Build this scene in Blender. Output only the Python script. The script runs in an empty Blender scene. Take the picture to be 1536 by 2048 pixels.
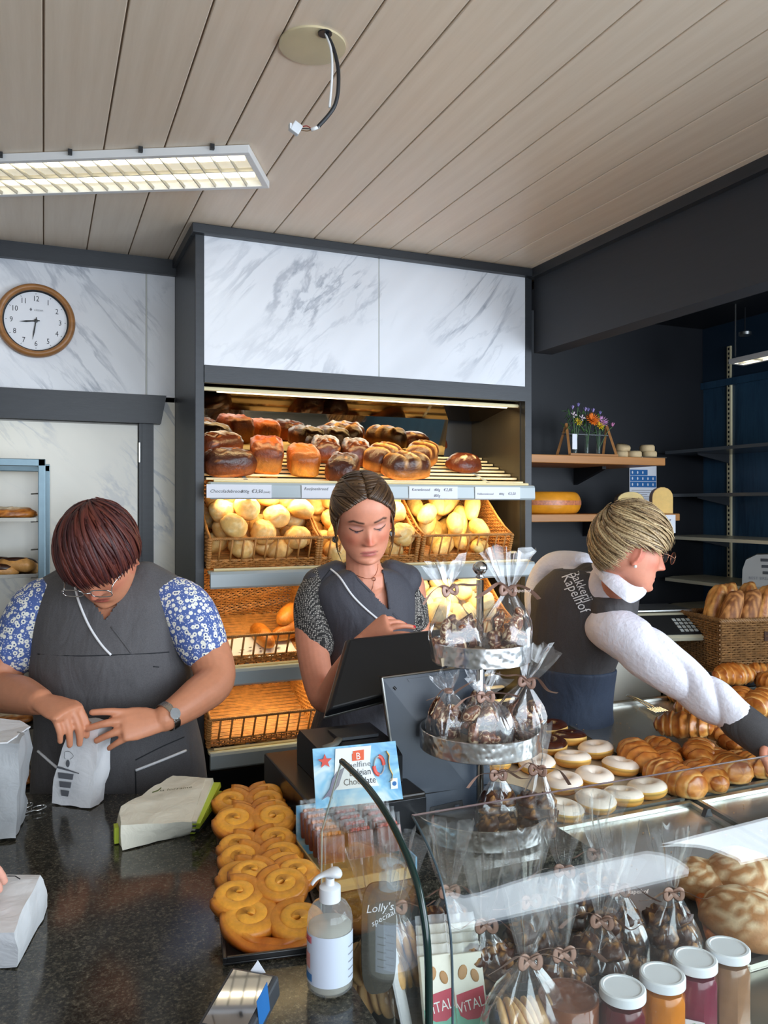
import bpy, bmesh, math, random
import numpy as np
from mathutils import Vector, Matrix, noise
from mathutils.bvhtree import BVHTree
R = math.radians
S = bpy.context.scene
COL = S.collection
# ------------------------------------------------------------------ camera (pinhole geometry of the photograph, 1536 x 2048)
TH = R(23.06); FPX = 1600.0; CU, CV, CZ = 768.0, 1010.0, 1.60
FW = Vector((math.sin(TH), math.cos(TH), 0)); RT = Vector((math.cos(TH), -math.sin(TH), 0)); UP = Vector((0, 0, 1))
EYE = Vector((0, 0, CZ))
cam = bpy.data.objects.new('camera', bpy.data.cameras.new('camera')); COL.objects.link(cam); S.camera = cam
cam.location = EYE; cam.rotation_euler = (R(90), 0, -TH)
cam.data.sensor_fit = 'VERTICAL'; cam.data.sensor_height = 36.0; cam.data.lens = FPX / 2048 * 36.0
cam.data.shift_y = (CV - 1024) / 2048; cam.data.clip_start = 0.02
# ------------------------------------------------------------------ light
S.view_settings.view_transform = 'Standard'; S.view_settings.look = 'None'; S.view_settings.gamma = 1.0
S.view_settings.use_curve_mapping = False; S.view_settings.exposure = 0.22
S.cycles.transparent_max_bounces = 28; S.cycles.max_bounces = 9; S.cycles.caustics_reflective = False; S.cycles.caustics_refractive = False
W = bpy.data.worlds.new('world'); S.world = W; W.use_nodes = True
W.node_tree.nodes['Background'].inputs[0].default_value = (0.62, 0.74, 0.95, 1); W.node_tree.nodes['Background'].inputs[1].default_value = 0.9
def area(name, loc, look, sx, sy, power, col):
    l = bpy.data.lights.new(name, 'AREA'); l.shape = 'RECTANGLE'; l.size = sx; l.size_y = sy; l.energy = power; l.color = col
    o = bpy.data.objects.new(name, l); COL.objects.link(o); o.location = loc
    o.rotation_euler = (Vector(look) - Vector(loc)).to_track_quat('-Z', 'Y').to_euler(); return o
area('daylight_shop_window', (1.2, -1.58, 1.72), (1.2, 3.0, 1.45), 3.2, 1.5, 82, (0.80, 0.90, 1.0))
area('daylight_side_window', (2.93, -0.2, 1.6), (0.6, 1.6, 1.0), 1.7, 1.3, 72, (0.80, 0.90, 1.0))
# ------------------------------------------------------------------ pixel geometry: a pixel and a true distance give a point of the room
def ray(u, v): return FW + RT * ((u - CU) / FPX) + UP * ((CV - v) / FPX)
def P(u, v, t): return EYE + ray(u, v) * t
def PY(u, v, y): d = ray(u, v); return EYE + d * (y / d.y)
def PX(u, v, x): d = ray(u, v); return EYE + d * (x / d.x)
def PZ(u, v, z): d = ray(u, v); return EYE + d * ((z - CZ) / d.z)
def C(l, t, z=0.0): q = RT * l + FW * t; return Vector((q.x, q.y, z))
# ------------------------------------------------------------------ materials
def lin(c):
    return tuple(((x / 255 / 12.92) if x / 255 <= 0.04045 else ((x / 255 + 0.055) / 1.055) ** 2.4) for x in c)
MATS = {}
class NT:
    def __init__(s, name):
        s.m = bpy.data.materials.new(name); s.m.use_nodes = True; s.t = s.m.node_tree; s.N = s.t.nodes; s.b = s.N['Principled BSDF']; s._tc = None
    def n(s, typ, **kw):
        x = s.N.new(typ)
        for k, v in kw.items():
            if k[0] == 'i' and k[1:].isdigit(): x.inputs[int(k[1:])].default_value = v
            elif k in x.inputs: x.inputs[k].default_value = v
            else: setattr(x, k, v)
        return x
    def l(s, a, b): s.t.links.new(a, b)
    def co(s, scale=(1, 1, 1), rot=(0, 0, 0), kind='Object'):
        tc = s.n('ShaderNodeTexCoord'); mp = s.n('ShaderNodeMapping'); mp.inputs['Scale'].default_value = scale; mp.inputs['Rotation'].default_value = rot
        s.l(tc.outputs[kind], mp.inputs[0]); return mp.outputs[0]
    def ramp(s, fac, stops, interp='LINEAR'):
        r = s.n('ShaderNodeValToRGB'); r.color_ramp.interpolation = interp; e = r.color_ramp.elements
        while len(e) < len(stops): e.new(0.5)
        for x, (p, c) in zip(e, stops): x.position = p; x.color = (*c, 1) if len(c) == 3 else c
        s.l(fac, r.inputs[0]); return r.outputs[0]
    def noise(s, co, scale, detail=3, rough=0.5, dist=0.0):
        x = s.n('ShaderNodeTexNoise', Scale=scale, Detail=detail, Roughness=rough, Distortion=dist); s.l(co, x.inputs['Vector']); return x.outputs['Fac']
    def mix(s, fac, a, b, mode='MIX'):
        x = s.n('ShaderNodeMix', data_type='RGBA', blend_type=mode)
        for i, val in ((0, fac), (6, a), (7, b)):
            if hasattr(val, 'links') or hasattr(val, 'is_linked'): s.l(val, x.inputs[i])
            elif isinstance(val, (int, float)): x.inputs[i].default_value = val
            else: x.inputs[i].default_value = (*val, 1)
        return x.outputs[2]
    def bump(s, h, strength=0.3, dist=0.01):
        x = s.n('ShaderNodeBump', Strength=strength, Distance=dist); s.l(h, x.inputs['Height']); s.l(x.outputs[0], s.b.inputs['Normal'])
    def base(s, c):
        if isinstance(c, tuple): s.b.inputs['Base Color'].default_value = (*c, 1)
        else: s.l(c, s.b.inputs['Base Color'])
    def set(s, **kw):
        for k, v in kw.items(): s.b.inputs[k.replace('_', ' ')].default_value = v
        return s
def mk(name, rgb, rough=0.5, metal=0.0, var=0.0, vscale=30.0, bump=0.0, bscale=60.0, bdist=0.004, stretch=(1, 1, 1), **kw):
    """plain procedural material: colour with a noise variation and a noise relief"""
    if name in MATS: return MATS[name]
    t = NT(name); c = lin(rgb); t.set(Roughness=rough, Metallic=metal)
    if var or bump: co = t.co(stretch)
    if var:
        f = t.noise(co, vscale, 4, 0.6)
        t.base(t.ramp(f, [(0.3, tuple(x * (1 - var) for x in c)), (0.7, tuple(min(1, x * (1 + var)) for x in c))]))
    else: t.base(c)
    if bump: t.bump(t.noise(co, bscale, 4, 0.6), bump, bdist)
    for k, v in kw.items(): t.b.inputs[k.replace('_', ' ')].default_value = v
    MATS[name] = t.m; return t.m
def mk_attr(name, rough=0.5, bump=0.0, bscale=60.0, bdist=0.003, var=0.12, vscale=60, **kw):
    """colour from the mesh's own colour layer 'Col' (crust browning, skin, lips), slightly mottled"""
    if name in MATS: return MATS[name]
    t = NT(name); t.set(Roughness=rough); a = t.n('ShaderNodeAttribute', attribute_name='Col'); co = t.co()
    f = t.noise(co, vscale, 4, 0.65)
    g = t.ramp(f, [(0.3, (1 - var,) * 3), (0.7, (1 + var,) * 3)])
    t.base(t.mix(1.0, a.outputs['Color'], g, 'MULTIPLY'))
    if bump: t.bump(t.noise(co, bscale, 4, 0.6), bump, bdist)
    for k, v in kw.items(): t.b.inputs[k.replace('_', ' ')].default_value = v
    MATS[name] = t.m; return t.m
# ------------------------------------------------------------------ mesh builder
class MB:
    def __init__(s): s.v = []; s.f = []; s.m = []; s.c = []
    def add(s, verts, faces, mi=0, col=None):
        o = len(s.v); s.v += [tuple(x) for x in verts]; s.f += [tuple(i + o for i in f) for f in faces]; s.m += [mi] * len(faces)
        if col is not None:
            while len(s.c) < o: s.c.append((1, 1, 1))
            s.c += [tuple(x) for x in col] if len(col) == len(verts) and not isinstance(col[0], (int, float)) else [tuple(col)] * len(verts)
        return s
    def box(s, lo, hi, M=None, mi=0, bev=0.0):
        lo, hi = Vector(lo), Vector(hi)
        if bev > 0:
            bm = bmesh.new(); bmesh.ops.create_cube(bm, size=1.0)
            for v in bm.verts: v.co = Vector((lo[i] + (v.co[i] + 0.5) * (hi[i] - lo[i]) for i in range(3)))
            bmesh.ops.bevel(bm, geom=bm.edges[:], offset=bev, segments=2, affect='EDGES', profile=0.5)
            bm.verts.index_update(); vs = [v.co.copy() for v in bm.verts]; fs = [[v.index for v in f.verts] for f in bm.faces]; bm.free()
        else:
            vs = [Vector((x, y, z)) for x in (lo.x, hi.x) for y in (lo.y, hi.y) for z in (lo.z, hi.z)]
            fs = [(0, 1, 3, 2), (4, 6, 7, 5), (0, 4, 5, 1), (2, 3, 7, 6), (0, 2, 6, 4), (1, 5, 7, 3)]
        if M is not None: vs = [M @ v for v in vs]
        return s.add(vs, fs, mi)
    def loft(s, rings, mi=0, caps=True, closed=True, col=None):
        n = len(rings[0]); vs = [p for r in rings for p in r]; fs = []
        for i in range(len(rings) - 1):
            for j in range(n if closed else n - 1):
                k = (j + 1) % n; fs.append((i * n + j, i * n + k, (i + 1) * n + k, (i + 1) * n + j))
        if caps and closed: fs.append(tuple(range(n - 1, -1, -1))); fs.append(tuple((len(rings) - 1) * n + j for j in range(n)))
        return s.add(vs, fs, mi, col)
    def tube(s, pts, rad, n=8, mi=0, flat=None, up=None, caps=True, col=None):
        """round or flattened (flat = second radius / first) tube along points"""
        pts = [Vector(p) for p in pts]; m = len(pts); rings = []
        if not hasattr(rad, '__len__'): rad = [rad] * m
        prev = None
        for i in range(m):
            t = (pts[min(i + 1, m - 1)] - pts[max(i - 1, 0)])
            t = t.normalized() if t.length > 1e-9 else Vector((0, 0, 1))
            if up is not None: a = Vector(up[i] if hasattr(up[0], '__len__') else up)
            elif prev is None: a = Vector((0, 0, 1)) if abs(t.z) < 0.9 else Vector((0, 1, 0))
            else: a = prev
            a = a - t * a.dot(t); a = a.normalized() if a.length > 1e-6 else t.orthogonal().normalized(); prev = a; b = t.cross(a); fl = 1.0 if flat is None else flat
            rings.append([pts[i] + (b * math.cos(2 * math.pi * k / n) + a * (math.sin(2 * math.pi * k / n) * fl)) * rad[i] for k in range(n)])
        return s.loft(rings, mi, caps, True, col)
    def lathe(s, prof, n=24, M=None, mi=0, caps=True, col=None):
        rings = []
        for r, z in prof: rings.append([Vector((r * math.cos(2 * math.pi * k / n), r * math.sin(2 * math.pi * k / n), z)) for k in range(n)])
        if M is not None: rings = [[M @ p for p in r] for r in rings]
        return s.loft(rings, mi, caps, True, col)
    def ell(s, c, r, M=None, nu=16, nv=10, mi=0, e=1.0, col=None):
        c = Vector(c); rings = []
        sp = lambda x: math.copysign(abs(x) ** e, x)
        for i in range(nv + 1):
            a = -math.pi / 2 + math.pi * (i if 0 < i < nv else (0.06 if i == 0 else nv - 0.06)) / nv
            rings.append([Vector((r[0] * sp(math.cos(a)) * sp(math.cos(2 * math.pi * k / nu)), r[1] * sp(math.cos(a)) * sp(math.sin(2 * math.pi * k / nu)), r[2] * sp(math.sin(a)))) for k in range(nu)])
        rings = [[c + (M @ p if M is not None else p) for p in q] for q in rings]
        return s.loft(rings, mi, True, True, col)
    def prism(s, poly, depth, M=None, mi=0):
        """2-D polygon (x, y) extruded in z from 0 to depth"""
        n = len(poly); vs = [Vector((x, y, 0)) for x, y in poly] + [Vector((x, y, depth)) for x, y in poly]
        fs = [tuple(range(n - 1, -1, -1)), tuple(range(n, 2 * n))] + [(i, (i + 1) % n, n + (i + 1) % n, n + i) for i in range(n)]
        if M is not None: vs = [M @ v for v in vs]
        return s.add(vs, fs, mi)
    def grid(s, fn, nu, nv, mi=0, col=None):
        vs = [fn(i / nu, j / nv) for j in range(nv + 1) for i in range(nu + 1)]
        fs = [(j * (nu + 1) + i, j * (nu + 1) + i + 1, (j + 1) * (nu + 1) + i + 1, (j + 1) * (nu + 1) + i) for j in range(nv) for i in range(nu)]
        return s.add(vs, fs, mi, col)
    def mesh(s, name, mats, smooth=False):
        me = bpy.data.meshes.new(name); me.from_pydata(s.v, [], s.f)
        for m in (mats if isinstance(mats, (list, tuple)) else [mats]): me.materials.append(m)
        if max(s.m or [0]): me.polygons.foreach_set('material_index', s.m)
        if s.c:
            while len(s.c) < len(s.v): s.c.append((1, 1, 1))
            a = me.color_attributes.new('Col', 'FLOAT_COLOR', 'POINT'); arr = np.ones((len(s.v), 4), np.float32); arr[:, :3] = s.c; a.data.foreach_set('color', arr.ravel())
        if smooth:
            me.polygons.foreach_set('use_smooth', [True] * len(me.polygons))
            if smooth is not True: me.set_sharp_from_angle(angle=R(smooth))
        me.update(); return me
    def build(s, name, mats, parent=None, smooth=False, fix=True):
        me = s.mesh(name, mats, smooth)
        if fix:
            bm = bmesh.new(); bm.from_mesh(me); bmesh.ops.recalc_face_normals(bm, faces=bm.faces[:]); bm.to_mesh(me); bm.free()
        return link(name, me, parent)
def mloc(o):
    return Matrix.Translation(o.location) @ o.rotation_euler.to_matrix().to_4x4() if o is not None else Matrix()
def wm(o):
    m = mloc(o) if o.parent is None else wm(o.parent) @ o.matrix_parent_inverse @ mloc(o); return m
def link(name, data, parent=None, world=True):
    """link an object; with world=True its data are in room coordinates whatever its parent"""
    o = bpy.data.objects.new(name, data); COL.objects.link(o)
    if parent is not None:
        o.parent = parent
        if world: o.matrix_parent_inverse = wm(parent).inverted()
    return o
def tag(o, label=None, cat=None, group=None, kind=None):
    if label: o['label'] = label
    if cat: o['category'] = cat
    if group: o['group'] = group
    if kind: o['kind'] = kind
    return o
def thing(name, label, cat, loc=(0, 0, 0), group=None, rz=0.0):
    o = bpy.data.objects.new(name, None); COL.objects.link(o); o.location = loc; o.rotation_euler = (0, 0, rz); o.empty_display_size = 0.05
    return tag(o, label, cat, group)
def copy_tree(o, parent=None):
    c = o.copy(); COL.objects.link(c); c.parent = parent
    for ch in list(o.children): copy_tree(ch, c)
    return c
def frame(o, x, y, z=None):
    """4x4 matrix from an origin and two axes"""
    x = Vector(x).normalized(); z = x.cross(Vector(y)).normalized(); y = z.cross(x)
    return Matrix(((x.x, y.x, z.x, o[0]), (x.y, y.y, z.y, o[1]), (x.z, y.z, z.z, o[2]), (0, 0, 0, 1)))
def text(name, body, size, mt, M, parent=None, align='LEFT', sx=1.0, shear=0.0, ext=0.0):
    cu = bpy.data.curves.new(name, 'FONT'); cu.body = body; cu.size = size; cu.align_x = align; cu.shear = shear; cu.extrude = ext; cu.resolution_u = 2
    tmp = bpy.data.objects.new('tmp', cu); COL.objects.link(tmp); bpy.context.view_layer.update()
    me = bpy.data.meshes.new_from_object(tmp.evaluated_get(bpy.context.evaluated_depsgraph_get())); bpy.data.objects.remove(tmp); bpy.data.curves.remove(cu)
    me.transform(M @ Matrix.Diagonal((sx, 1, 1, 1))); me.materials.clear(); me.materials.append(mt); me.name = name
    return link(name, me, parent)
def st(o): o['kind'] = 'structure'; return o
rnd = random.Random(7)
def nz(p, sc, seed=0.0): return noise.noise(Vector((p[0] * sc + seed, p[1] * sc + seed * 1.7, p[2] * sc - seed)))
def lerp(a, b, t): return a + (b - a) * t
def lerp3(a, b, t): t = max(0.0, min(1.0, t)); return tuple(a[i] + (b[i] - a[i]) * t for i in range(3))
def sstep(a, b, x): t = max(0.0, min(1.0, (x - a) / (b - a))); return t * t * (3 - 2 * t)
# ================================================================== ROOM
def marble(name, rot, tint=(236, 238, 243)):
    t = NT(name); t.set(Roughness=0.22); c = lin(tint); g = lin((150, 156, 168))
    co = t.co((1.0, 1.0, 1.0), rot)
    st_ = t.n('ShaderNodeMapping'); st_.inputs['Scale'].default_value = (0.9, 0.9, 3.2); t.l(co, st_.inputs[0])
    f1 = t.noise(st_.outputs[0], 1.7, 6, 0.58, 0.5)
    v1 = t.ramp(f1, [(0.465, (0, 0, 0)), (0.495, (1, 1, 1)), (0.505, (1, 1, 1)), (0.525, (0, 0, 0))])
    f2 = t.noise(st_.outputs[0], 3.6, 5, 0.55, 0.3)
    v2 = t.ramp(f2, [(0.47, (0, 0, 0)), (0.5, (0.4, 0.4, 0.4)), (0.52, (0, 0, 0))])
    f3 = t.noise(co, 3.0, 2); m3 = t.ramp(f3, [(0.42, (0, 0, 0)), (0.62, (1, 1, 1))])
    k = t.mix(1.0, t.mix(1.0, v1, v2, 'ADD'), m3, 'MULTIPLY')
    soft = t.ramp(t.noise(st_.outputs[0], 1.3, 3), [(0.35, tuple(x * 0.86 for x in c)), (0.6, c)])
    kk = t.n('ShaderNodeMath', operation='MULTIPLY'); t.l(k, kk.inputs[0]); kk.inputs[1].default_value = 0.6
    t.base(t.mix(kk.outputs[0], soft, g)); MATS[name] = t.m; return t.m
M_mar_a = marble('marble_header', (0, R(48), 0)); M_mar_b = marble('marble_wall', (0, R(-52), 0)); M_mar_c = marble('marble_door', (0, R(-46), 0), (236, 231, 216))
M_dark = mk('dark_painted_wood', (44, 47, 52), 0.42, var=0.12, vscale=6, stretch=(2, 2, 14), bump=0.06, bscale=20)
M_black = mk('black_panel', (18, 20, 24), 0.4)
M_beam = mk('dark_beam_paint', (46, 49, 55), 0.55, var=0.06, vscale=9, stretch=(1, 1, 20))
def _plank():
    t = NT('ceiling_plank_wood'); t.set(Roughness=0.38); co = t.co((14, 0.7, 14)); f = t.noise(co, 3.0, 5, 0.65)
    t.base(t.ramp(f, [(0.3, lin((222, 204, 182))), (0.72, lin((234, 218, 198)))])); t.bump(f, 0.05, 0.002); return t.m
M_plank = _plank()
M_floor = mk('floor_tile', (120, 116, 110), 0.4, var=0.1, vscale=4)
M_wallp = mk('plain_plaster', (205, 200, 192), 0.8, var=0.03, vscale=5)
def _navy():
    t = NT('navy_stained_wood'); t.set(Roughness=0.33); co = t.co((1, 1, 0.10))
    w = t.noise(co, 26, 4, 0.6, 1.5); f = t.noise(t.co((1, 1, 0.3)), 6, 3)
    a = t.ramp(w, [(0.35, lin((30, 56, 80))), (0.5, lin((48, 82, 108))), (0.65, lin((38, 66, 92)))]); t.base(t.mix(0.4, a, t.ramp(f, [(0.3, lin((28, 52, 74))), (0.7, lin((54, 88, 114)))]))); t.bump(w, 0.12, 0.003); return t.m
M_navy = _navy()
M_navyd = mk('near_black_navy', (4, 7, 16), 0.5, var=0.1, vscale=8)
ZC = 2.482; YB = 2.98; YF = 2.55; XA = 0.439; XI0 = 0.468; XI1 = 1.66; XI2 = 1.69; XR = 2.95; YW = -1.65; XL = -2.3
floor = st(MB().box((XL - 0.1, YW - 0.1, -0.1), (XR + 0.15, YB + 0.15, 0)).build('floor', M_floor))
ceil = st(MB().box((XL - 0.1, YW - 0.1, ZC + 0.0075), (XR + 0.15, YB + 0.15, ZC + 0.1)).build('ceiling', mk('ceiling_void', (176, 156, 134), 0.8)))
bw = 0.1375
pm = MB().box((0.0018, YW, 0), (bw - 0.0018, YB, 0.007), bev=0.0018).mesh('board', M_plank)
for k in range(-17, 21):
    x = k * bw
    if x + bw < XL or x > XR - bw: continue
    o = link('board', pm, ceil, False); o.location = (x, 0, ZC)
wb = st(MB().box((XL - 0.1, YB, 0), (XR + 0.15, YB + 0.1, ZC)).build('wall_back', M_wallp))
zL0, zL1 = 1.889, 1.99          # lintel
def slab(name, x0, x1, z0, z1, m, par, y=YB, th=0.012): return MB().box((x0, y - th, z0), (x1, y, z1), bev=0.0012).build(name, m, par)
slab('panel', -1.6, 0.3365, zL1 - 0.02, ZC - 0.05, M_mar_b, wb); slab('panel', 0.3415, XA, zL1 - 0.02, ZC - 0.05, M_mar_b, wb)
MB().box((0.3365, YB - 0.0135, zL1), (0.3415, YB, ZC - 0.05)).build('joint_strip', mk('pale_strip', (190, 192, 186), 0.4), wb)
slab('panel', 0.36, XA, 0.1, zL1, M_mar_c, wb)
t1 = st(MB().box((XL, YB - 0.035, ZC - 0.055), (XA, YB, ZC)).build('trim_1', M_dark))
# door with lintel and post
d1 = st(thing('door_1', 'marble-look door leaf in a dark frame under the clock', 'door', (-0.1, YB, 0)))
slab('leaf', -0.75, 0.308, 0.01, zL0 - 0.006, M_mar_c, d1, YB - 0.003, 0.02)
MB().box((0.312, YB - 0.03, 0), (0.362, YB, zL0)).build('post', M_dark, d1); MB().box((0.322, YB - 0.034, 0), (0.34, YB - 0.03, zL0)).build('post_bead', M_dark, d1)
MB().prism([(-0.9, zL0), (0.385, zL0), (0.404, zL1), (-0.9, zL1)], 0.05, Matrix(((1, 0, 0, 0), (0, 0, -1, YB), (0, 1, 0, 0), (0, 0, 0, 1)))).build('lintel', M_dark, d1)
hp = PY(279, 905, YB - 0.03)
MB().tube([hp - UP * 0.035, hp + UP * 0.035], 0.006, 10).build('hinge', mk('satin_steel', (190, 192, 190), 0.3, 1.0), d1)
# alcove (dark side area with cheese shelves)
wr = st(MB().box((XR, 0.75, 0), (XR + 0.1, YB, ZC)).box((XR, YW, 0), (XR + 0.1, -1.05, ZC)).box((XR, -1.05, 0), (XR + 0.1, 0.75, 0.9)).box((XR, -1.05, 2.3), (XR + 0.1, 0.75, ZC)).build('wall_right', M_navy))
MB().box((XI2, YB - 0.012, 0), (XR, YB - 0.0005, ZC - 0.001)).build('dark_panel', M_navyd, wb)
st(MB().box((1.7, YW, 2.172), (1.78, YF + 0.001, ZC)).build('trim_2', M_beam))
st(MB().box((1.675, YW, ZC - 0.034), (1.7, YF - 0.0, ZC)).build('trim_3', M_dark))
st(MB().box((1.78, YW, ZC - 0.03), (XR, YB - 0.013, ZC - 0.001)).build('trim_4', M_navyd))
tr = P(1402, 770, 3.85)
st(MB().box((XR - 0.02, 1.0, tr.z - 0.02), (XR, YB - 0.013, tr.z + 0.012)).build('trim_5', M_navy))
MB().box((XR - 0.006, 1.0, tr.z + 0.012), (XR, YB - 0.013, ZC - 0.03)).build('gloss_panel', mk('dark_gloss_panel', (34, 52, 70), 0.08), wr)
# walls behind the camera, with the shop window
wf = st(MB().box((XL, YW - 0.1, 0), (XR, YW, 0.75)).box((XL, YW - 0.1, 2.45), (XR, YW, ZC)).box((XL, YW - 0.1, 0.75), (-0.6, YW, 2.45)).box((2.85, YW - 0.1, 0.75), (XR, YW, 2.45)).build('wall_front', M_wallp))
st(MB().box((XL - 0.1, YW, 0), (XL, YB, ZC)).build('wall_left', M_wallp))
w1 = st(thing('window_1', 'wide shop window facing the street', 'window', (1.1, YW, 0.75)))
for x in (-0.6, 0.55, 1.7, 2.81): MB().box((x, YW - 0.07, 0.75), (x + 0.04, YW - 0.02, 2.45)).build('mullion', M_dark, w1)
w2 = st(thing('window_2', 'side shop window beside the counter', 'window', (XR, -0.1, 0.9)))
for y in (-1.05, -0.2, 0.71): MB().box((XR + 0.02, y, 0.9), (XR + 0.07, y + 0.04, 2.3)).build('mullion', M_dark, w2)
# ================================================================== GRANITE COUNTER
def _granite():
    t = NT('granite'); t.set(Roughness=0.13); co = t.co(); f = t.noise(co, 210, 3, 0.7); g = t.noise(co, 70, 4, 0.7)
    a = t.ramp(f, [(0.36, lin((26, 26, 23))), (0.5, lin((58, 56, 49))), (0.62, lin((104, 98, 84))), (0.74, lin((160, 150, 132)))])
    t.base(t.mix(0.45, a, t.ramp(g, [(0.35, lin((22, 22, 20))), (0.7, lin((80, 76, 66)))]))); t.set(Coat_Weight=0.0); return t.m
M_gran = _granite(); ZK = 0.95
cpoly = [C(-1.25, 1.80), C(-0.22, 1.80), Vector((0.52, 1.87, 0)), Vector((0.955, 1.87, 0)), Vector((0.955, 1.24, 0)), Vector((0.385, 1.24, 0)), Vector((0.385, 0.62, 0)), C(-1.25, 0.62)]
cnt = thing('counter', 'speckled dark granite sales counter under the paper bags', 'counter', (0, 1.2, 0))
MB().prism([(p.x, p.y) for p in cpoly], 0.035, Matrix.Translation((0, 0, ZK - 0.035))).build('worktop', M_gran, cnt)
ctr = sum(cpoly, Vector()) / len(cpoly)
for nm_, pl_ in (('base_cabinet', [C(-1.22, 1.77), C(-0.23, 1.77), C(-0.23, 0.65), C(-1.22, 0.65)]), ('till_cabinet', [Vector((0.4, 1.25, 0)), Vector((0.945, 1.25, 0)), Vector((0.945, 1.84, 0)), Vector((0.53, 1.84, 0)), C(-0.2, 1.77)])):
    MB().prism([(p.x, p.y) for p in pl_], ZK - 0.037, None).build(nm_, M_dark, cnt)
# ================================================================== BREAD CABINET
cab = thing('bread_cabinet', 'tall dark bread cabinet with marble header and lit tilted shelves', 'cabinet', (1.07, YF, 0))
M_bronze = mk('brushed_bronze_steel', (104, 98, 88), 0.36, 0.75, var=0.12, vscale=5, stretch=(1, 1, 0.1))
M_cream = mk('cream_enamel', (226, 214, 176), 0.35); M_rail = mk('grey_price_rail', (176, 188, 192), 0.3); M_slat = mk('pale_slat', (238, 224, 180), 0.4)
M_mirror = mk('mirror_glass', (215, 200, 175), 0.03, 1.0)
MB().box((XA, YF, 0), (XI0, YB, ZC), bev=0.002).build('side_panel', M_dark, cab)
MB().box((XI1, YF, 0), (XI2, YB, ZC), bev=0.002).build('side_panel', M_dark, cab)
MB().box((XI0, YF + 0.03, 0.5), (XI0 + 0.004, YB - 0.02, 2.0)).build('steel_liner', M_bronze, cab); MB().box((XI1 - 0.004, YF + 0.03, 0.5), (XI1, YB - 0.02, 2.0)).build('steel_liner', M_bronze, cab)
z0h, z1h = 2.043, 2.458; xs = PY(758, 600, YF).x
MB().box((XI0, YF + 0.001, z0h), (xs - 0.002, YF + 0.02, z1h)).build('header_panel', M_mar_a, cab); MB().box((xs + 0.002, YF + 0.001, z0h), (XI1, YF + 0.02, z1h)).build('header_panel', M_mar_a, cab)
MB().box((xs - 0.002, YF + 0.004, z0h), (xs + 0.002, YF + 0.02, z1h)).build('joint_strip', MATS['pale_strip'], cab)
MB().box((XA - 0.012, YF - 0.025, ZC - 0.03), (XI2 + 0.01, YF + 0.02, ZC - 0.0005), bev=0.002).build('top_trim', M_dark, cab)
MB().box((XA - 0.012, YF + 0.02, ZC - 0.03), (XA, YB - 0.036, ZC - 0.0005)).build('top_trim', M_dark, cab)
MB().box((XI0, YF - 0.004, z0h - 0.055), (XI1, YF + 0.02, z0h)).build('lower_trim', M_dark, cab)
MB().box((XI0, YB - 0.03, 0.3), (XI1, YB - 0.012, 2.1)).build('back_panel', M_black, cab)
# sloping mirror roof and tilted back mirror of the top row
MB().add([(XI0 + .004, YF + .06, 1.985), (XI1 - .004, YF + .06, 1.985), (XI1 - .004, 2.87, 1.942), (XI0 + .004, 2.87, 1.942), (XI0 + .004, YF + .06, 2.0), (XI1 - .004, YF + .06, 2.0), (XI1 - .004, 2.87, 1.957), (XI0 + .004, 2.87, 1.957)], [(0, 1, 2, 3), (4, 7, 6, 5), (0, 4, 5, 1), (2, 6, 7, 3), (0, 3, 7, 4), (1, 5, 6, 2)]).build('roof_mirror', mk('smoked_mirror', (120, 96, 70), 0.06, 1.0), cab)
MB().box((XI0 + .004, 0, -0.19), (XI1 - .16, 0.006, 0.0), Matrix.Translation((0, 2.862, 1.946)) @ Matrix.Rotation(R(15), 4, 'X')).build('back_mirror', M_mirror, cab)
MB().tube([(XI0, 2.868, 1.946), (XI1 - .16, 2.868, 1.946)], 0.004, 8).build('mirror_rail', MATS['satin_steel'], cab)
MB().tube([(XI0, YF + 0.045, 1.975), (XI1, YF + 0.045, 1.975)], 0.007, 8).build('front_rail', M_slat, cab)
MB().box((XI0, YF + 0.02, 0.2), (XI1, YF + 0.05, 0.735)).build('plinth', M_black, cab); MB().box((XI0, YF - 0.0, 0.735), (XI1, YB - 0.03, 0.75)).build('bottom_deck', M_black, cab)
M_lamp = NT('warm_tube'); M_lamp.b.inputs['Emission Color'].default_value = (1, 0.80, 0.48, 1); M_lamp.b.inputs['Emission Strength'].default_value = 3.5; M_lamp = M_lamp.m
TILT = R(19)
SHELF = {}
for key, zf, sl in (('a', 1.668, 9), ('b', 1.39, 5), ('c', 1.085, 5), ('d', 0.83, 5)):
    sh = MB().box((XI0 + 0.004, 2.49, zf - 0.006), (XI1 - 0.004, 2.515, zf + 0.004), bev=0.002).build('shelf', M_slat, cab)
    for k in range(sl):
        y = 2.52 + k * (0.35 / (sl - 1)); z = zf + (y - 2.515) * math.tan(TILT)
        MB().box((XI0 + 0.006, y - 0.011, z - 0.005), (XI1 - 0.006, y + 0.011, z + 0.003), bev=0.002).build('slat', M_slat, sh)
    for xx in (0.6, 1.05, 1.5): MB().box((xx - .006, 2.5, zf - .004), (xx + .006, 2.87, zf - .001), Matrix.Translation((0, 2.5, zf)) @ Matrix.Rotation(TILT, 4, 'X') @ Matrix.Translation((0, -2.5, -zf))).build('bracket', M_rail, sh)
    prof = [(0, 0.004), (-0.012, 0.002), (-0.016, -0.006), (-0.018, -0.044), (-0.012, -0.05), (0, -0.048)]
    MB().prism([(2.492 + a, zf + b) for a, b in prof], XI1 - XI0 - 0.012, Matrix(((0, 0, 1, XI0 + .006), (1, 0, 0, 0), (0, 1, 0, 0), (0, 0, 0, 1)))).build('price_rail', M_rail, sh)
    MB().tube([(XI0 + 0.02, 2.50, zf + 0.008), (XI1 - 0.02, 2.50, zf + 0.008)], 0.004, 8).build('stop_rod', M_slat, sh)
    SHELF[key] = zf
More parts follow.
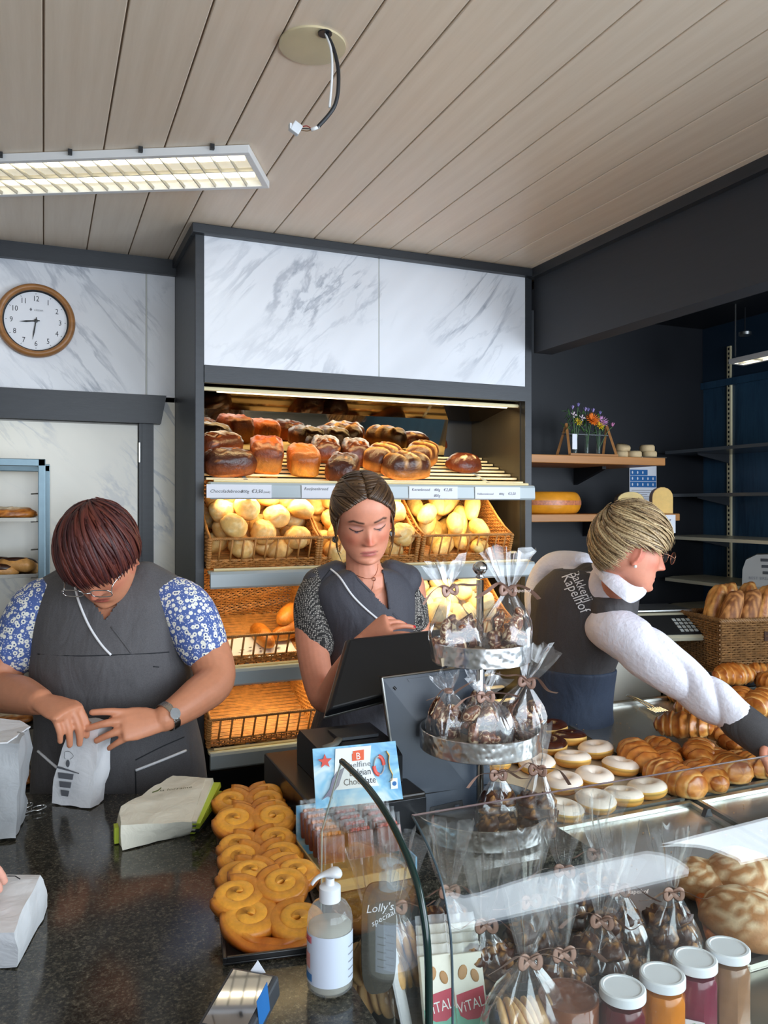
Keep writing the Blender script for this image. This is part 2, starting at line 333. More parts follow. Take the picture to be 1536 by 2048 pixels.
def cablight(name, y, z, power, ang=0.0):
    l = bpy.data.lights.new(name, 'AREA'); l.shape = 'RECTANGLE'; l.size = 1.1; l.size_y = 0.03; l.energy = power; l.color = (1.0, 0.74, 0.36)
    o = bpy.data.objects.new(name, l); COL.objects.link(o); o.location = (1.065, y, z); o.rotation_euler = (ang, 0, 0)
MB().tube([(XI0 + 0.05, 2.60, 1.973), (XI1 - 0.05, 2.60, 1.973)], 0.008, 8).build('light_tube', M_lamp, cab)
cablight('cabinet_light', 2.60, 1.955, 3.2, R(20))
for key in 'abc':
    MB().tube([(XI0 + 0.05, 2.535, SHELF[key] - 0.03), (XI1 - 0.05, 2.535, SHELF[key] - 0.03)], 0.006, 8).build('light_tube', M_lamp, cab)
    cablight('cabinet_light', 2.545, SHELF[key] - 0.045, 2.4, R(22))
# price cards in the top rail
M_card = mk('white_card', (232, 234, 242), 0.5); M_ink = mk('black_ink', (40, 40, 48), 0.6)
def pcard(u0, u1, key, lines, label, zoff=-0.004):
    y = 2.472; a = PY(u0, 980, y).x; b = PY(u1, 980, y).x; zt = SHELF[key] + zoff
    th_ = thing('price_label', label, 'price label', ((a + b) / 2, y, zt - 0.042))
    MB().box((a, y - 0.0012, zt - 0.042), (b, y, zt)).build('card', M_card, th_)
    for i, (s_, xo, sz, zz) in enumerate(lines):
        text('lettering', s_, sz, M_ink, frame((a + (b - a) * xo, y - 0.0018, zt - zz), (1, 0, 0), (0, 0, 1)), th_, shear=0.2)
pcard(413, 543, 'a', [('Chocoladebrood', 0.05, 0.0145, 0.026), ('800g', 0.52, 0.013, 0.026), ('€3,50', 0.68, 0.0155, 0.026), ('(stuk)', 0.87, 0.009, 0.026)], 'white price label of the chocolate bread below the tin loaves')
pcard(603, 700, 'a', [('Rozijnenbrood', 0.05, 0.0135, 0.016), ('400g', 0.7, 0.013, 0.016), ('800g', 0.7, 0.013, 0.036)], 'white two-line price label above the hair of the woman at the till')
pcard(818, 915, 'a', [('Korenbrood', 0.05, 0.0135, 0.016), ('400g', 0.5, 0.0125, 0.016), ('€2,85', 0.7, 0.0145, 0.016), ('800g', 0.5, 0.0125, 0.036)], 'white two-line price label under the slashed dark loaves')
pcard(950, 1040, 'a', [('Volkorenbrood', 0.04, 0.0105, 0.028), ('800g', 0.52, 0.011, 0.028), ('€3,50', 0.72, 0.0135, 0.028)], 'white price label at the end of the bread shelf under the floury oval loaf')
# ================================================================== BASKETS
M_wick = mk('wicker_willow', (186, 128, 66), 0.5, var=0.35, vscale=45, bump=0.2, bscale=150)
M_wick2 = mk('wicker_brown', (132, 96, 58), 0.55, var=0.35, vscale=45, bump=0.2, bscale=150)
def weave(mb, p0, p1, top, pitch=0.0068, r=0.0034, stake=0.017, z0=0.0, amp=0.0035, nrm=None):
    p0, p1 = Vector(p0), Vector(p1); d = p1 - p0; L = d.length; n_ = nrm or Vector((d.y, -d.x, 0)).normalized(); ns = max(2, round(L / stake))
    zmax = max(top(i / ns) for i in range(ns + 1)); k = 0; z = z0 + r
    while z < zmax:
        pts = []
        for i in range(2 * ns + 1):
            s = i / (2 * ns)
            if top(s) < z: continue
            w = math.cos(math.pi * (i / 2 + k)) if i % 2 == 0 else 0.0
            pts.append(p0 + d * s + n_ * (amp * w) + Vector((0, 0, z + 0.0008 * math.sin(i * 1.7 + k * 2.3))))
        if len(pts) > 2: mb.tube(pts, r, 4, flat=0.85)
        z += pitch; k += 1
    for i in range(ns + 1):
        s = i / ns
        if top(s) > 0.02: mb.tube([p0 + d * s, p0 + d * s + Vector((0, 0, top(s)))], 0.0026, 4)
def rim(mb, pts, r=0.0045, tw=0.018):
    pts = [Vector(p) for p in pts]; seg = []
    for a, b in zip(pts[:-1], pts[1:]):
        m = max(2, int((b - a).length / 0.006)); seg += [a.lerp(b, i / m) for i in range(m)]
    seg.append(pts[-1])
    for ph in (0, math.pi * 2 / 3, math.pi * 4 / 3):
        q = []; s = 0
        for i, p in enumerate(seg):
            if i: s += (p - seg[i - 1]).length
            q.append(p + Vector((0.6 * math.cos(s / tw * 6.283 + ph), 0.6 * math.cos(s / tw * 6.283 + ph), math.sin(s / tw * 6.283 + ph))) * r * 0.75)
        mb.tube(q, r * 0.72, 5)
BW, BD, BH, BF = 0.352, 0.33, 0.185, 0.098
def make_basket():
    w = BW / 2; root = thing('bread_basket', 'x', 'basket', (0, 0, 0), 'wicker baskets in the bread cabinet'); mb = MB()
    sd = lambda s: BF + (BH - BF) * sstep(0.0, 1.0, s)
    weave(mb, (-w, BD, 0), (w, BD, 0), lambda s: BH); weave(mb, (-w, 0, 0), (-w, BD, 0), sd); weave(mb, (w, 0, 0), (w, BD, 0), sd)
    weave(mb, (-w, 0, 0), (w, 0, 0), lambda s: 0.024)
    tag(mb.build('weave', M_wick, root, 40), kind='stuff')
    r_ = MB(); rim(r_, [(-w, 0, BF), (w, 0, BF)]); rim(r_, [(-w, 0, 0.026), (w, 0, 0.026)], 0.003)
    rim(r_, [(-w, 0, BF)] + [(-w, BD * i / 6, sd(i / 6)) for i in range(1, 7)]); rim(r_, [(w, 0, BF)] + [(w, BD * i / 6, sd(i / 6)) for i in range(1, 7)]); rim(r_, [(-w, BD, BH), (w, BD, BH)])
    r_.build('rim', M_wick, root, True)
    bm_ = MB().tube([(0, 0, 0.022), (0.004, 0, BF - 0.002)], 0.0034, 6).mesh('bar', M_wick, True)
    for i in range(9):
        b = link('bar', bm_, root, False); b.location = (-w + BW * (i + 0.8) / 9.6, 0, 0)
    pm_ = MB()
    for k in range(12): pm_.lathe([(0.0065, k * 0.0083), (0.0088, k * 0.0083 + 0.004), (0.0065, k * 0.0083 + 0.0083)], 8)
    pm_ = pm_.mesh('corner_post', M_wick, True)
    for sx in (-1, 1): o = link('corner_post', pm_, root, False); o.location = (sx * w, 0, 0)
    fl = MB()
    for i in range(34): fl.tube([(-w, 0.004 + i * 0.0097, 0.002 + 0.0015 * (i % 2)), (w, 0.004 + i * 0.0097, 0.002 + 0.0015 * ((i + 1) % 2))], 0.0046, 4, flat=0.5)
    tag(fl.build('floor_weave', M_wick, root, 40), kind='stuff'); return root
BASK = make_basket(); _bk = [BASK]
def basket(x, key, label, dy=0.0, dz=0.012):
    o = _bk.pop() if _bk else copy_tree(BASK); o.location = (x, 2.515 + dy, SHELF[key] + dz); o.rotation_euler = (TILT, 0, 0); o['label'] = label; return o
# ================================================================== BREAD
M_crust = mk_attr('bread_crust', 0.42, 0.55, 55, 0.006, 0.28, 30, Specular_IOR_Level=0.5)
M_flour = mk_attr('floury_crust', 0.65, 0.35, 120, 0.003, 0.14, 60)
M_gloss = mk_attr('glazed_crust', 0.34, 0.5, 50, 0.006, 0.28, 34)
def blob(name, L, Wd, H, cf, mt, seed=0, e=0.85, amp=0.05, nsc=18, flat=0.35, nu=28, nv=16, disp=None):
    """superellipsoid resting on z=0: x length, y width; cf(p, n) -> colour, p normalised"""
    vs = []; cs = []; sp = lambda x: math.copysign(abs(x) ** e, x)
    rings = []
    for i in range(nv + 1):
        a = -math.pi / 2 + math.pi * min(max(i, 0.08), nv - 0.08) / nv; ring = []
        for k in range(nu):
            b = 2 * math.pi * k / nu; q = Vector((sp(math.cos(a)) * sp(math.cos(b)), sp(math.cos(a)) * sp(math.sin(b)), sp(math.sin(a))))
            z = q.z if q.z > 0 else max(q.z, -1) * flat
            f = 1 + amp * nz(q, nsc * 0.1, seed) + amp * 0.5 * nz(q, nsc * 0.25, seed + 3)
            d = disp(q) if disp else 0.0
            ring.append(Vector((q.x * L / 2 * f, q.y * Wd / 2 * f, (z + flat) / (1 + flat) * H * (f if q.z > 0 else 1))) + Vector((q.x * .3, q.y * .5, max(q.z, 0))) * d); cs.append(lin(cf(q)))
        rings.append(ring)
    mb = MB(); mb.loft(rings, 0, True, True, cs); return mb.mesh(name, mt, True)
def slash(n, w=0.5, ang=0.5):
    def f(q): return max(0.0, math.cos((q.x * n + q.y * ang) * math.pi)) ** 2 * sstep(0.1, 0.6, q.z)
    return f
def tin_disp(q): return 0.006 * sstep(0.15, 0.4, q.z) - 0.004 * math.exp(-((q.z - 0.12) / 0.1) ** 2)
LOAF = {}
def cf_tin(q): 
    k = sstep(0.0, 0.35, q.z + 0.12 * nz(q, 5)); return lerp3((206, 128, 48), lerp3((150, 72, 22), (104, 42, 14), sstep(-0.2, 0.4, nz(q, 4, 2))), k)
def cf_amber(q): return lerp3((214, 140, 50), (176, 92, 28), sstep(0.0, 0.5, q.z + 0.25 * nz(q, 5)))
def cf_yel(q): return lerp3((202, 132, 44), (232, 178, 72), sstep(0.25, 0.6, q.z + 0.2 * nz(q, 6)))
def cf_dark(q): return lerp3((132, 66, 28), lerp3((70, 30, 16), (186, 120, 62), sstep(0.3, 0.55, nz(q, 6, 4)) * 0.8), sstep(0.1, 0.5, q.z))
def cf_sl(q):
    s = slash(3.4, 0.5, 0.9)(q); return lerp3((196, 122, 50), lerp3((74, 34, 16), (212, 158, 92), s), sstep(-0.05, 0.35, q.z))
def cf_sld(q):
    s = slash(3.4, 0.5, 0.9)(q); return lerp3((70, 40, 24), lerp3((46, 26, 20), (108, 78, 60), s), sstep(-0.05, 0.35, q.z))
def cf_oval(q): return lerp3((120, 54, 24), lerp3((86, 36, 18), (226, 196, 150), sstep(0.2, 0.42, nz(q, 3.2, 7)) * sstep(0.55, 0.8, q.z)), sstep(0, 0.4, q.z))
LOAF['tin'] = blob('tin_loaf', 0.20, 0.125, 0.105, cf_tin, M_crust, 1, 0.42, 0.07, 30, 0.55, 36, 22, tin_disp)
LOAF['amber'] = blob('amber_loaf', 0.19, 0.12, 0.09, cf_amber, M_crust, 2, 0.45, 0.06, 30, 0.55, 36, 22, tin_disp)
LOAF['yel'] = blob('yellow_loaf', 0.19, 0.12, 0.085, cf_yel, M_crust, 3, 0.4, 0.05, 30, 0.6, 36, 22, tin_disp)
LOAF['dark'] = blob('dark_loaf', 0.2, 0.125, 0.09, cf_dark, M_gloss, 4, 0.62, 0.07, 30, 0.5, 36, 22)
LOAF['slash'] = blob('slashed_loaf', 0.205, 0.12, 0.095, cf_sl, M_gloss, 5, 0.62, 0.04, 20, 0.45, 56, 24, lambda q: 0.007 * slash(3.4, 0.5, 0.9)(q))
LOAF['slashd'] = blob('dark_slashed_loaf', 0.2, 0.12, 0.085, cf_sld, M_gloss, 6, 0.66, 0.04, 20, 0.45, 56, 24, lambda q: 0.006 * slash(3.4, 0.5, 0.9)(q))
LOAF['oval'] = blob('oval_loaf', 0.16, 0.13, 0.075, cf_oval, M_gloss, 8, 0.85, 0.05, 20, 0.4, 36, 20)
def onplane(u, v, p0, n):
    d = ray(u, v); return EYE + d * ((Vector(p0) - EYE).dot(n) / d.dot(n))
SN = Vector((0, -math.sin(TILT), math.cos(TILT))); SP = Vector((0, 2.52, SHELF['a'] + 0.005))
loaves = [  # u, v of the bottom middle, kind, heading, label
 (462, 956, 'dark', 12, 'dark glossy loaf at the front end of the shelf beside the cabinet post'), (442, 918, 'dark', 30, 'dark loaf behind the glossy one beside the cabinet post'),
 (535, 944, 'tin', 78, 'golden-brown raisin tin loaf with a cracked top, second row'), (610, 951, 'amber', 80, 'amber tin loaf between the raisin loaf and the cracked dark loaf'),
 (690, 964, 'dark', 62, 'cracked dark-topped loaf at the shelf edge above the woman at the till'), (655, 925, 'dark', 75, 'brown loaf behind the amber tin loaf'),
 (716, 930, 'dark', 75, 'dark crowned loaf behind the cracked one at the shelf edge'), (770, 944, 'slash', 40, 'brown loaf with pale slashes, middle of the shelf'),
 (818, 962, 'slash', 8, 'low slashed loaf lying lengthwise at the shelf edge'), (848, 938, 'slash', 45, 'big slashed brown loaf beside the oval floury one'),
 (934, 948, 'oval', 10, 'oval dark loaf with floury crack alone at the shelf end'), (436, 880, 'dark', 50, 'dark loaf in the back row beside the cabinet post'),
 (487, 887, 'tin', 80, 'golden tin loaf in the back row behind the raisin loaf'), (551, 888, 'yel', 84, 'yellow-topped tin loaf in the back row'),
 (618, 896, 'slashd', 60, 'near-black loaf in the back row beside the yellow tin loaf'), (672, 890, 'slashd', 40, 'smooth black loaf in the middle of the back row'),
 (735, 893, 'slashd', 30, 'dark slashed loaf in the back row, second from the oval one'), (795, 895, 'slashd', 55, 'ridged dark loaf in the back row beside the oval one'),
 (868, 905, 'oval', 20, 'oval loaf with white flour in the back row')]
for u, v, k, h, lab in loaves:
    p = onplane(u, v, SP, SN); o = tag(link('bread_loaf', LOAF[k]), lab, 'bread', 'loaves on the top shelf'); 
    o.location = p + Vector((0, 0.035, 0.035 * math.tan(TILT))); o.scale = (.88, .86, .94); o.rotation_euler = (Matrix.Rotation(TILT, 3, 'X') @ Matrix.Rotation(R(h), 3, 'Z')).to_euler()
# rolls
def cf_roll(q): return lerp3((206, 150, 76), lerp3((236, 190, 112), (246, 216, 156), sstep(-0.1, 0.4, nz(q, 7, 1))), sstep(-0.35, 0.25, q.z))
def cf_pist(q): return lerp3((220, 176, 98), (246, 214, 134), sstep(-0.3, 0.4, q.z + 0.2 * nz(q, 4)))
def cf_white(q): return lerp3((214, 184, 124), (236, 216, 168), sstep(-0.3, 0.3, q.z + 0.2 * nz(q, 4)))
def cf_gold(q): return lerp3((214, 148, 60), (182, 108, 36), sstep(-0.1, 0.5, q.z + 0.2 * nz(q, 4)))
ROLL = [blob('roll', 0.092, 0.084, 0.066, cf_roll, M_flour, 11 + i, 0.95, 0.09, 22, 0.6, 24, 14) for i in range(3)]
PIST = [blob('long_roll', 0.155, 0.062, 0.052, cf_pist, M_crust, 15 + i, 0.92, 0.07, 16, 0.6, 28, 14, lambda q: -0.004 * math.exp(-(q.y / 0.12) ** 2) * sstep(0.2, 0.8, q.z)) for i in range(2)]
WHIT = [blob('white_roll', 0.085, 0.07, 0.058, cf_white, M_flour, 18 + i, 0.75, 0.12, 22, 0.6, 20, 12) for i in range(2)]
GOLD = [blob('finger_roll', 0.15, 0.06, 0.055, cf_gold, M_crust, 21, 0.9, 0.05, 16, 0.5, 28, 14)]
def heap(n, w, d, r, seed, zbase=0.0, y0=0.0):
    q = random.Random(seed); pts = []
    for k in range(n):
        best = None
        for _ in range(14):
            x = q.uniform(-w / 2 + r * 0.95, w / 2 - r * 0.95); y = y0 + q.uniform(r, d - r * 0.9); z = zbase
            for a in pts:
                dd = (a.x - x) ** 2 + (a.y - y) ** 2
                if dd < (1.8 * r) ** 2: z = max(z, a.z + 0.78 * math.sqrt((1.8 * r) ** 2 - dd))
            if best is None or z - 0.25 * y < best.z - 0.25 * best.y: best = Vector((x, y, z))
        pts.append(best)
    return pts
ORD = ('first', 'second', 'third', 'fourth', 'fifth', 'sixth', 'seventh', 'eighth', 'ninth', 'tenth', 'eleventh', 'twelfth')
def fill(bk, meshes, pts, name, label, cat, group, tilt=0.5, long=False, seed=0, head=None):
    zs = sorted(p.z for p in pts); cell = {}
    for p in pts:
        k = ('bottom', 'middle', 'top')[min(2, int(3 * zs.index(p.z) / len(zs)))] + ' layer', ('front', 'rear')[p.y > BD * .5]; cell.setdefault(k, []).append(p)
    names = {}
    for k, g in cell.items():
        for i, p in enumerate(sorted(g, key=lambda q_: q_.x)): names[id(p)] = '%s, %s %s, %s from the clock side' % (label, k[0], k[1], ORD[min(i, 11)])
    q = random.Random(seed); Mb = Matrix.Translation(bk.location) @ bk.rotation_euler.to_matrix().to_4x4()
    for i, p in enumerate(pts):
        o = tag(link(name, meshes[i % len(meshes)]), names[id(p)], cat, group); o.location = Mb @ p
        h = q.uniform(0, 6.28) if not long else R(head) + q.uniform(-0.5, 0.5)
        o.rotation_euler = (Matrix.Rotation(TILT, 3, 'X') @ Matrix.Rotation(q.uniform(-tilt, tilt) + 0.25, 3, 'X') @ Matrix.Rotation(q.uniform(-tilt, tilt), 3, 'Y') @ Matrix.Rotation(h, 3, 'Z')).to_euler()
b1 = basket(0.650, 'b', 'wicker basket heaped with round rolls beside the cabinet post'); fill(b1, ROLL, heap(34, BW, BD, 0.044, 1, 0.008), 'round_roll', 'crackled roll in the basket beside the post', 'bread roll', 'rolls in the basket beside the post', seed=1)
b2 = basket(1.012, 'b', 'wicker basket of pale rolls behind the head of the woman at the till'); fill(b2, ROLL, heap(32, BW, BD, 0.044, 2, 0.008), 'round_roll', 'pale roll in the middle basket', 'bread roll', 'rolls in the middle basket', seed=2)
b3 = basket(1.385, 'b', 'wicker basket of long split rolls at the end of the shelf'); fill(b3, PIST, heap(18, BW * 0.92, BD, 0.048, 3, 0.008), 'long_roll', 'long split roll in the end basket', 'bread roll', 'long rolls in the end basket', 0.35, True, 3, 60)
b4 = basket(0.650, 'c', 'wicker basket with paper liner and three finger rolls'); Mb4 = Matrix.Translation(b4.location) @ b4.rotation_euler.to_matrix().to_4x4()
for (x, y, z, h, lab) in ((0.02, 0.11, 0.012, 100, 'golden finger roll lying apart on the paper liner'), (0.115, 0.13, 0.012, 30, 'golden finger roll under another in the paper-lined basket'), (0.12, 0.17, 0.055, 55, 'golden finger roll on top of another in the paper-lined basket')):
    o = tag(link('finger_roll', GOLD[0]), lab, 'bread roll', 'finger rolls'); o.location = Mb4 @ Vector((x, y, z)); o.rotation_euler = (Matrix.Rotation(TILT, 3, 'X') @ Matrix.Rotation(R(h), 3, 'Z')).to_euler()
ln = thing('paper_liner', 'white printed paper liner in the basket with finger rolls', 'paper', Mb4 @ Vector((0, 0.1, 0.008)))
MB().grid(lambda a, b: Mb4 @ Vector((-0.13 + 0.25 * a, 0.012 + 0.13 * b, 0.012 + 0.004 * math.sin(a * 9 + b * 4))), 16, 8).build('sheet', M_card, ln, True)
for i in range(5): MB().ell(Mb4 @ Vector((-0.06 + 0.03 * i, 0.05 + 0.012 * (i % 2), 0.02)), (0.009, 0.004, 0.001), Matrix.Rotation(R(40 * i), 3, 'Z'), 8, 4).build('printed_leaf', M_ink, ln)
b5 = basket(1.385, 'c', 'wicker basket piled with white rolls behind the bagged chocolates'); fill(b5, WHIT, heap(40, BW, BD, 0.038, 5, 0.008), 'white_roll', 'knobbly white roll in its basket', 'bread roll', 'white rolls', seed=5)
b6 = basket(0.650, 'd', 'empty wicker basket lowest in the bread cabinet')
for (u, v, lab) in ((487, 1560, 'pale bun on the dark bottom deck next to the wrapped bag'), (532, 1552, 'pale bun touching two others on the dark bottom deck'), (574, 1523, 'pale bun raised behind the others on the dark bottom deck'), (604, 1545, 'pale bun half hidden by the cash drawer on the bottom deck')):
    o = tag(link('bottom_bun', ROLL[1]), lab, 'bread roll', 'buns on the bottom deck'); p = PY(u, v + 5, 2.605); o.location = (p.x, p.y + (0.05 if 'raised' in lab else 0), 0.751); 
# ================================================================== CEILING FIXTURES
M_white = mk('white_enamel', (225, 226, 226), 0.35); M_alu = mk('louvre_aluminium', (176, 172, 160), 0.3, 0.6); M_steel = MATS['satin_steel']
M_tube = NT('lit_tube'); M_tube.b.inputs['Emission Color'].default_value = (1, 0.93, 0.74, 1); M_tube.b.inputs['Emission Strength'].default_value = 5; M_tube = M_tube.m
M_refl = NT('lit_reflector'); M_refl.base(lin((250, 244, 225))); M_refl.b.inputs['Emission Color'].default_value = (1, 0.94, 0.76, 1); M_refl.b.inputs['Emission Strength'].default_value = 0.34; M_refl = M_refl.m
def louvre_lamp(name, label, pa, ax, ay, L, Wd, z, ncell):
    """louvre fluorescent: corner pa, length axis ax, width axis ay, underside at z"""
    ax = Vector(ax).normalized(); ay = Vector(ay).normalized(); o0 = Vector((pa[0], pa[1], z)); M = Matrix(((ax.x, ay.x, 0, o0.x), (ax.y, ay.y, 0, o0.y), (0, 0, 1, o0.z), (0, 0, 0, 1)))
    t = thing(name, label, 'ceiling light', M @ Vector((L / 2, Wd / 2, 0.05)))
    h = 0.020; b = MB(); e = 0.016
    for lo, hi in (((0, 0, 0), (L, e, h)), ((0, Wd - e, 0), (L, Wd, h)), ((0, e, 0), (e, Wd - e, h)), ((L - e, e, 0), (L, Wd - e, h))): b.box(lo, hi, M, bev=0.0015)
    b.build('frame', M_white, t)
    MB().box((e, e, h - 0.003), (L - e, Wd - e, h), M).build('reflector', M_refl, t)
    MB().box((e, Wd / 2 - 0.002, 0.001), (L - e, Wd / 2 + 0.002, h - 0.01), M).build('spine', M_alu, t)
    lm = MB().prism([(-0.0012, 0.0), (0.0012, 0.0), (0.003, h - 0.012), (-0.003, h - 0.012)], Wd - 2 * e, Matrix(((1, 0, 0, 0), (0, 0, 1, 0), (0, 1, 0, 0.001), (0, 0, 0, 1)))).mesh('louvre', M_alu)
    for i in range(1, ncell):
        o = link('louvre', lm, t, False); o.matrix_parent_inverse = wm(t).inverted() @ M; o.location = (e + (L - 2 * e) * i / ncell, e, 0)
    for yy in (Wd * 0.27, Wd * 0.73): MB().tube([M @ Vector((e + .01, yy, h - 0.008)), M @ Vector((L - e - .01, yy, h - 0.008))], 0.0048, 8).build('tube', M_tube, t)
    return t, M
zl = 2.461
qa = PZ(498, 305, zl); qb = PZ(540, 377, zl); qc = PZ(0, 323, zl)
axL = (qc - qa).normalized(); ayL = (qb - qa); wL = ayL.length; ayL = ayL - axL * ayL.dot(axL)
lamp1, ML = louvre_lamp('fluorescent_lamp', 'long louvred fluorescent lamp on the plank ceiling', qa, axL, ayL, 1.24, ayL.length, zl, 28)
for k in range(5): q = ML @ Vector((0.09 + k * 0.18, -0.006, 0.012)); MB().box(q - Vector((.005, .005, .004)), q + Vector((.005, .005, .0085))).build('clip', M_black, lamp1)  # black blocks stand in for shade in the ceiling board grooves
# ceiling rose with bare cable
pr = PZ(625, 90, ZC)
cr = thing('ceiling_rose', 'round yellowed ceiling disc with a bare lamp cable hanging out', 'ceiling disc', pr)
MB().lathe([(0.064, ZC), (0.064, ZC - 0.004), (0.05, ZC - 0.006), (0.0, ZC - 0.006)], 40, Matrix.Translation((pr.x, pr.y, 0))).build('disc', mk('yellowed_plastic', (206, 192, 156), 0.45, var=0.08, vscale=8), cr, 40)
ph = PZ(650, 66, ZC - 0.006)
MB().lathe([(0.013, ZC - 0.0061), (0.013, ZC - 0.0085), (0.009, ZC - 0.0085)], 20, Matrix.Translation((ph.x, ph.y, 0))).build('grommet', M_black, cr)
t0 = (ph - EYE).dot(FW)
def curve(pts, n=28):
    pts = [Vector(p) for p in pts]; out = []
    for i in range(len(pts) - 1):
        a, b, c, d = pts[max(i - 1, 0)], pts[i], pts[i + 1], pts[min(i + 2, len(pts) - 1)]; m = max(2, n // (len(pts) - 1))
        for k in range(m):
            t = k / m; out.append(0.5 * ((2 * b) + (c - a) * t + (2 * a - 5 * b + 4 * c - d) * t * t + (3 * b - a - 3 * c + d) * t ** 3))
    return out + [pts[-1]]
MB().tube(curve([P(652, 66, t0), P(668, 100, t0 - .01), P(677, 150, t0 - .02), P(670, 210, t0 - .02), P(635, 255, t0 - .02)]), 0.0036, 8).build('black_cable', mk('black_rubber', (30, 32, 36), 0.5), cr, True)
MB().tube(curve([P(650, 64, t0), P(662, 100, t0 - .012), P(664, 150, t0 - .022), P(659, 215, t0 - .02)]), 0.0024, 8).build('white_cable', M_white, cr, True)
MB().tube([P(638, 253, t0 - .02), P(622, 260, t0 - .02)], 0.0034, 8).build('cable_sleeve', M_white, cr, True)
for i, c_ in enumerate(((150, 40, 36), (40, 40, 44), (120, 90, 60))): MB().tube(curve([P(624, 259, t0 - .02), P(614, 252 + 5 * i, t0 - .02), P(602, 254 + 3 * i, t0 - .02)], 10), 0.0009, 6).build('wire', mk('wire_%d' % i, c_, 0.5), cr, True)
pc = P(592, 257, t0 - .02); M_clear = mk('clear_plastic', (235, 240, 245), 0.1, 0, Transmission_Weight=0.85)
MB().box((-.009, -.006, -.010), (.009, .006, .010), Matrix.Translation(pc) @ Matrix.Rotation(0.5, 4, 'Y'), bev=0.002).box((-.013, -.005, -.004), (-.009, .005, .006), Matrix.Translation(pc)).build('connector', mk('clear_connector', (225, 230, 235), 0.25, Alpha=0.75), cr)
# ================================================================== CLOCK
cc = PY(72, 643, YB - 0.012); ck = thing('wall_clock', 'round wooden wall clock with white dial on the marble wall', 'clock', cc)
Mck = frame(cc, (1, 0, 0), (0, 0, 1)); M_cw = mk('clock_wood', (156, 106, 58), 0.4, var=0.2, vscale=12, stretch=(1, 1, 6))
MB().lathe([(0.101, 0.004), (0.104, 0.026), (0.112, 0.034), (0.122, 0.026), (0.125, 0.012), (0.123, 0.0)], 64, Mck, caps=False).build('rim', M_cw, ck, True)
MB().lathe([(0.098, 0.006), (0.1, 0.018), (0.104, 0.018), (0.104, 0.006)], 64, Mck, caps=False).build('inner_ring', M_black, ck, True)
MB().lathe([(0.1, 0.0), (0.1, 0.008)], 64, Mck).build('dial', mk('clock_dial', (228, 230, 236), 0.4), ck)
for h in range(1, 13):
    a = math.pi / 2 - h * math.pi / 6; text('numeral', str(h), 0.026, M_ink, Mck @ Matrix.Translation((0.076 * math.cos(a), 0.076 * math.sin(a) - 0.009, 0.0086)), ck, 'CENTER', 0.8)
for k in range(60):
    if k % 5: continue
    a = k * math.pi / 30; MB().box((0.09, -0.0007, 0.008), (0.094, 0.0007, 0.0088), Mck @ Matrix.Rotation(a, 4, 'Z')).build('tick', M_ink, ck)
def hand_(name, deg, L, w): MB().prism([(-w * 0.6, -0.012), (w * 0.6, -0.012), (w, L * 0.6), (0, L), (-w, L * 0.6)], 0.0012, Mck @ Matrix.Translation((0, 0, 0.0105)) @ Matrix.Rotation(R(-deg), 4, 'Z')).build(name, M_black, ck)
hand_('hour_hand', 263, 0.052, 0.003); hand_('minute_hand', 189, 0.066, 0.0024)
MB().lathe([(0.006, 0.009), (0.006, 0.014), (0.001, 0.0145)], 16, Mck).build('hub', M_black, ck)
text('maker_mark', '♦ citizen', 0.011, mk('grey_ink', (110, 112, 118), 0.6), Mck @ Matrix.Translation((0, 0.034, 0.0086)), ck, 'CENTER')
# ================================================================== TRAY RACK with pastries
M_rackm = mk('blue_grey_rack', (116, 138, 148), 0.35, 0.4, var=0.06); M_trayb = mk('baking_tray', (120, 116, 108), 0.3, 0.9)
yr = 2.66; xr = PY(76, 1000, yr).x; xr1 = PY(91, 1000, yr).x; zt = PY(82, 918, yr).z
rk = thing('tray_rack', 'blue-grey tray rack with pastry trays behind the woman filling a bag', 'rack', (xr, yr, 0))
MB().box((xr, yr, 0.05), (xr1, yr + 0.025, zt), bev=0.002).build('post', M_rackm, rk); MB().box((xr + .012, yr + 0.22, 0.05), (xr1 + .014, yr + 0.245, zt - 0.005), bev=0.002).build('post', M_rackm, rk)
MB().box((xr - 0.6, yr, zt - 0.022), (xr1, yr + 0.025, zt), bev=0.002).build('top_bar', M_rackm, rk); MB().box((xr - 0.6, yr + 0.22, zt - 0.03), (xr1 + .014, yr + 0.245, zt - 0.008), bev=0.002).build('top_bar', M_rackm, rk)
MB().box((xr - 0.6, yr, 0.05), (xr - 0.575, yr + 0.025, zt), bev=0.002).build('post', M_rackm, rk); MB().box((xr - 0.6, yr + 0.22, 0.05), (xr - 0.575, yr + 0.245, zt), bev=0.002).build('post', M_rackm, rk)
for xx in (xr, xr - 0.6): MB().box((xx + .005, yr + 0.025, 0.08), (xx + 0.02, yr + 0.22, 0.1)).build('foot_bar', M_rackm, rk); MB().box((xx + .005, yr + 0.025, zt - 0.02), (xx + 0.02, yr + 0.22, zt - 0.005)).build('side_bar', M_rackm, rk)
def danish(seed, c1=(206, 130, 54), c2=(244, 226, 196)):
    q = random.Random(seed); return blob('danish', 0.13, 0.1, 0.035, lambda p: lerp3(lerp3((150, 84, 30), c1, sstep(-0.3, 0.3, nz(p, 5, seed))), c2, sstep(0.72, 0.9, p.z + 0.2 * nz(p, 4, seed))), M_gloss, seed, 0.8, 0.18, 34, 0.4, 28, 14)
DAN = [danish(31), danish(32), danish(33, (196, 120, 60), (120, 66, 30))]
def bowring(seed):
    mb = MB(); pts = [Vector((0.045 * math.cos(a), 0.038 * math.sin(a), 0.02)) for a in np.linspace(0.5, 6.0, 20)]
    mb.tube(pts, [0.021 + 0.003 * math.sin(i * 1.3) for i in range(20)], 10, col=lin((206, 150, 84))); me = mb.mesh('choc_ring', [M_crust], True); return me
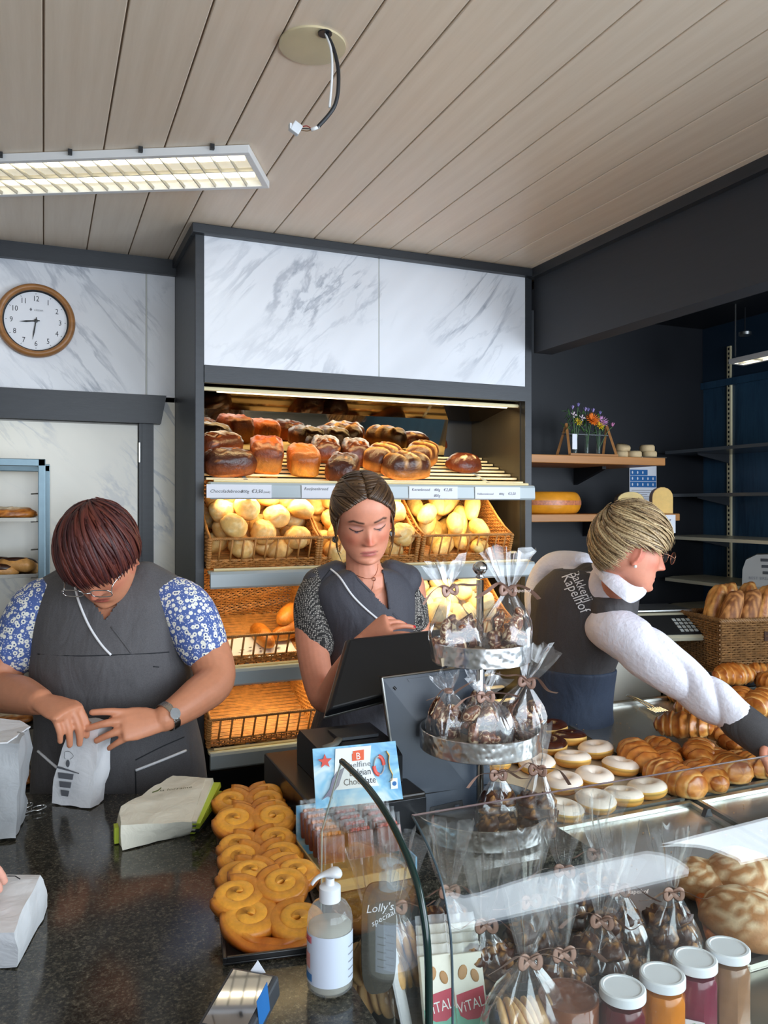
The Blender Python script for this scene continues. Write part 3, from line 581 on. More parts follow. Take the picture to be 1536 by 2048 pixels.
RING = bowring(1); RINGC = MB().tube([Vector((0.045 * math.cos(a), 0.038 * math.sin(a), 0.031)) for a in np.linspace(0.5, 6.0, 20)], 0.0165, 10, flat=0.75).mesh('chocolate', mk('dark_chocolate', (58, 32, 22), 0.3, var=0.15), True)
for i, v in enumerate((1040, 1152, 1290, 1455, 1580)):
    z = PY(60, v, yr).z; MB().box((xr - 0.57, yr - 0.005, z), (xr - 0.004, yr + 0.245, z + 0.004)).box((xr - 0.57, yr - 0.008, z - 0.004), (xr - 0.004, yr - 0.004, z + 0.007)).build('tray', M_trayb, rk)
    for vv in (0, -56):
        zz = PY(60, v + vv, yr).z; MB().tube([(xr + 0.004, yr + 0.012, zz - 0.004), (xr - 0.02, yr + 0.012, zz - 0.006)], 0.005, 6, flat=0.5).build('runner', M_steel, rk)
    if i == 1:
        for j, (u, lab) in enumerate(((22, 'curled dough ring with dark chocolate, half cut by the photo edge'), (58, 'curled dough ring with dark chocolate beside the rack post'))):
            t_ = thing('chocolate_ring', lab, 'pastry', Vector((PY(u, v, yr + .07).x - .035, yr + 0.075, z + 0.004)), 'chocolate rings on the rack'); t_.rotation_euler = (0.25, 0, R(30 + 140 * j))
            link('dough', RING, t_, False); link('chocolate', RINGC, t_, False)
    else:
        labs = (('flaky pastry with white icing on the top rack tray', 'flaky iced pastry behind another on the top rack tray'), (), ('dark danish on the third rack tray', 'dark danish deeper on the third rack tray'), ('golden danish on the fourth rack tray behind the woman', 'golden danish at the back of the fourth rack tray'), ('golden danish lowest on the rack behind the crumpled bag', 'second golden danish lowest on the rack'))[i]
        for j, lab in enumerate(labs):
            o = tag(link('danish', DAN[(0, 0, 2, 1, 1)[i]]), lab, 'pastry', 'danish pastries on the rack'); o.location = (PY(26 - 14 * j, v, yr).x, yr + 0.06 + 0.12 * j, z + 0.004); o.rotation_euler = (0, 0, 0.3 + j)
# ================================================================== ALCOVE: cheese shelves
M_oak = mk('oak_shelf', (178, 122, 70), 0.45, var=0.16, vscale=14, stretch=(0.2, 4, 4)); yb = YB - 0.012
def wshelf(u1, vt, vb, yf, label):
    a = PY(1063, vt, yf); b = PY(u1, vt, yf); zt_ = (PY(1200, vt, yf)).z; zb = PY(1200, vb, yf).z
    t = thing('wooden_shelf', label, 'shelf', (1.95, yb, zb)); MB().box((XI2 + 0.002, yf, zb), (b.x, yb, zt_), bev=0.003).build('board', M_oak, t)
    x = XI2 + 0.62 * (b.x - XI2) + 0.06
    MB().prism([(yb, zb), (yb - 0.2, zb), (yb - 0.2, zb - 0.012), (yb, zb - 0.075)], 0.02, Matrix(((0, 0, 1, x), (1, 0, 0, 0), (0, 1, 0, 0), (0, 0, 0, 1)))).build('bracket', M_black, t)
    return zt_
YS = 2.62
zs1 = wshelf(1331, 912, 928, YS, 'upper oak shelf carrying the flower vials'); zs2 = wshelf(1360, 1028, 1043, YS, 'lower oak shelf carrying the yellow cheese wheel')
def rind(name, c, r=0.4): return mk(name, c, r, var=0.12, vscale=25, bump=0.1, bscale=60)
# gouda wheel
gw = PY(1098, 1028, YS + 0.16); gc = Vector((XI2 + 0.2, YS + 0.172, zs2)); cw = thing('round_cheese', 'whole round orange-yellow cheese wheel with printed band', 'cheese', gc)
gx = 0.165; gh = PY(1100, 984, YS).z - PY(1100, 1030, YS).z
prof = [(0.0, 0)] + [(gx - 0.03 + 0.03 * math.sin(a) , gh / 2 - gh / 2 * math.cos(a)) for a in np.linspace(0.12, math.pi - 0.12, 15)] + [(0.0, gh)]
MB().lathe(prof, 48, Matrix.Translation(gc)).build('cheese_body', rind('orange_rind', (226, 148, 38), 0.28), cw, True)
MB().lathe([(gx + 0.0006, gh * 0.40), (gx + 0.0008, gh * 0.5), (gx + 0.0006, gh * 0.60)], 48, Matrix.Translation(gc), caps=False).build('printed_band', mk('band_print', (196, 120, 84), 0.4, var=0.35, vscale=90), cw, True)
# cut cheeses
def wedge(u, label, c, rc, w, h, rz):
    p = PY(u, 1026, YS + 0.07); p.z = zs2; t = thing('cheese_wedge', label, 'cheese', p); n = 10; prof = [(-w / 2, 0), (w / 2, 0)] + [(w / 2 * math.cos(a) , h * 0.62 + h * 0.38 * math.sin(a)) for a in np.linspace(0, math.pi, n)]
    M = Matrix.Translation(p) @ Matrix.Rotation(R(rz), 4, 'Z') @ Matrix(((1, 0, 0, 0), (0, 0, -1, 0), (0, 1, 0, 0), (0, 0, 0, 1)))
    MB().prism([(x * 0.965, y * 0.975 + 0.001) for x, y in prof], 0.002, M @ Matrix.Translation((0, 0, 0.035))).build('cut_face', rind(label[:9] + '_face', c), t)
    MB().prism(prof, 0.075, M @ Matrix.Translation((0, 0, -0.04))).build('rind', rind(label[:9] + '_rind', rc), t)
wedge(1322, 'tall yellow cut cheese with arched top beside the price card', (232, 186, 84), (212, 160, 62), 0.085, 0.112, -32); wedge(1258, 'pale cut cheese with dark rind behind the blonde hair', (214, 184, 104), (110, 96, 50), 0.11, 0.092, -28)
# price card
pk = thing('price_card', 'white handwritten price card hanging from the lower oak shelf', 'price card', PY(1330, 1066, YS - 0.004)); a = PY(1303, 1030, YS - .004); b = PY(1351, 1066, YS - .004)
MB().box((a.x, YS - 0.004, b.z), (b.x, YS - 0.002, a.z)).build('card', M_card, pk)
for i, s_ in enumerate(('€ 15 kg', '€ 12 kg', 'jong')): text('handwriting', s_, 0.026, M_ink, frame((a.x + 0.02, YS - 0.0046, a.z - 0.03 - 0.028 * i), (1, 0, 0), (0, 0, 1)), pk, shear=0.25)
# wall notice
pn = thing('wall_notice', 'white notice with blue pictogram rows pinned under the upper oak shelf', 'poster', PY(1287, 1010, yb - .002)); a = PY(1259, 926, yb - .003); b = PY(1313, 1018, yb - .003)
MB().box((a.x, yb - 0.003, b.z), (b.x, yb - 0.001, a.z)).build('sheet', M_card, pn); M_blue = mk('notice_blue', (38, 104, 168), 0.5); ww = b.x - a.x
for i, (f0, f1) in enumerate(((0.02, 0.66), (0.02, 0.98), (0.02, 0.98))):
    z1 = a.z - 0.03 - i * 0.028; MB().box((a.x + ww * f0, yb - 0.0042, z1 - 0.026), (a.x + ww * f1, yb - 0.003, z1)).build('blue_row', M_blue, pn)
    for k in range(5 if f1 > 0.9 else 3): MB().ell((a.x + ww * (0.1 + 0.19 * k), yb - 0.0048, z1 - 0.013), (0.004, 0.001, 0.007), None, 8, 6).build('pictogram', M_card, pn)
for k in range(9): MB().box((a.x + ww * 0.08, yb - 0.0038, a.z - 0.128 - k * 0.01), (a.x + ww * (0.85 - 0.1 * (k % 3)), yb - 0.003, a.z - 0.125 - k * 0.01)).build('text_line', mk('grey_print', (150, 152, 160), 0.6), pn)
# small round cheeses on a board
pb = PY(1290, 911, YS + 0.08); tb = tag(MB().box((pb.x - 0.06, YS + 0.03, zs1), (pb.x + 0.075, YS + 0.13, zs1 + 0.006), bev=0.002).build('cheese_tray', MATS['baking_tray']), 'small flat tray under the little cheeses on the upper oak shelf', 'tray')
SC = MB().lathe([(0.0, 0), (0.028, 0.0), (0.0315, 0.006), (0.0315, 0.022), (0.027, 0.029), (0.0, 0.030)], 24).mesh('small_cheese', rind('bloomy_rind', (206, 180, 138), 0.7), True)
for (u, y, z, rx, lab) in ((1243, YS + .09, 0.0, 0, 'small round cheese at the bottom beside the flower frame'), (1244, YS + .11, .03, .35, 'small round cheese leaning on top of another'), (1268, YS + .06, 0.0, 0, 'small flat cheese in front of the leaning one'), (1298, YS + .09, 0.006, .1, 'small cheese with rough top on the flat tray'), (1294, YS + .09, 0.03, .0, 'small cheese stacked on another on the flat tray')):
    o = tag(link('small_cheese', SC), lab, 'cheese', 'small cheeses on the oak shelf'); p = PY(u, 900, y); o.location = (p.x, y, zs1 + z); o.rotation_euler = (rx, 0, 0)
# flower frame
fa = PY(1128, 911, YS + 0.09); fb = PY(1218, 911, YS + 0.09); zf = zs1; xa, xb = fa.x, fb.x; yf = YS + 0.09; hf = 0.135
fr = thing('flower_frame', 'wooden A-frame holding glass vials of mixed flowers', 'flower display', ((xa + xb) / 2, yf, zf))
for xx, s_ in ((xa, 1), (xb, -1)):
    for dy in (-0.045, 0.045): MB().tube([(xx - 0.004 * s_, yf + dy, zf + 0.004), (xx + 0.012 * s_, yf, zf + hf)], 0.0065, 4).build('leg', M_oak, fr)
MB().box((xa - .006, yf - 0.052, zf), (xb + .006, yf - 0.04, zf + 0.011)).build('base_rail', M_oak, fr); MB().box((xa, yf + 0.04, zf), (xb, yf + 0.05, zf + 0.011)).build('base_rail', M_oak, fr)
MB().box((xa, yf - 0.012, zf + 0.09), (xb, yf + 0.012, zf + 0.094)).build('vial_rail', M_clear, fr)
MB().box((xa + 0.012, yf - 0.04, zf + 0.028), (xa + 0.035, yf - 0.039, zf + 0.09)).build('price_tag', M_card, fr)
M_green = mk('stem_green', (74, 108, 62), 0.5, var=0.2); M_glassv = mk('vial_glass', (200, 225, 215), 0.05, Transmission_Weight=0.9, Alpha=0.5)
flc = [((228, 120, 30), 0.034, 30), ((236, 200, 40), 0.022, 18), ((216, 156, 206), 0.029, 22), ((230, 214, 220), 0.017, 14), ((166, 150, 206), 0.020, 14), ((134, 124, 186), 0.018, 12), ((206, 130, 176), 0.020, 16)]
spots = [(0.50, 0.148, 0), (0.74, 0.128, 1), (0.86, 0.148, 2), (0.28, 0.155, 3), (0.14, 0.19, 4), (0.55, 0.188, 5), (0.96, 0.125, 6), (0.25, 0.14, 1), (0.66, 0.185, 4), (0.1, 0.165, 3), (0.42, 0.185, 4), (0.82, 0.178, 5), (0.2, 0.2, 5)]
for i, x in enumerate((0.24, 0.5, 0.76)):
    q = Vector((lerp(xa, xb, x), yf, zf)); MB().lathe([(0.008, 0.012), (0.009, 0.02), (0.009, 0.10), (0.0105, 0.102)], 14, Matrix.Translation(q), caps=False).build('vial', M_glassv, fr, True)
for i, (fx, fz, k) in enumerate(spots):
    c_, r_, n_ = flc[k]; ctr_ = Vector((lerp(xa, xb, fx), yf - 0.012 + 0.02 * ((i * 7) % 3 - 1), zf + fz)); vi = min((0.24, 0.5, 0.76), key=lambda x: abs(x - fx)); root_ = Vector((lerp(xa, xb, vi), yf, zf + 0.03))
    MB().tube(curve([root_, root_.lerp(ctr_, 0.6) + Vector((0, 0, 0.015)), ctr_], 8), 0.0016, 5).build('stem', M_green, fr, True)
    fl_ = MB(); tiltv = Matrix.Rotation(R(55 if k < 4 else 10), 3, 'X')
    for j in range(n_):
        a = 6.283 * j / n_ * (1 if k < 3 else 2.4); e_ = 0.25 + 0.5 * (j % 2) + (0.9 if k > 3 else 0); d = tiltv @ Vector((math.cos(a) * math.cos(e_), math.sin(a) * math.cos(e_), math.sin(e_)))
        fl_.ell(ctr_ + d * r_ * 0.55, (r_ * 0.5, r_ * 0.16, r_ * 0.06), d.to_track_quat('X', 'Z').to_matrix(), 6, 4)
    fl_.build('blossom', mk('petal_%d' % k, c_, 0.6, var=0.2, vscale=120), fr, True)
    if k < 3: MB().ell(ctr_ + tiltv @ Vector((0, 0, 0.004)), (r_ * .22, r_ * .22, r_ * .15), tiltv, 8, 5).build('flower_eye', mk('flower_eye', (120, 60, 24), 0.7), fr, True)
lf = MB(); q_ = random.Random(5)
for i in range(60):
    c0 = Vector((lerp(xa, xb, q_.uniform(0.02, 0.98)), yf + q_.uniform(-.02, .03), zf + q_.uniform(0.1, 0.19))); lf.ell(c0, (0.021, 0.0055, 0.0012), Vector((q_.uniform(-1, 1), q_.uniform(-1, 1), q_.uniform(0, 1.4))).to_track_quat('X', 'Z').to_matrix(), 6, 4)
tag(lf.build('leaves', M_green, fr, True), kind='stuff')
# slotted rail and long shelves on the navy wall
pr_ = PX(1460, 900, XR - 0.004); rl = thing('slotted_rail', 'cream slotted shelf rail on the navy wall', 'shelf rail', (XR, pr_.y, 1.1))
MB().box((XR - 0.012, pr_.y - 0.011, 1.0), (XR - 0.0005, pr_.y + 0.011, 2.34)).build('channel', M_cream, rl); sl_ = MB()
for k in range(62): sl_.box((XR - 0.0126, pr_.y - 0.004, 1.01 + k * 0.0215), (XR - 0.011, pr_.y + 0.004, 1.021 + k * 0.0215))
tag(sl_.build('slots', M_black, rl), kind='stuff')
M_gshelf = mk('painted_shelf', (206, 200, 176), 0.35); M_dshelf = mk('dark_glass_shelf', (84, 90, 96), 0.2)
for i, (v, m_, lab) in enumerate(((893, M_dshelf, 'highest dark wall shelf over the navy boards'), (986, M_dshelf, 'second dark wall shelf over the navy boards'), (1077, M_gshelf, 'cream wall shelf level with the glasses of the blonde woman'), (1168, M_gshelf, 'cream wall shelf carrying the grey dispenser'), (1250, M_gshelf, 'lowest cream wall shelf above the bread basket'))):
    z = max(1.135, PX(1455, v, XR - .27).z); x0 = XR - 0.30; t = thing('display_shelf', lab, 'shelf', (XR, 2.0, z), 'shelves on the navy wall')
    MB().prism([(XR - 0.002, 2.955), (XR - 0.20, 2.955), (x0, 2.90), (x0, 1.3), (XR - 0.002, 1.3)], 0.014, Matrix.Translation((0, 0, z - 0.014))).build('board', m_, t)
    if i < 4: MB().prism([(XR - 0.012, z - 0.014), (XR - 0.2, z - 0.014), (XR - 0.2, z - 0.02), (XR - 0.012, z - 0.055)], 0.006, Matrix(((1, 0, 0, 0), (0, 0, -1, pr_.y + .003), (0, 1, 0, 0), (0, 0, 0, 1)))).build('bracket', M_dark, t)
    if i == 3: zd = z
# grey dispenser
pd_ = PX(1530, 1165, XR - 0.2); dsp = thing('dispenser', 'grey hinged plastic dispenser on a cream wall shelf', 'dispenser', (pd_.x, pd_.y, zd))
Md = Matrix.Translation((pd_.x, pd_.y, zd)) @ Matrix.Rotation(R(-50), 4, 'Z')
MB().prism([(-0.085, 0), (0.085, 0), (0.085, 0.09), (0.06, 0.125), (0.02, 0.135), (-0.03, 0.132), (-0.07, 0.11), (-0.083, 0.07)], 0.09, Md @ Matrix(((1, 0, 0, 0), (0, 0, -1, 0.045), (0, 1, 0, 0), (0, 0, 0, 1)))).build('case', mk('grey_plastic', (150, 150, 148), 0.4), dsp)
for i in range(3): MB().box((-0.015 + .004 * i, -0.0465, 0.105 - 0.026 * i), (0.06 - .012 * i, -0.045, 0.117 - 0.026 * i), Md).build('label_bar', M_dark, dsp)
text('lettering', 'BEST BREAD', 0.017, MATS['grey_ink'], Md @ frame((-0.06, -0.0462, 0.03), (1, 0, 0), (0, 0, 1)), dsp)
# lamp added in place of a reflected ceiling lamp, and spot in the alcove
l2, _ = louvre_lamp('reflection_lamp', 'small bright louvred lamp added for a lamp reflection on the navy wall', P(1457, 728, 3.35), (P(1560, 722, 3.1) - P(1457, 728, 3.35)).xy.to_3d(), RT * 0.2 + FW * 0.12, 0.62, 0.10, P(1457, 728, 3.35).z, 6)
pz_ = P(1457, 728, 3.35)
MB().tube([(pz_.x + .06, pz_.y + .02, pz_.z + 0.04), (pz_.x + .06, pz_.y + .02, ZC - .03)], 0.003, 6).build('suspension_wire', M_steel, l2)
ps = P(1490, 672, 3.45); so = thing('spotlight', 'tiny chrome spotlight hanging over the louvred lamp added for a reflection', 'spotlight', ps)
MB().lathe([(0.02, 0), (0.026, 0.004), (0.026, 0.016), (0.012, 0.02)], 20, Matrix.Translation(ps)).build('can', M_steel, so, 40); MB().tube([ps + UP * 0.018, Vector((ps.x, ps.y, ZC - .03))], 0.0025, 6).build('rod', M_black, so)
# back worktop with scale, white marble-look cabinet
zw = 1.6 - 0.50; bc = thing('back_counter', 'cream marble-look base cabinet with black worktop under the cheese shelves', 'cabinet', (2.1, YB - 0.3, 0)); yw = 2.52
M_blk = mk('black_worktop', (16, 17, 20), 0.12)
MB().prism([(XI2 + .01, yb - .002), (XI2 + .01, yw), (2.32, yw), (XR - 0.2, 2.46), (XR - 0.2, 1.3), (XR - .002, 1.3), (XR - .002, yb - .002)], 0.035, Matrix.Translation((0, 0, zw - 0.035))).build('worktop', M_blk, bc)
for k, (x0, x1) in enumerate(((XI2 + .02, 1.98), (1.985, 2.3))): 
    dr = MB().box((x0, yw + 0.02, 0.1), (x1, yw + 0.04, zw - 0.04), bev=0.002).build('door', M_mar_c, bc); MB().box((x1 - .03, yw + 0.008, zw - 0.2), (x1 - .02, yw + 0.02, zw - 0.1)).build('handle', M_steel, dr)
pa_, pb_ = Vector((2.32, yw + .02, 0)), Vector((XR - 0.19, 2.48, 0))
Mx = frame(pa_, pb_ - pa_, (0, 0, 1)); Ld = (pb_ - pa_).length
for k in range(2): dr = MB().box((Ld * k / 2 + .004, 0.1, -0.02), (Ld * (k + 1) / 2 - .004, zw - .04, 0.0), Mx, bev=0.002).build('door', M_mar_c, bc); MB().box((Ld * (k + .5) / 2, zw - .25, 0), (Ld * (k + .5) / 2 + .01, zw - .12, 0.012), Mx).build('handle', M_dark, dr)
MB().box((XI2 + .02, yw + 0.045, 0), (2.3, yb - 0.003, zw - 0.036)).build('carcass', M_black, bc)
# scale
psc = P(1330, 1250, 3.05); Ms = Matrix.Translation((psc.x, psc.y, zw)) @ Matrix.Rotation(R(-14), 4, 'Z'); sc = thing('shop_scale', 'flat cream shop scale with keypad on the black worktop', 'scale', (psc.x, psc.y, zw)); sc.rotation_euler = (0, 0, 0)
M_sc = mk('scale_housing', (186, 182, 160), 0.4)
MB().prism([(-0.12, 0.012), (-0.11, 0.0), (0.10, 0.0), (0.12, 0.07), (0.10, 0.085), (0.02, 0.085)], 0.30, Ms @ Matrix(((0, 0, 1, -0.18), (1, 0, 0, 0), (0, 1, 0, 0), (0, 0, 0, 1)))).build('housing', M_sc, sc)
Mp = Ms @ Matrix.Translation((-0.03, -0.05, 0.05)) @ Matrix.Rotation(math.atan2(0.073, 0.14), 4, 'X')
MB().box((-0.13, -0.06, -0.001), (0.13, 0.06, 0.002), Mp).build('panel', M_black, sc)
for i in range(4):
    for j in range(4): MB().box((0.045 + 0.019 * i, -0.045 + 0.022 * j, 0.002), (0.058 + 0.019 * i, -0.031 + 0.022 * j, 0.004), Mp).build('key', mk('pale_key', (176, 182, 180), 0.5), sc)
MB().box((-0.19, 0.03, 0.088), (0.13, 0.22, 0.096), Ms, bev=0.002).build('platter', M_steel, sc)
MB().box((-0.03, 0.1, 0.08), (0.0, 0.14, 0.09), Ms).build('platter_post', M_dark, sc)
# ================================================================== PAPER BAGS
def _paper(name, c, tr=0.15):
    t = NT(name); t.set(Roughness=0.55); co = t.co(); f = t.noise(co, 22, 4, 0.6, 0.6); t.base(t.ramp(f, [(0.3, tuple(x * 0.93 for x in lin(c))), (0.7, lin(c))])); t.bump(t.noise(co, 30, 3, 0.55, 0.8), 0.35, 0.006); MATS[name] = t.m; return t.m
M_pap = _paper('white_bag_paper', (238, 238, 240)); M_papc = _paper('cream_bag_paper', (236, 232, 214)); M_pap_shade = _paper('shaded_bag_paper', (176, 178, 180))  # the grey one is white paper with shade put into its colour
M_lime = mk('lime_print', (186, 206, 60), 0.5); M_gprint = mk('grey_bag_print', (96, 98, 104), 0.6)
def crumple(mb_rings, amp, seed):
    out = []
    for r in mb_rings: out.append([p + Vector((nz(p, 22, seed), nz(p, 22, seed + 5), nz(p, 22, seed + 9))) * amp + Vector((nz(p, 55, seed), nz(p, 55, seed + 5), nz(p, 55, seed + 9))) * amp * 0.4 for p in r])
    return out
def polyring(pts, n):
    """resample a closed polygon to n points per edge"""
    out = []
    for a, b in zip(pts, pts[1:] + pts[:1]): out += [a.lerp(b, i / n) for i in range(n)]
    return out
def bagsolid(low, high, nl, mt, name, parent, amp, seed, top=True, bulge=0.0):
    rings = []; low = [Vector(p) for p in low]; high = [Vector(p) for p in high]; c0 = sum(low, Vector()) / len(low)
    for i in range(nl + 1):
        k = i / nl; ring = [a.lerp(b, k) for a, b in zip(low, high)]; c = sum(ring, Vector()) / len(ring); rings.append([c + (p - c) * (1 + bulge * math.sin(math.pi * k)) for p in polyring(ring, 8)])
    def sink(ring, steps, tz):
        c = sum(ring, Vector()) / len(ring); return [[c + (p - c) * (1 - s / (steps + .2)) for p in ring] for s in range(1, steps + 1)]
    if top: rings = rings + sink(rings[-1], 5, 0)
    return MB().loft(crumple(rings, amp, seed), 0, True).build(name, mt, parent, 50)
# bag being filled (upright, held)
A = [P(104, 1596, 1.735), P(180, 1606, 1.705), P(207, 1592, 1.755), P(130, 1585, 1.785)]; B_ = [P(140, 1448, 1.735), P(200, 1446, 1.715), P(224, 1438, 1.765), P(168, 1436, 1.785)]
for p in A: p.z = 0.953
bg = thing('paper_bag', 'upright white paper bag being filled by the woman with red hair', 'paper bag', sum(A, Vector()) / 4)
bagsolid(A, B_, 10, M_pap, 'bag_body', bg, 0.005, 3, False, 0.09)
O0 = A[0].lerp(A[1], 0.16); exb = (A[1] - A[0]).normalized(); eyb = (B_[0] - A[0]); hb_ = eyb.length; eyb = eyb.normalized(); nb = exb.cross(eyb).normalized(); nb = nb if nb.dot(EYE - A[0]) > 0 else -nb
Mbg = frame(A[0].lerp(A[1], 0.40) + nb * 0.0085, exb, eyb)
for i, (w0, w1, y0) in enumerate(((0.0085, 0.011, 0.022), (0.0135, 0.0155, 0.040), (0.018, 0.020, 0.058))): MB().prism([(-w0, y0), (w0, y0), (w1, y0 + 0.012), (-w1, y0 + 0.012)], 0.0008, Mbg).build('printed_block', M_gprint, bg)
MB().prism([(-0.024, 0.079), (0.034, 0.072), (0.034, 0.0735), (-0.012, 0.082), (-0.024, 0.083)], 0.0008, Mbg).build('printed_line', M_gprint, bg)
MB().lathe([(0.0, 0), (0.006, 0), (0.006, 0.0008), (0.0, 0.0008)], 16, Mbg @ Matrix.Translation((0.004, 0.091, 0)) @ Matrix.Diagonal((0.8, 1.3, 1, 1))).build('printed_head', M_gprint, bg)
MB().tube([Mbg @ Vector((0.004 + 0.0115 * math.cos(a) * (1 + 0.16 * math.cos(3 * a)), 0.108 + 0.009 * math.sin(a), 0.0006)) for a in np.linspace(-1.0, 4.2, 26)], 0.0005, 5).build('printed_hat', M_gprint, bg)
# lying bag with lime stripes
up_ = [PZ(240, 1650, 1.000), PZ(384, 1643, 0.998), PZ(411, 1556, 1.018), PZ(345, 1551, 1.018), PZ(241, 1614, 1.006)]
lo_ = [PZ(246, 1701, 0.952), PZ(380, 1668, 0.952), Vector((up_[2].x + .012, up_[2].y + .0, 0.952)), Vector((up_[3].x - .01, up_[3].y, 0.952)), Vector((up_[4].x - .01, up_[4].y, 0.952))]
lb = thing('paper_bag', 'cream paper bag lying on its side with lime green striped gusset', 'paper bag', sum(lo_, Vector()) / 5)
bagsolid(lo_, up_, 5, M_papc, 'bag_body', lb, 0.0035, 11, True, 0.02)
e0, e1, e2, e3 = lo_[1], lo_[2], up_[2], up_[1]
for i in range(7):
    k0 = i / 7; k1 = (i + 1) / 7; off = RT * (0.010 + 0.014 * (i % 2) + 0.006)
    q = [e0.lerp(e3, k0), e1.lerp(e2, k0), e1.lerp(e2, k1), e0.lerp(e3, k1)]; q2 = [p + off * (1.0 if j in (1, 2) else 0.55) for j, p in enumerate(q)]
    MB().add(q + q2, [(0, 1, 2, 3), (4, 7, 6, 5), (0, 4, 5, 1), (1, 5, 6, 2), (2, 6, 7, 3), (3, 7, 4, 0)]).build('gusset_fold', (M_lime, M_dark, M_papc, M_lime, M_gprint, M_lime, M_papc)[i], lb)
MB().box((-.004, -.012, 0), (.004, .012, .03), Matrix.Translation(lo_[0] + (lo_[4] - lo_[0]) * 0.6 - RT * 0.004)).build('gusset_tab', M_lime, lb)
fx = (up_[1] - up_[0]).normalized(); fy = (up_[4] - up_[0]).normalized(); Mlg = frame(PZ(318, 1583, 1.0205) , fx, FW)
text('printed_name', 'la lorraine', 0.016, mk('lime_black', (70, 80, 30), 0.5), Mlg @ Matrix.Rotation(R(12), 4, 'Z'), lb, shear=0.3)
MB().tube([Mlg @ Vector((-0.012, -0.006, 0.001)), Mlg @ Vector((-0.002, 0.004, 0.001)), Mlg @ Vector((0.002, 0.018, 0.001))], 0.0012, 5).build('printed_ear', MATS['lime_black'], lb)
# bag in front at the photo edge
t_ = [PZ(-90, 1745, 1.035), PZ(80, 1751, 1.035), PZ(24, 1866, 1.028), PZ(-150, 1872, 1.028)]; l_ = [PZ(-90, 1790, 0.953), PZ(97, 1812, 0.953), PZ(36, 1932, 0.953), PZ(-150, 1940, 0.953)]
fb_ = thing('paper_bag', 'white paper bag on the counter under the reaching fingers', 'paper bag', sum(l_, Vector()) / 4); bagsolid(l_, t_, 6, M_pap, 'bag_body', fb_, 0.004, 21, True, 0.05)
text('printed_mark', 'o', 0.02, M_ink, frame(PZ(-4, 1899, 0.988), RT, UP), fb_)
MB().tube([PZ(15, 1752, 1.0385), PZ(30, 1752, 1.0385), PZ(40, 1758, 1.0385)], 0.0008, 5).build('printed_line', M_ink, fb_)
# crumpled bag with white flap beside it
l_ = [P(-70, 1655, 1.52), P(32, 1640, 1.55), P(50, 1600, 1.68), P(-70, 1600, 1.68)]; t_ = [P(-80, 1490, 1.50), P(38, 1485, 1.52), P(58, 1452, 1.64), P(-60, 1440, 1.66)]
for p in l_: p.z = 0.953
gb = thing('paper_bag', 'tall crumpled bag, sides coloured grey for shade, white folded top beside the tongs', 'paper bag', sum(l_, Vector()) / 4); bagsolid(l_, t_, 9, M_pap_shade, 'bag_body', gb, 0.009, 31, True, 0.03)
fl = [P(-80, 1496, 1.495), P(14, 1490, 1.505), P(62, 1458, 1.63), P(40, 1446, 1.66), P(-70, 1436, 1.665)]
MB().loft(crumple([polyring([p + UP * z for p in fl], 6) for z in (0.003, 0.006)] , 0.002, 4), 0, True).build('folded_flap', M_pap, gb)
# ================================================================== TONGS
M_chrome = mk('polished_steel', (205, 206, 204), 0.16, 1.0)
def tongs(label, base, tip, w, name='pastry_tongs', claw=True):
    base, tip = Vector(base), Vector(tip); d = (tip - base).normalized(); s = d.cross(UP).normalized(); L = (tip - base).length; t = thing(name, label, 'tongs', base)
    for sg in (-1, 1):
        pts = [base + s * sg * 0.004 + UP * 0.002, base + d * L * 0.3 + s * sg * w * 0.5 + UP * 0.006, base + d * L * 0.75 + s * sg * w * 0.8 + UP * 0.005]
        MB().tube(curve(pts, 12), 0.003, 6).build('arm', M_chrome, t, True)
        c = base + d * L * 0.87 + s * sg * w * 0.8 + UP * 0.005
        if claw:
            for k in range(4): MB().tube([c + s * (k - 1.5) * 0.009 - d * L * 0.12, c + s * (k - 1.5) * 0.009 + d * L * 0.13 + UP * (0.002)], 0.0016, 5).build('tine', M_chrome, t)
            MB().tube([c + s * 0.016 + d * L * 0.13, c - s * 0.016 + d * L * 0.13], 0.0016, 5).build('tine_bar', M_chrome, t)
        else: MB().tube([c + Vector((0.016 * math.cos(a) * d.x - .012 * math.sin(a) * s.x, 0.016 * math.cos(a) * d.y - .012 * math.sin(a) * s.y, 0)) for a in np.linspace(0, 6.283, 18)], 0.002, 5).build('finger_loop', M_chrome, t, True)
    return t
tongs('steel tongs with finger loops beside the crumpled bag', PZ(-30, 1662, 0.953), PZ(78, 1612, 0.953), 0.022, claw=False)
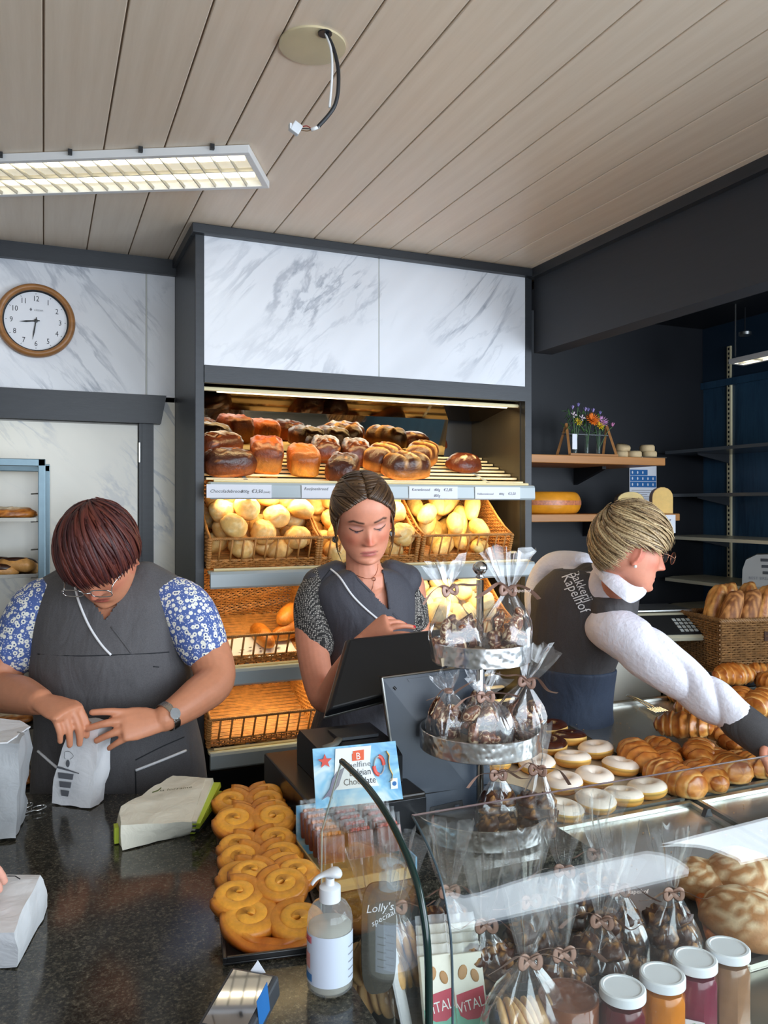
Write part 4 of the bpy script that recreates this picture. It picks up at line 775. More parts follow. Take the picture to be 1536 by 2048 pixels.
# ================================================================== PALMIERS
M_btray = mk('black_tray', (22, 22, 24), 0.3); M_palm = mk_attr('palmier_crust', 0.4, 0.3, 140, 0.002, 0.15, 90)
def palmier():
    mb = MB(); pts = []
    for s in (-1,):
        for a in np.linspace(0.0, 4.4 * math.pi, 70):
            r = 0.002 + 0.0024 * a; pts.append(Vector((-0.033 + r * math.cos(a + 0.4), 0.006 + r * 0.9 * math.sin(a + 0.4), 0)))
    last = pts[-1]; left = pts; right = [Vector((-p.x, p.y, 0)) for p in reversed(pts)]
    end = left[-1]; mid = [Vector((x, -0.036 + 0.5 * abs(x) ** 1.6 * 3, 0)) for x in np.linspace(-0.05, 0.05, 14)]
    def rib(q, w, h, sd=1, base=(246, 172, 60), edge=(176, 88, 22)):
        rr = []; cs = []
        for i, p in enumerate(q):
            t = (q[min(i + 1, len(q) - 1)] - q[max(i - 1, 0)]).normalized(); n = Vector((-t.y, t.x, 0)); k = math.hypot(p.x - math.copysign(0.033, p.x), p.y - .006) / 0.036
            br = sstep(0.55, 1.15, k) * 0.75 + 0.25 * max(0, nz(p, 60)); hh = h * (1 - 0.35 * sstep(0.8, 1.2, k)) + 0.0025 * (1 - min(k, 1)) + 0.0015 * nz(p, 50, 3)
            ring = [(1, 0), (0.97, 0.80), (0.55, 0.985), (-0.55, 0.985), (-0.97, 0.80), (-1, 0)]
            rr.append([p + n * (w * a) + Vector((0, 0, hh * b * (1 + .05 * a * sd))) for a, b in ring]); cs += [lin(lerp3(base, edge, min(1, br + (0.35 if abs(a) > 0.9 else 0)))) for a, b in ring]
        mb.loft(rr, 0, True, True, cs)
    rib(left, 0.0105, 0.0155); rib(right, 0.0105, 0.0155, sd=-1)
    arc = [Vector((0.064 * math.sin(a), 0.012 - 0.052 * math.cos(a), 0)) for a in np.linspace(-1.5, 1.5, 24)]; rib(arc, 0.008, 0.0145)
    arc2 = [Vector((0.052 * math.sin(a), 0.006 - 0.036 * math.cos(a), 0)) for a in np.linspace(-1.1, 1.1, 18)]; rib(arc2, 0.008, 0.015)
    return mb.mesh('palmier', M_palm, True)
PALM = palmier()
ta, tb_, tc = PZ(428, 1612, 0.952), PZ(446, 1932, 0.952), PZ(615, 1908, 0.952); dv = (ta - tb_).normalized(); dh = (tc - tb_); dh = (dh - dv * dh.dot(dv)).normalized(); Lt = (ta - tb_).length; Wt = 0.150
Mt = frame(tb_, dh, dv); pt = thing('pastry_tray', 'narrow black tray of palmiers on the granite', 'tray', tb_ + dh * Wt / 2 + dv * Lt / 2)
MB().box((0, 0, 0), (Wt, Lt, 0.003), Mt, bev=0.001).build('tray_floor', M_btray, pt)
for lo, hi in (((0, 0, 0.003), (0.005, Lt, 0.011)), ((Wt - .005, 0, 0.003), (Wt, Lt, 0.011)), ((0.005, 0, 0.003), (Wt - .005, 0.005, 0.011)), ((0.005, Lt - .005, 0.003), (Wt - .005, Lt, 0.011))): MB().box(lo, hi, Mt, bev=0.001).build('tray_lip', M_btray, pt)
pl = [(0.075, 0.058, 0.026, 17, -14, 1.14, 'biggest palmier, lowest of the row against the soap bottle'), (0.062, 0.115, 0.045, 16, 10, 1.1, 'palmier leaning on the big front one'), (0.085, 0.155, 0.052, 12, -8, 1.05, 'palmier half under the front pair'), (0.07, 0.205, 0.034, 18, 6, 1.08, 'pale palmier in the middle of the black tray'), (0.072, 0.255, 0.037, 18, -4, 1.05, 'palmier behind the pale middle one'), (0.07, 0.31, 0.040, 16, 5, 1.02, 'palmier under the dark-rimmed one'),
      (0.07, 0.375, 0.055, 20, -3, 1.12, 'dark-rimmed palmier on top in the upper half of the tray'), (0.072, 0.435, 0.044, 19, 4, 1.05, 'palmier third from the far end of the tray'), (0.066, 0.50, 0.045, 19, -6, 1.05, 'palmier second from the far end of the tray'), (0.074, 0.56, 0.036, 16, 3, 1.0, 'palmier farthest back on the black tray')]
for x, y, z, tl, rz_, sc_, lab in pl:
    o = tag(link('palmier', PALM), lab, 'pastry', 'palmiers on the black tray'); M = Mt @ Matrix.Translation((x, min(y, Lt - 0.05), z - 0.012)) @ Matrix.Rotation(R(tl), 4, 'X') @ Matrix.Rotation(R(rz_), 4, 'Z')
    o.location = M.to_translation(); o.rotation_euler = M.to_euler(); o.scale = (sc_,) * 3
# ================================================================== SOAP BOTTLE
bp = PZ(660, 1975, 0.951); sb = thing('soap_bottle', 'clear pump bottle of hand gel with white label on the granite', 'bottle', bp); TB = Matrix.Translation(bp)
def thin(name, tint=(1, 1, 1), ior=1.45, haze=0.0, rough=0.02, boost=1.0):
    """thin clear film or pane: see-through, with a Fresnel reflection"""
    if name in MATS: return MATS[name]
    t = NT(name); t.N.remove(t.b); o = t.N['Material Output']; tr = t.n('ShaderNodeBsdfTransparent'); tr.inputs[0].default_value = (*tint, 1); gl = t.n('ShaderNodeBsdfGlossy'); gl.inputs['Roughness'].default_value = rough; gl.inputs[0].default_value = (1, 1, 1, 1)
    f0 = ((ior - 1) / (ior + 1)) ** 2; lw = t.n('ShaderNodeLayerWeight'); lw.inputs[0].default_value = 0.5; pw = t.n('ShaderNodeMath', operation='POWER'); t.l(lw.outputs['Facing'], pw.inputs[0]); pw.inputs[1].default_value = 5.0
    ma = t.n('ShaderNodeMath', operation='MULTIPLY_ADD'); t.l(pw.outputs[0], ma.inputs[0]); ma.inputs[1].default_value = 1 - f0; ma.inputs[2].default_value = f0; mu = t.n('ShaderNodeMath', operation='MULTIPLY', use_clamp=True); t.l(ma.outputs[0], mu.inputs[0]); mu.inputs[1].default_value = boost; mx = t.n('ShaderNodeMixShader'); t.l(mu.outputs[0], mx.inputs[0]); t.l(tr.outputs[0], mx.inputs[1]); t.l(gl.outputs[0], mx.inputs[2]); out = mx.outputs[0]
    if haze:
        df = t.n('ShaderNodeBsdfDiffuse'); df.inputs[0].default_value = (0.85, 0.87, 0.9, 1); m2 = t.n('ShaderNodeMixShader'); m2.inputs[0].default_value = haze; t.l(out, m2.inputs[1]); t.l(df.outputs[0], m2.inputs[2]); out = m2.outputs[0]
    t.l(out, o.inputs[0]); MATS[name] = t.m; return t.m
M_bott = thin('bottle_plastic', (0.97, 0.97, 0.95), 1.4, 0.12, 0.06); rb = 0.0305
MB().lathe([(0.0, 0.001), (0.026, 0.001), (rb, 0.006), (rb, 0.094), (0.029, 0.103), (0.023, 0.113), (0.0135, 0.119), (0.0135, 0.121)], 40, TB, caps=False).build('bottle_shell', M_bott, sb, True)
MB().lathe([(0.0, 0.003), (0.0245, 0.003), (0.029, 0.008), (0.029, 0.086), (0.0, 0.0865)], 32, TB).build('gel', mk('clear_gel', (236, 234, 222), 0.15, Alpha=0.42), sb, True)
aw = math.atan2(-FW.y, -FW.x)
def arcpatch(r, a0, a1, z0, z1, m, name, par, T): return MB().grid(lambda i, j: T @ Vector((r * math.cos(lerp(a0, a1, i)), r * math.sin(lerp(a0, a1, i)), lerp(z0, z1, j))), 20, 2).build(name, m, par, True)
lbl = arcpatch(rb + .0006, aw - 1.75, aw + 1.45, 0.016, 0.082, mk('bottle_label', (214, 222, 238), 0.4), 'label', sb, TB)
arcpatch(rb + .001, aw - 1.55, aw - 0.82, 0.070, 0.079, mk('label_pink', (226, 130, 140), 0.5), 'red_badge', sb, TB)
Mt2 = lambda a, z: TB @ frame(Vector(((rb + .0016) * math.cos(aw + a), (rb + .0016) * math.sin(aw + a), z)), Vector((-math.sin(aw + a), math.cos(aw + a), 0)), (0, 0, 1))
text('badge_text', 'LABS', 0.0085, mk('label_red', (200, 50, 60), 0.5), Mt2(-1.12, 0.0715), sb, 'CENTER')
arcpatch(rb + .001, aw - 1.45, aw - 0.92, 0.036, 0.056, mk('fist_print', (222, 160, 150), 0.5, var=0.2, vscale=150), 'fist_print', sb, TB); arcpatch(rb + .001, aw - 1.55, aw - 0.8, 0.020, 0.030, mk('ribbon_blue', (70, 130, 190), 0.5), 'blue_ribbon', sb, TB)
for k in range(5): arcpatch(rb + .001, aw + 0.95, aw + 1.35, 0.024 + k * 0.01, 0.0255 + k * 0.01, MATS['grey_print'], 'fine_print', sb, TB)
M_wp = mk('white_plastic', (232, 234, 238), 0.35)
MB().lathe([(0.0145, 0.118), (0.0145, 0.136), (0.012, 0.138), (0.006, 0.139), (0.006, 0.148)], 24, TB).build('pump_collar', M_wp, sb, 40)
hd = [bp + UP * 0.149 + RT * x + FW * y + UP * z for x, y, z in ((0.013, 0.004, 0.004), (0.004, 0.0, 0.0055), (-0.008, -0.002, 0.004), (-0.018, -0.005, 0.0), (-0.024, -0.007, -0.007))]
MB().tube(curve(hd, 14), [0.0085, 0.0118, 0.0125, 0.0115, 0.0095, 0.0075, 0.006, 0.0052, 0.0048, 0.0045, 0.0043, 0.004, 0.004][:len(curve(hd, 14))] + [0.004] * max(0, len(curve(hd, 14)) - 13), 10, flat=0.55).build('pump_head', M_wp, sb, True)
# ================================================================== CARD TERMINAL
q = [PZ(466, 1938, 1.004), PZ(550, 1953, 1.004), PZ(512, 2040, 0.991), PZ(432, 2015, 0.991)]; ct = thing('card_terminal', 'card payment terminal with mirror-like screen on a black stand', 'card terminal', sum(q, Vector()) / 4 - UP * 0.04)
xx = (q[1] - q[0]).normalized(); yy = (q[3] - q[0]); yy = (yy - xx * yy.dot(xx)).normalized(); Mq = frame(q[0], xx, yy); wq = (q[1] - q[0]).length; hq = 0.135; sg = -1 if Mq.col[2].z > 0 else 1
MB().box((-.004, -.004, min(0, sg * .03)), (wq + .004, hq, max(0, sg * .03)), Mq, bev=0.004).build('housing', mk('dark_grey_plastic', (60, 62, 66), 0.4), ct)
MB().box((0.002, 0.002, -sg * .0015 if sg > 0 else 0), (wq - .002, 0.085, 0 if sg > 0 else .0015), Mq).build('screen', mk('gloss_screen', (190, 188, 190), 0.03, 0.95), ct)
s1, s2 = P(395, 2050, 0.96), P(480, 2060, 0.95)
MB().add([P(395, 2075, 0.96), P(418, 2008, 1.0), P(436, 2022, 1.0), P(470, 2030, 0.99), P(486, 2014, 1.0), P(500, 2085, 0.95), P(395, 2095, 0.94)] + [p + FW * 0.006 for p in (P(395, 2075, 0.96), P(418, 2008, 1.0), P(436, 2022, 1.0), P(470, 2030, 0.99), P(486, 2014, 1.0), P(500, 2085, 0.95), P(395, 2095, 0.94))], [tuple(range(7)), tuple(range(13, 6, -1))] + [(i, (i + 1) % 7, 7 + (i + 1) % 7, 7 + i) for i in range(7)]).build('shroud', M_black, ct)
MB().box((0.01, 0.03, sg * .03 if sg > 0 else -.075), (wq - .01, 0.1, .075 if sg > 0 else -.03), Mq).build('stand', M_black, ct)
MB().prism([(-0.01, 0), (0.011, 0), (0.001, 0.016)], 0.0012, frame(PZ(514, 1945, 1.0), RT, UP)).build('paper_tip', M_card, ct)
MB().box((wq + .004, 0.03, -.02), (wq + .0046, 0.06, .02), Mq).build('sticker', M_blue, ct)
# ================================================================== TILL
M_till = mk('till_grey', (62, 72, 86), 0.32, var=0.04); M_tillb = mk('till_black', (24, 26, 30), 0.3); M_edge = mk('till_alu', (150, 150, 146), 0.3, 0.8)
# cash drawer
cd = thing('cash_drawer', 'low black cash drawer under the card display carton', 'cash drawer', (0.57, 1.58, 0.951))
MB().box((0.466, 1.43, 0.951), (0.70, 1.80, 1.030), bev=0.004).build('box', mk('drawer_black', (40, 36, 32), 0.22), cd); MB().box((0.468, 1.425, 0.957), (0.698, 1.43, 1.022), bev=0.001).build('drawer_front', M_tillb, cd)
# receipt printer behind the carton
pp = thing('receipt_printer', 'black receipt printer on the cash drawer behind the blue carton', 'printer', (0.56, 1.64, 1.03))
MB().prism([(1.5, 1.031), (1.5, 1.085), (1.54, 1.102), (1.68, 1.108), (1.70, 1.09), (1.70, 1.031)], 0.165, Matrix(((0, 0, 1, 0.515), (1, 0, 0, 0), (0, 1, 0, 0), (0, 0, 0, 1)))).build('case', M_tillb, pp)
MB().tube([(0.525, 1.55, 1.104), (0.555, 1.56, 1.107), (0.57, 1.58, 1.109)], 0.009, 8, flat=0.5).build('lever', mk('lever_grey', (120, 120, 112), 0.4), pp, True)
MB().box((0.57, 1.58, 1.105), (0.66, 1.65, 1.111)).build('paper_door', M_dark, pp)
# touch monitor (seen from behind)
mt_ = [P(690, 1281, 1.93), P(905, 1258, 1.95), P(892, 1372, 1.86), P(646, 1437, 1.83)]
xx = (mt_[1] - mt_[0]).normalized(); dn = (mt_[3] - mt_[0]); dn = (dn - xx * dn.dot(xx)).normalized(); nn = xx.cross(dn); nn = nn if nn.dot(EYE - mt_[0]) > 0 else -nn
mo = thing('touch_monitor', 'tilted black touch monitor of the till seen from behind', 'monitor', (mt_[3] + mt_[2]) / 2 - UP * 0.1)
def quadbox(q, n, th, m, nm, par, taper=1.0, bev=0.0):
    c = sum(q, Vector()) / 4; vs = [p for p in q] + [c + (p - c) * taper + n * th for p in q]
    o = MB().add(vs, [(3, 2, 1, 0), (4, 5, 6, 7), (0, 1, 5, 4), (1, 2, 6, 5), (2, 3, 7, 6), (3, 0, 4, 7)]).build(nm, m, par)
    if bev:
        b_ = o.modifiers.new('bevel', 'BEVEL'); b_.width = bev; b_.segments = 3
    return o
quadbox([p - nn * 0.010 for p in mt_], nn, 0.010, M_edge, 'bezel', mo, 1.0, 0.004); quadbox(mt_, nn, 0.028, M_tillb, 'back_shell', mo, 0.90, 0.006)
c_ = sum(mt_, Vector()) / 4; quadbox([c_ + (p - c_) * 0.93 - nn * 0.0105 for p in mt_], -nn, 0.001, mk('dark_screen', (12, 14, 20), 0.1), 'screen', mo)
cb = c_ + nn * 0.03 + RT * 0.05 - UP * 0.045; MB().tube([cb, P(905, 1395, 1.83), P(905, 1470, 1.80)], [0.035, 0.04, 0.045], 10, flat=0.7).build('neck', M_tillb, mo, True)
# till body with dark front
q0 = [P(764, 1356, 1.70), P(968, 1330, 1.72), P(985, 1590, 1.66), P(803, 1603, 1.655)]; q0[2].z = q0[3].z = 0.953; nn2 = (q0[1] - q0[0]).cross(q0[3] - q0[0]).normalized(); nn2 = nn2 if nn2.dot(EYE - q0[0]) > 0 else -nn2
tb2 = thing('till_terminal', 'blue-grey till housing standing in front of the touch monitor', 'cash register', (q0[2] + q0[3]) / 2)
quadbox([p - nn2 * 0.085 for p in q0], nn2, 0.081, M_tillb, 'rear_housing', tb2); quadbox([p - nn2 * 0.004 for p in q0], nn2, 0.004, M_till, 'front_panel', tb2)
MB().tube([q0[0], q0[3]], 0.0028, 6).tube([q0[0], q0[1]], 0.0022, 6).build('metal_edge', M_edge, tb2)
def onq(a, b, off=0.0012): return q0[0].lerp(q0[1], a).lerp(q0[3].lerp(q0[2], a), b) + nn2 * off
MB().tube([onq(0.0, 0.86, 0.0002), onq(1.0, 0.79, 0.0002)], 0.0012, 5).build('panel_gap', M_black, tb2); MB().tube([onq(0.10, 0.075), onq(0.12, 0.095)], 0.003, 8).build('camera_dot', M_black, tb2)
quadbox([onq(0.24, 0.03), onq(0.9, 0.03), onq(0.9, 0.055), onq(0.26, 0.055)], nn2, 0.002, M_till, 'top_recess', tb2); quadbox([onq(0.33, 0.93), onq(0.68, 0.885), onq(0.69, 0.94), onq(0.30, 0.985)], nn2, 0.002, M_black, 'port_slot', tb2)
for k in range(2): quadbox([onq(0.37 + .22 * k, 0.945 - .028 * k, .004), onq(0.42 + .22 * k, 0.94 - .028 * k, .004), onq(0.42 + .22 * k, 0.965 - .028 * k, .004), onq(0.37 + .22 * k, 0.97 - .028 * k, .004)], nn2, 0.002, M_till, 'port', tb2)
# ================================================================== CARTON with lollipops
hq_ = [P(625, 1498, 1.42), P(791, 1482, 1.45), P(806, 1598, 1.44), P(632, 1618, 1.41)]; xx = (hq_[1] - hq_[0]).normalized(); nn3 = (hq_[1] - hq_[0]).cross(hq_[3] - hq_[0]).normalized(); nn3 = nn3 if nn3.dot(EYE - hq_[0]) > 0 else -nn3
ca = thing('display_carton', 'blue cardboard display carton of chocolate lollipops with sea animals', 'carton', (0.51, 1.36, 0.951))
def _sea():
    t = NT('sea_print'); t.set(Roughness=0.35); co = t.co(); f = t.noise(co, 14, 3, 0.6, 1.0); t.base(t.ramp(f, [(0.3, lin((66, 140, 196))), (0.5, lin((140, 196, 224))), (0.64, lin((214, 232, 236)))])); return t.m
M_sea = _sea()
header = quadbox([p - nn3 * 0.002 for p in hq_], nn3, 0.002, M_sea, 'header_card', ca)
ex3 = (hq_[1] - hq_[0]).normalized(); ey3 = (hq_[0] - hq_[3]).normalized(); wc = (hq_[1] - hq_[0]).length; hc = (hq_[0] - hq_[3]).length; Mh = frame(hq_[3] + nn3 * 0.0022, ex3, ey3)
if Mh.col[2].xyz.dot(nn3) < 0: Mh = Mh @ Matrix.Diagonal((1, 1, -1, 1))
M_or = mk('logo_orange', (226, 88, 40), 0.4); M_bl = mk('ink_dark', (44, 46, 52), 0.5)
MB().prism([(-.30 * wc, .28 * hc), (.26 * wc, .28 * hc), (.16 * wc, .62 * hc), (.19 * wc, .97 * hc), (-.24 * wc, .97 * hc), (-.26 * wc, .6 * hc)], 0.0003, Mh @ Matrix.Translation((wc * 0.5, 0, 0))).build('white_panel', mk('white_print', (232, 234, 232), 0.4), ca)
MB().prism([(-.01, .0), (.011, .0), (.012, .018), (-.008, .017), (-.008, .013), (-.01, .012)], 0.0008, Mh @ Matrix.Translation((wc * 0.52, hc * 0.74, 0.0004))).build('logo_block', M_or, ca)
text('logo_letter', 'B', 0.017, mk('white_ink', (240, 240, 236), 0.4), Mh @ Matrix.Translation((wc * 0.525, hc * 0.76, 0.0016)), ca, 'CENTER', 0.9)
text('brand_lettering', 'belfine', 0.0135, mk('grey_ink2', (120, 122, 124), 0.5), Mh @ Matrix.Translation((wc * 0.54, hc * 0.63, 0.0008)), ca, 'CENTER', 1.15)
text('lettering', 'Belgian', 0.0165, M_bl, Mh @ Matrix.Translation((wc * 0.54, hc * 0.49, 0.0008)), ca, 'CENTER', 0.85); text('lettering', 'Chocolate', 0.0165, M_bl, Mh @ Matrix.Translation((wc * 0.53, hc * 0.34, 0.0008)), ca, 'CENTER', 0.85)
star = [((0.013 if i % 2 == 0 else 0.0055) * math.sin(i * math.pi / 5), (0.013 if i % 2 == 0 else 0.0055) * math.cos(i * math.pi / 5)) for i in range(10)]
MB().prism(star, 0.0008, Mh @ Matrix.Translation((wc * 0.13, hc * 0.78, 0.0006))).build('starfish_print', mk('star_red', (216, 76, 60), 0.4), ca)
MB().prism([(0.0, 0.0), (0.008, 0.010), (0.013, 0.026), (0.022, 0.038), (0.036, 0.044), (0.030, 0.030), (0.024, 0.014), (0.012, 0.002), (0.012, -0.008), (0.004, -0.002), (-0.008, -0.008)], 0.0008, Mh @ Matrix.Translation((wc * 0.12, hc * 0.22, 0.0006))).build('dolphin_print', mk('dolphin_grey', (120, 118, 136), 0.4), ca)
ring_ = [Mh @ Vector((wc * 0.77 + 0.009 * math.cos(a), hc * 0.62 + 0.016 * math.sin(a), 0.0012)) for a in np.linspace(0, 6.283, 25)]
for k in range(4): MB().tube(ring_[k * 6:k * 6 + 7], 0.0034, 6, flat=0.3).build('lifebuoy_print', (MATS['star_red'], MATS['white_print'])[k % 2], ca)
MB().tube([Mh @ Vector((wc * x, hc * y, 0.001)) for x, y in ((0.87, 0.85), (0.9, 0.78), (0.89, 0.68), (0.9, 0.55), (0.93, 0.45), (0.92, 0.35), (0.88, 0.32))], [0.004, 0.0075, 0.006, 0.006, 0.004, 0.003, 0.001], 8, flat=0.15).build('seahorse_print', mk('seahorse_gold', (226, 166, 40), 0.4), ca)
MB().box((wc * .9, hc * .2, 0.0004), (wc * .985, hc * .38, 0.001), Mh).build('seal_print', MATS['white_print'], ca); MB().lathe([(0.0, 0.0011), (0.004, 0.0011), (0.004, 0.0014)], 12, Mh @ Matrix.Translation((wc * .945, hc * .29, 0))).build('seal_dot', M_blue, ca)
# open tray of the carton
x0, x1, y0, y1 = 0.425, 0.60, 1.262, 1.42; zb = 0.951; Mcar = mk('carton_side', (222, 190, 130), 0.5, var=0.05)
MB().box((x0, y0, zb), (x1, y1, zb + 0.003)).build('carton_floor', Mcar, ca); MB().box((x0, y0, zb + .003), (x0 + .003, y1, zb + 0.035)).build('carton_wall', Mcar, ca); MB().box((x1 - .003, y0, zb + .003), (x1, y1, zb + 0.035)).build('carton_wall', M_sea, ca); MB().box((x0 + .003, y0, zb + .003), (x1 - .003, y0 + .003, zb + 0.02)).build('carton_wall', Mcar, ca); MB().box((x0 + .003, y1 - .003, zb + .003), (x1 - .003, y1, zb + 0.095)).build('carton_wall', M_sea, ca)
M_film = thin('clear_film', (0.99, 0.99, 0.99), 1.4, 0.01, 0.08, 1.3)
M_lol = mk('lolly_top', (196, 84, 62), 0.3, var=0.5, vscale=150); M_lol2 = mk('lolly_brown', (120, 62, 44), 0.3, var=0.3, vscale=80); M_lol3 = mk('lolly_orange', (206, 124, 60), 0.3, var=0.3, vscale=90)
lm1 = MB().box((-.024, -.007, 0.0), (.024, .007, .045), bev=.003).mesh('chocolate_bar', M_lol2, 40); lm2 = MB()
for i in range(9): lm2.ell((-.016 + .004 * i, .002 * ((i * 5) % 3 - 1), .047), (.0036, .0052, .0036), None, 8, 5)
lm2a = lm2.mesh('topping', M_lol, True); lm3 = MB().grid(lambda a, b: Vector(((a - .5) * .05, -.0085 + .004 * math.sin(a * 20), b * .066)), 10, 6).grid(lambda a, b: Vector(((a - .5) * .05, .0085 - .004 * math.sin(a * 17), b * .066)), 10, 6).mesh('wrapper', M_film, True); lm4 = MB().tube([(0, 0, -.0), (0, 0, .012)], .0022, 6).mesh('stick', M_card); lm5 = MB()
for i in range(9): lm5.ell((-.016 + .004 * i, .002 * ((i * 5) % 3 - 1), .047), (.0036, .0052, .0036), None, 8, 5)
lm5 = lm5.mesh('topping', M_lol3, True); first = None
for c in range(3):
    for r_ in range(5):
        lab = ('rearmost', 'fourth', 'third', 'second', 'front')[r_] + (' wrapped chocolate lollipop of the orange-topped row in the carton', ' wrapped chocolate lollipop of the middle row in the carton', ' wrapped chocolate lollipop of the row nearest the till')[c]
        t_ = thing('wrapped_lollipop', lab, 'lollipop', (x0 + .032 + c * .055, y1 - .02 - r_ * .024, zb + .012 + 0.028 - 0.002 * r_), 'lollipops in the carton'); t_.rotation_euler = (R(-14), 0, R(-6 + 5 * c))
        link('chocolate_bar', lm1, t_, False); link('topping', lm5 if c == 0 else lm2a, t_, False); link('wrapper', lm3, t_, False); link('stick', lm4, t_, False).location = (0, 0, -.011)
# ================================================================== DISPLAY COUNTER with sloping deck, curved glass
M_deck = mk('deck_steel', (150, 146, 134), 0.3, 0.85, var=0.06, vscale=8); M_tray = mk('tray_aluminium', (186, 186, 180), 0.27, 0.9, var=0.1, vscale=9, bump=0.04, bscale=40)
def deck(y): return 0.95 + 0.10 * (y - 2.1) - 0.012
DN = Vector((0, -0.10, 1)).normalized(); DP = Vector((0, 2.1, 0.938)); DA = math.atan(0.10)
dc = thing('display_counter', 'glass-fronted pastry display counter with sloping steel deck', 'display case', (1.6, 1.5, 0)); Xd0, Xd1, Yd0, Yd1 = 0.962, 2.75, 0.80, 2.16
def dquad(x0, y0, x1, y1, up, th, m, nm, par): 
    return MB().add([(x, y, deck(y) + z) for z in (up, up + th) for x, y in ((x0, y0), (x1, y0), (x1, y1), (x0, y1))], [(3, 2, 1, 0), (4, 5, 6, 7), (0, 1, 5, 4), (1, 2, 6, 5), (2, 3, 7, 6), (3, 0, 4, 7)]).build(nm, m, par)
dquad(Xd0, Yd0, Xd1, Yd1, -0.03, 0.03, M_deck, 'deck', dc); dquad(0.405, Yd0, Xd0, 1.235, -0.03, 0.03, M_deck, 'deck', dc)
MB().box((0.405, Yd0 + .02, 0), (Xd0, 1.22, deck(Yd0) - 0.03)).box((Xd0, Yd0 + .02, 0), (Xd1, Yd1 - .04, deck(Yd0) - 0.03)).build('base_cabinet', M_dark, dc)
M_glass = thin('display_glass', (0.97, 0.99, 0.98), 1.5, 0.0, 0.0, 1.0); M_gedge = mk('glass_edge_green', (22, 44, 40), 0.15)
prof = [(1.10, 1.226), (1.02, 1.223), (0.965, 1.215), (0.92, 1.203), (0.875, 1.182), (0.843, 1.158), (0.824, 1.125), (0.815, 1.09), (0.812, 1.03), (0.812, 0.85)]
prof = [(p.x, p.y) for p in curve([Vector((a, b, 0)) for a, b in prof], 54)]
side = prof + [(1.20, 0.85), (1.195, 0.97), (1.19, 1.09)]
MB().prism(side, 0.006, Matrix(((0, 0, 1, 0.398), (1, 0, 0, 0), (0, 1, 0, 0), (0, 0, 0, 1)))).build('side_pane', M_glass, dc)
MB().tube([(0.401, y, z) for y, z in prof], 0.0042, 6, up=(1, 0, 0), flat=1.1).build('pane_edge', M_gedge, dc, True); MB().tube([(0.401, y, z) for y, z in (prof[0], (1.19, 1.09), (1.195, 0.955))], 0.0015, 6).build('pane_edge', mk('pale_edge', (200, 214, 206), 0.2), dc)
fprof = [(y, z) for y, z in prof if y <= 0.925]; fr = []
for off in (0.0, 0.006):
    for x in (0.43, 2.75): fr.append([Vector((x, y - off * 0.6, z + off)) for y, z in fprof])
n_ = len(fprof); vs = fr[0] + fr[1] + fr[2] + fr[3]; fs = []
for i in range(n_ - 1): fs += [(i, i + 1, n_ + i + 1, n_ + i), (2 * n_ + i, 3 * n_ + i, 3 * n_ + i + 1, 2 * n_ + i + 1), (i, 2 * n_ + i, 2 * n_ + i + 1, i + 1), (n_ + i, n_ + i + 1, 3 * n_ + i + 1, 3 * n_ + i)]
fs += [(0, n_, 3 * n_, 2 * n_), (n_ - 1, 3 * n_ - 1, 4 * n_ - 1, 2 * n_ - 1)]
MB().add(vs, fs).build('front_glass', M_glass, dc, 40)
MB().tube([(0.43, y - .002, z + .003) for y, z in fprof], 0.0016, 6).build('pane_edge', mk('glass_edge_blue', (70, 84, 92), 0.15), dc, True); MB().tube([(0.43, fprof[0][0], fprof[0][1] + .003), (2.75, fprof[0][0], fprof[0][1] + .003)], 0.0012, 6).build('pane_edge', mk('rose_edge', (120, 96, 100), 0.2), dc)
# ------------------------------------------------------------------ trays
def tray(x0, y0, x1, y1, label, up=0.004):
    t = thing('steel_tray', label, 'tray', ((x0 + x1) / 2, (y0 + y1) / 2, deck((y0 + y1) / 2)), 'steel trays on the display deck')
    dquad(x0, y0, x1, y1, up - .003, 0.0025, M_tray, 'tray_floor', t)
    for a, b, c, d in ((x0, y0, x1, y0 + .012), (x0, y1 - .012, x1, y1), (x0, y0 + .012, x0 + .01, y1 - .012), (x1 - .01, y0 + .012, x1, y1 - .012)): dquad(a, b, c, d, up, 0.009, M_tray, 'tray_rim', t)
    return t
tray(0.985, 1.50, 1.432, 2.12, 'steel tray with iced doughnuts'); tray(1.45, 1.50, 2.04, 2.12, 'steel tray half empty with chocolate croissants'); tray(2.06, 1.50, 2.66, 2.12, 'steel tray of pastries under the reaching arm'); tray(0.985, 0.98, 1.432, 1.485, 'bare steel tray in front of the doughnuts'); tray(1.45, 0.98, 2.04, 1.485, 'bare steel tray in front of the croissants'); 
wp = tag(MB().add([(x, y, deck(y) + z) for z in (0.004, 0.0048) for x, y in ((1.0, 1.52), (1.415, 1.52), (1.415, 1.98), (1.0, 1.98))], [(3, 2, 1, 0), (4, 5, 6, 7), (0, 1, 5, 4), (1, 2, 6, 5), (2, 3, 7, 6), (3, 0, 4, 7)]).build('baking_paper', mk('baking_paper', (206, 196, 172), 0.6, var=0.06)), 'thin brownish baking paper under the doughnuts', 'paper')
def ondeck(u, v, up=0.006): return onplane(u, v, DP + Vector((0, 0, up)), DN)
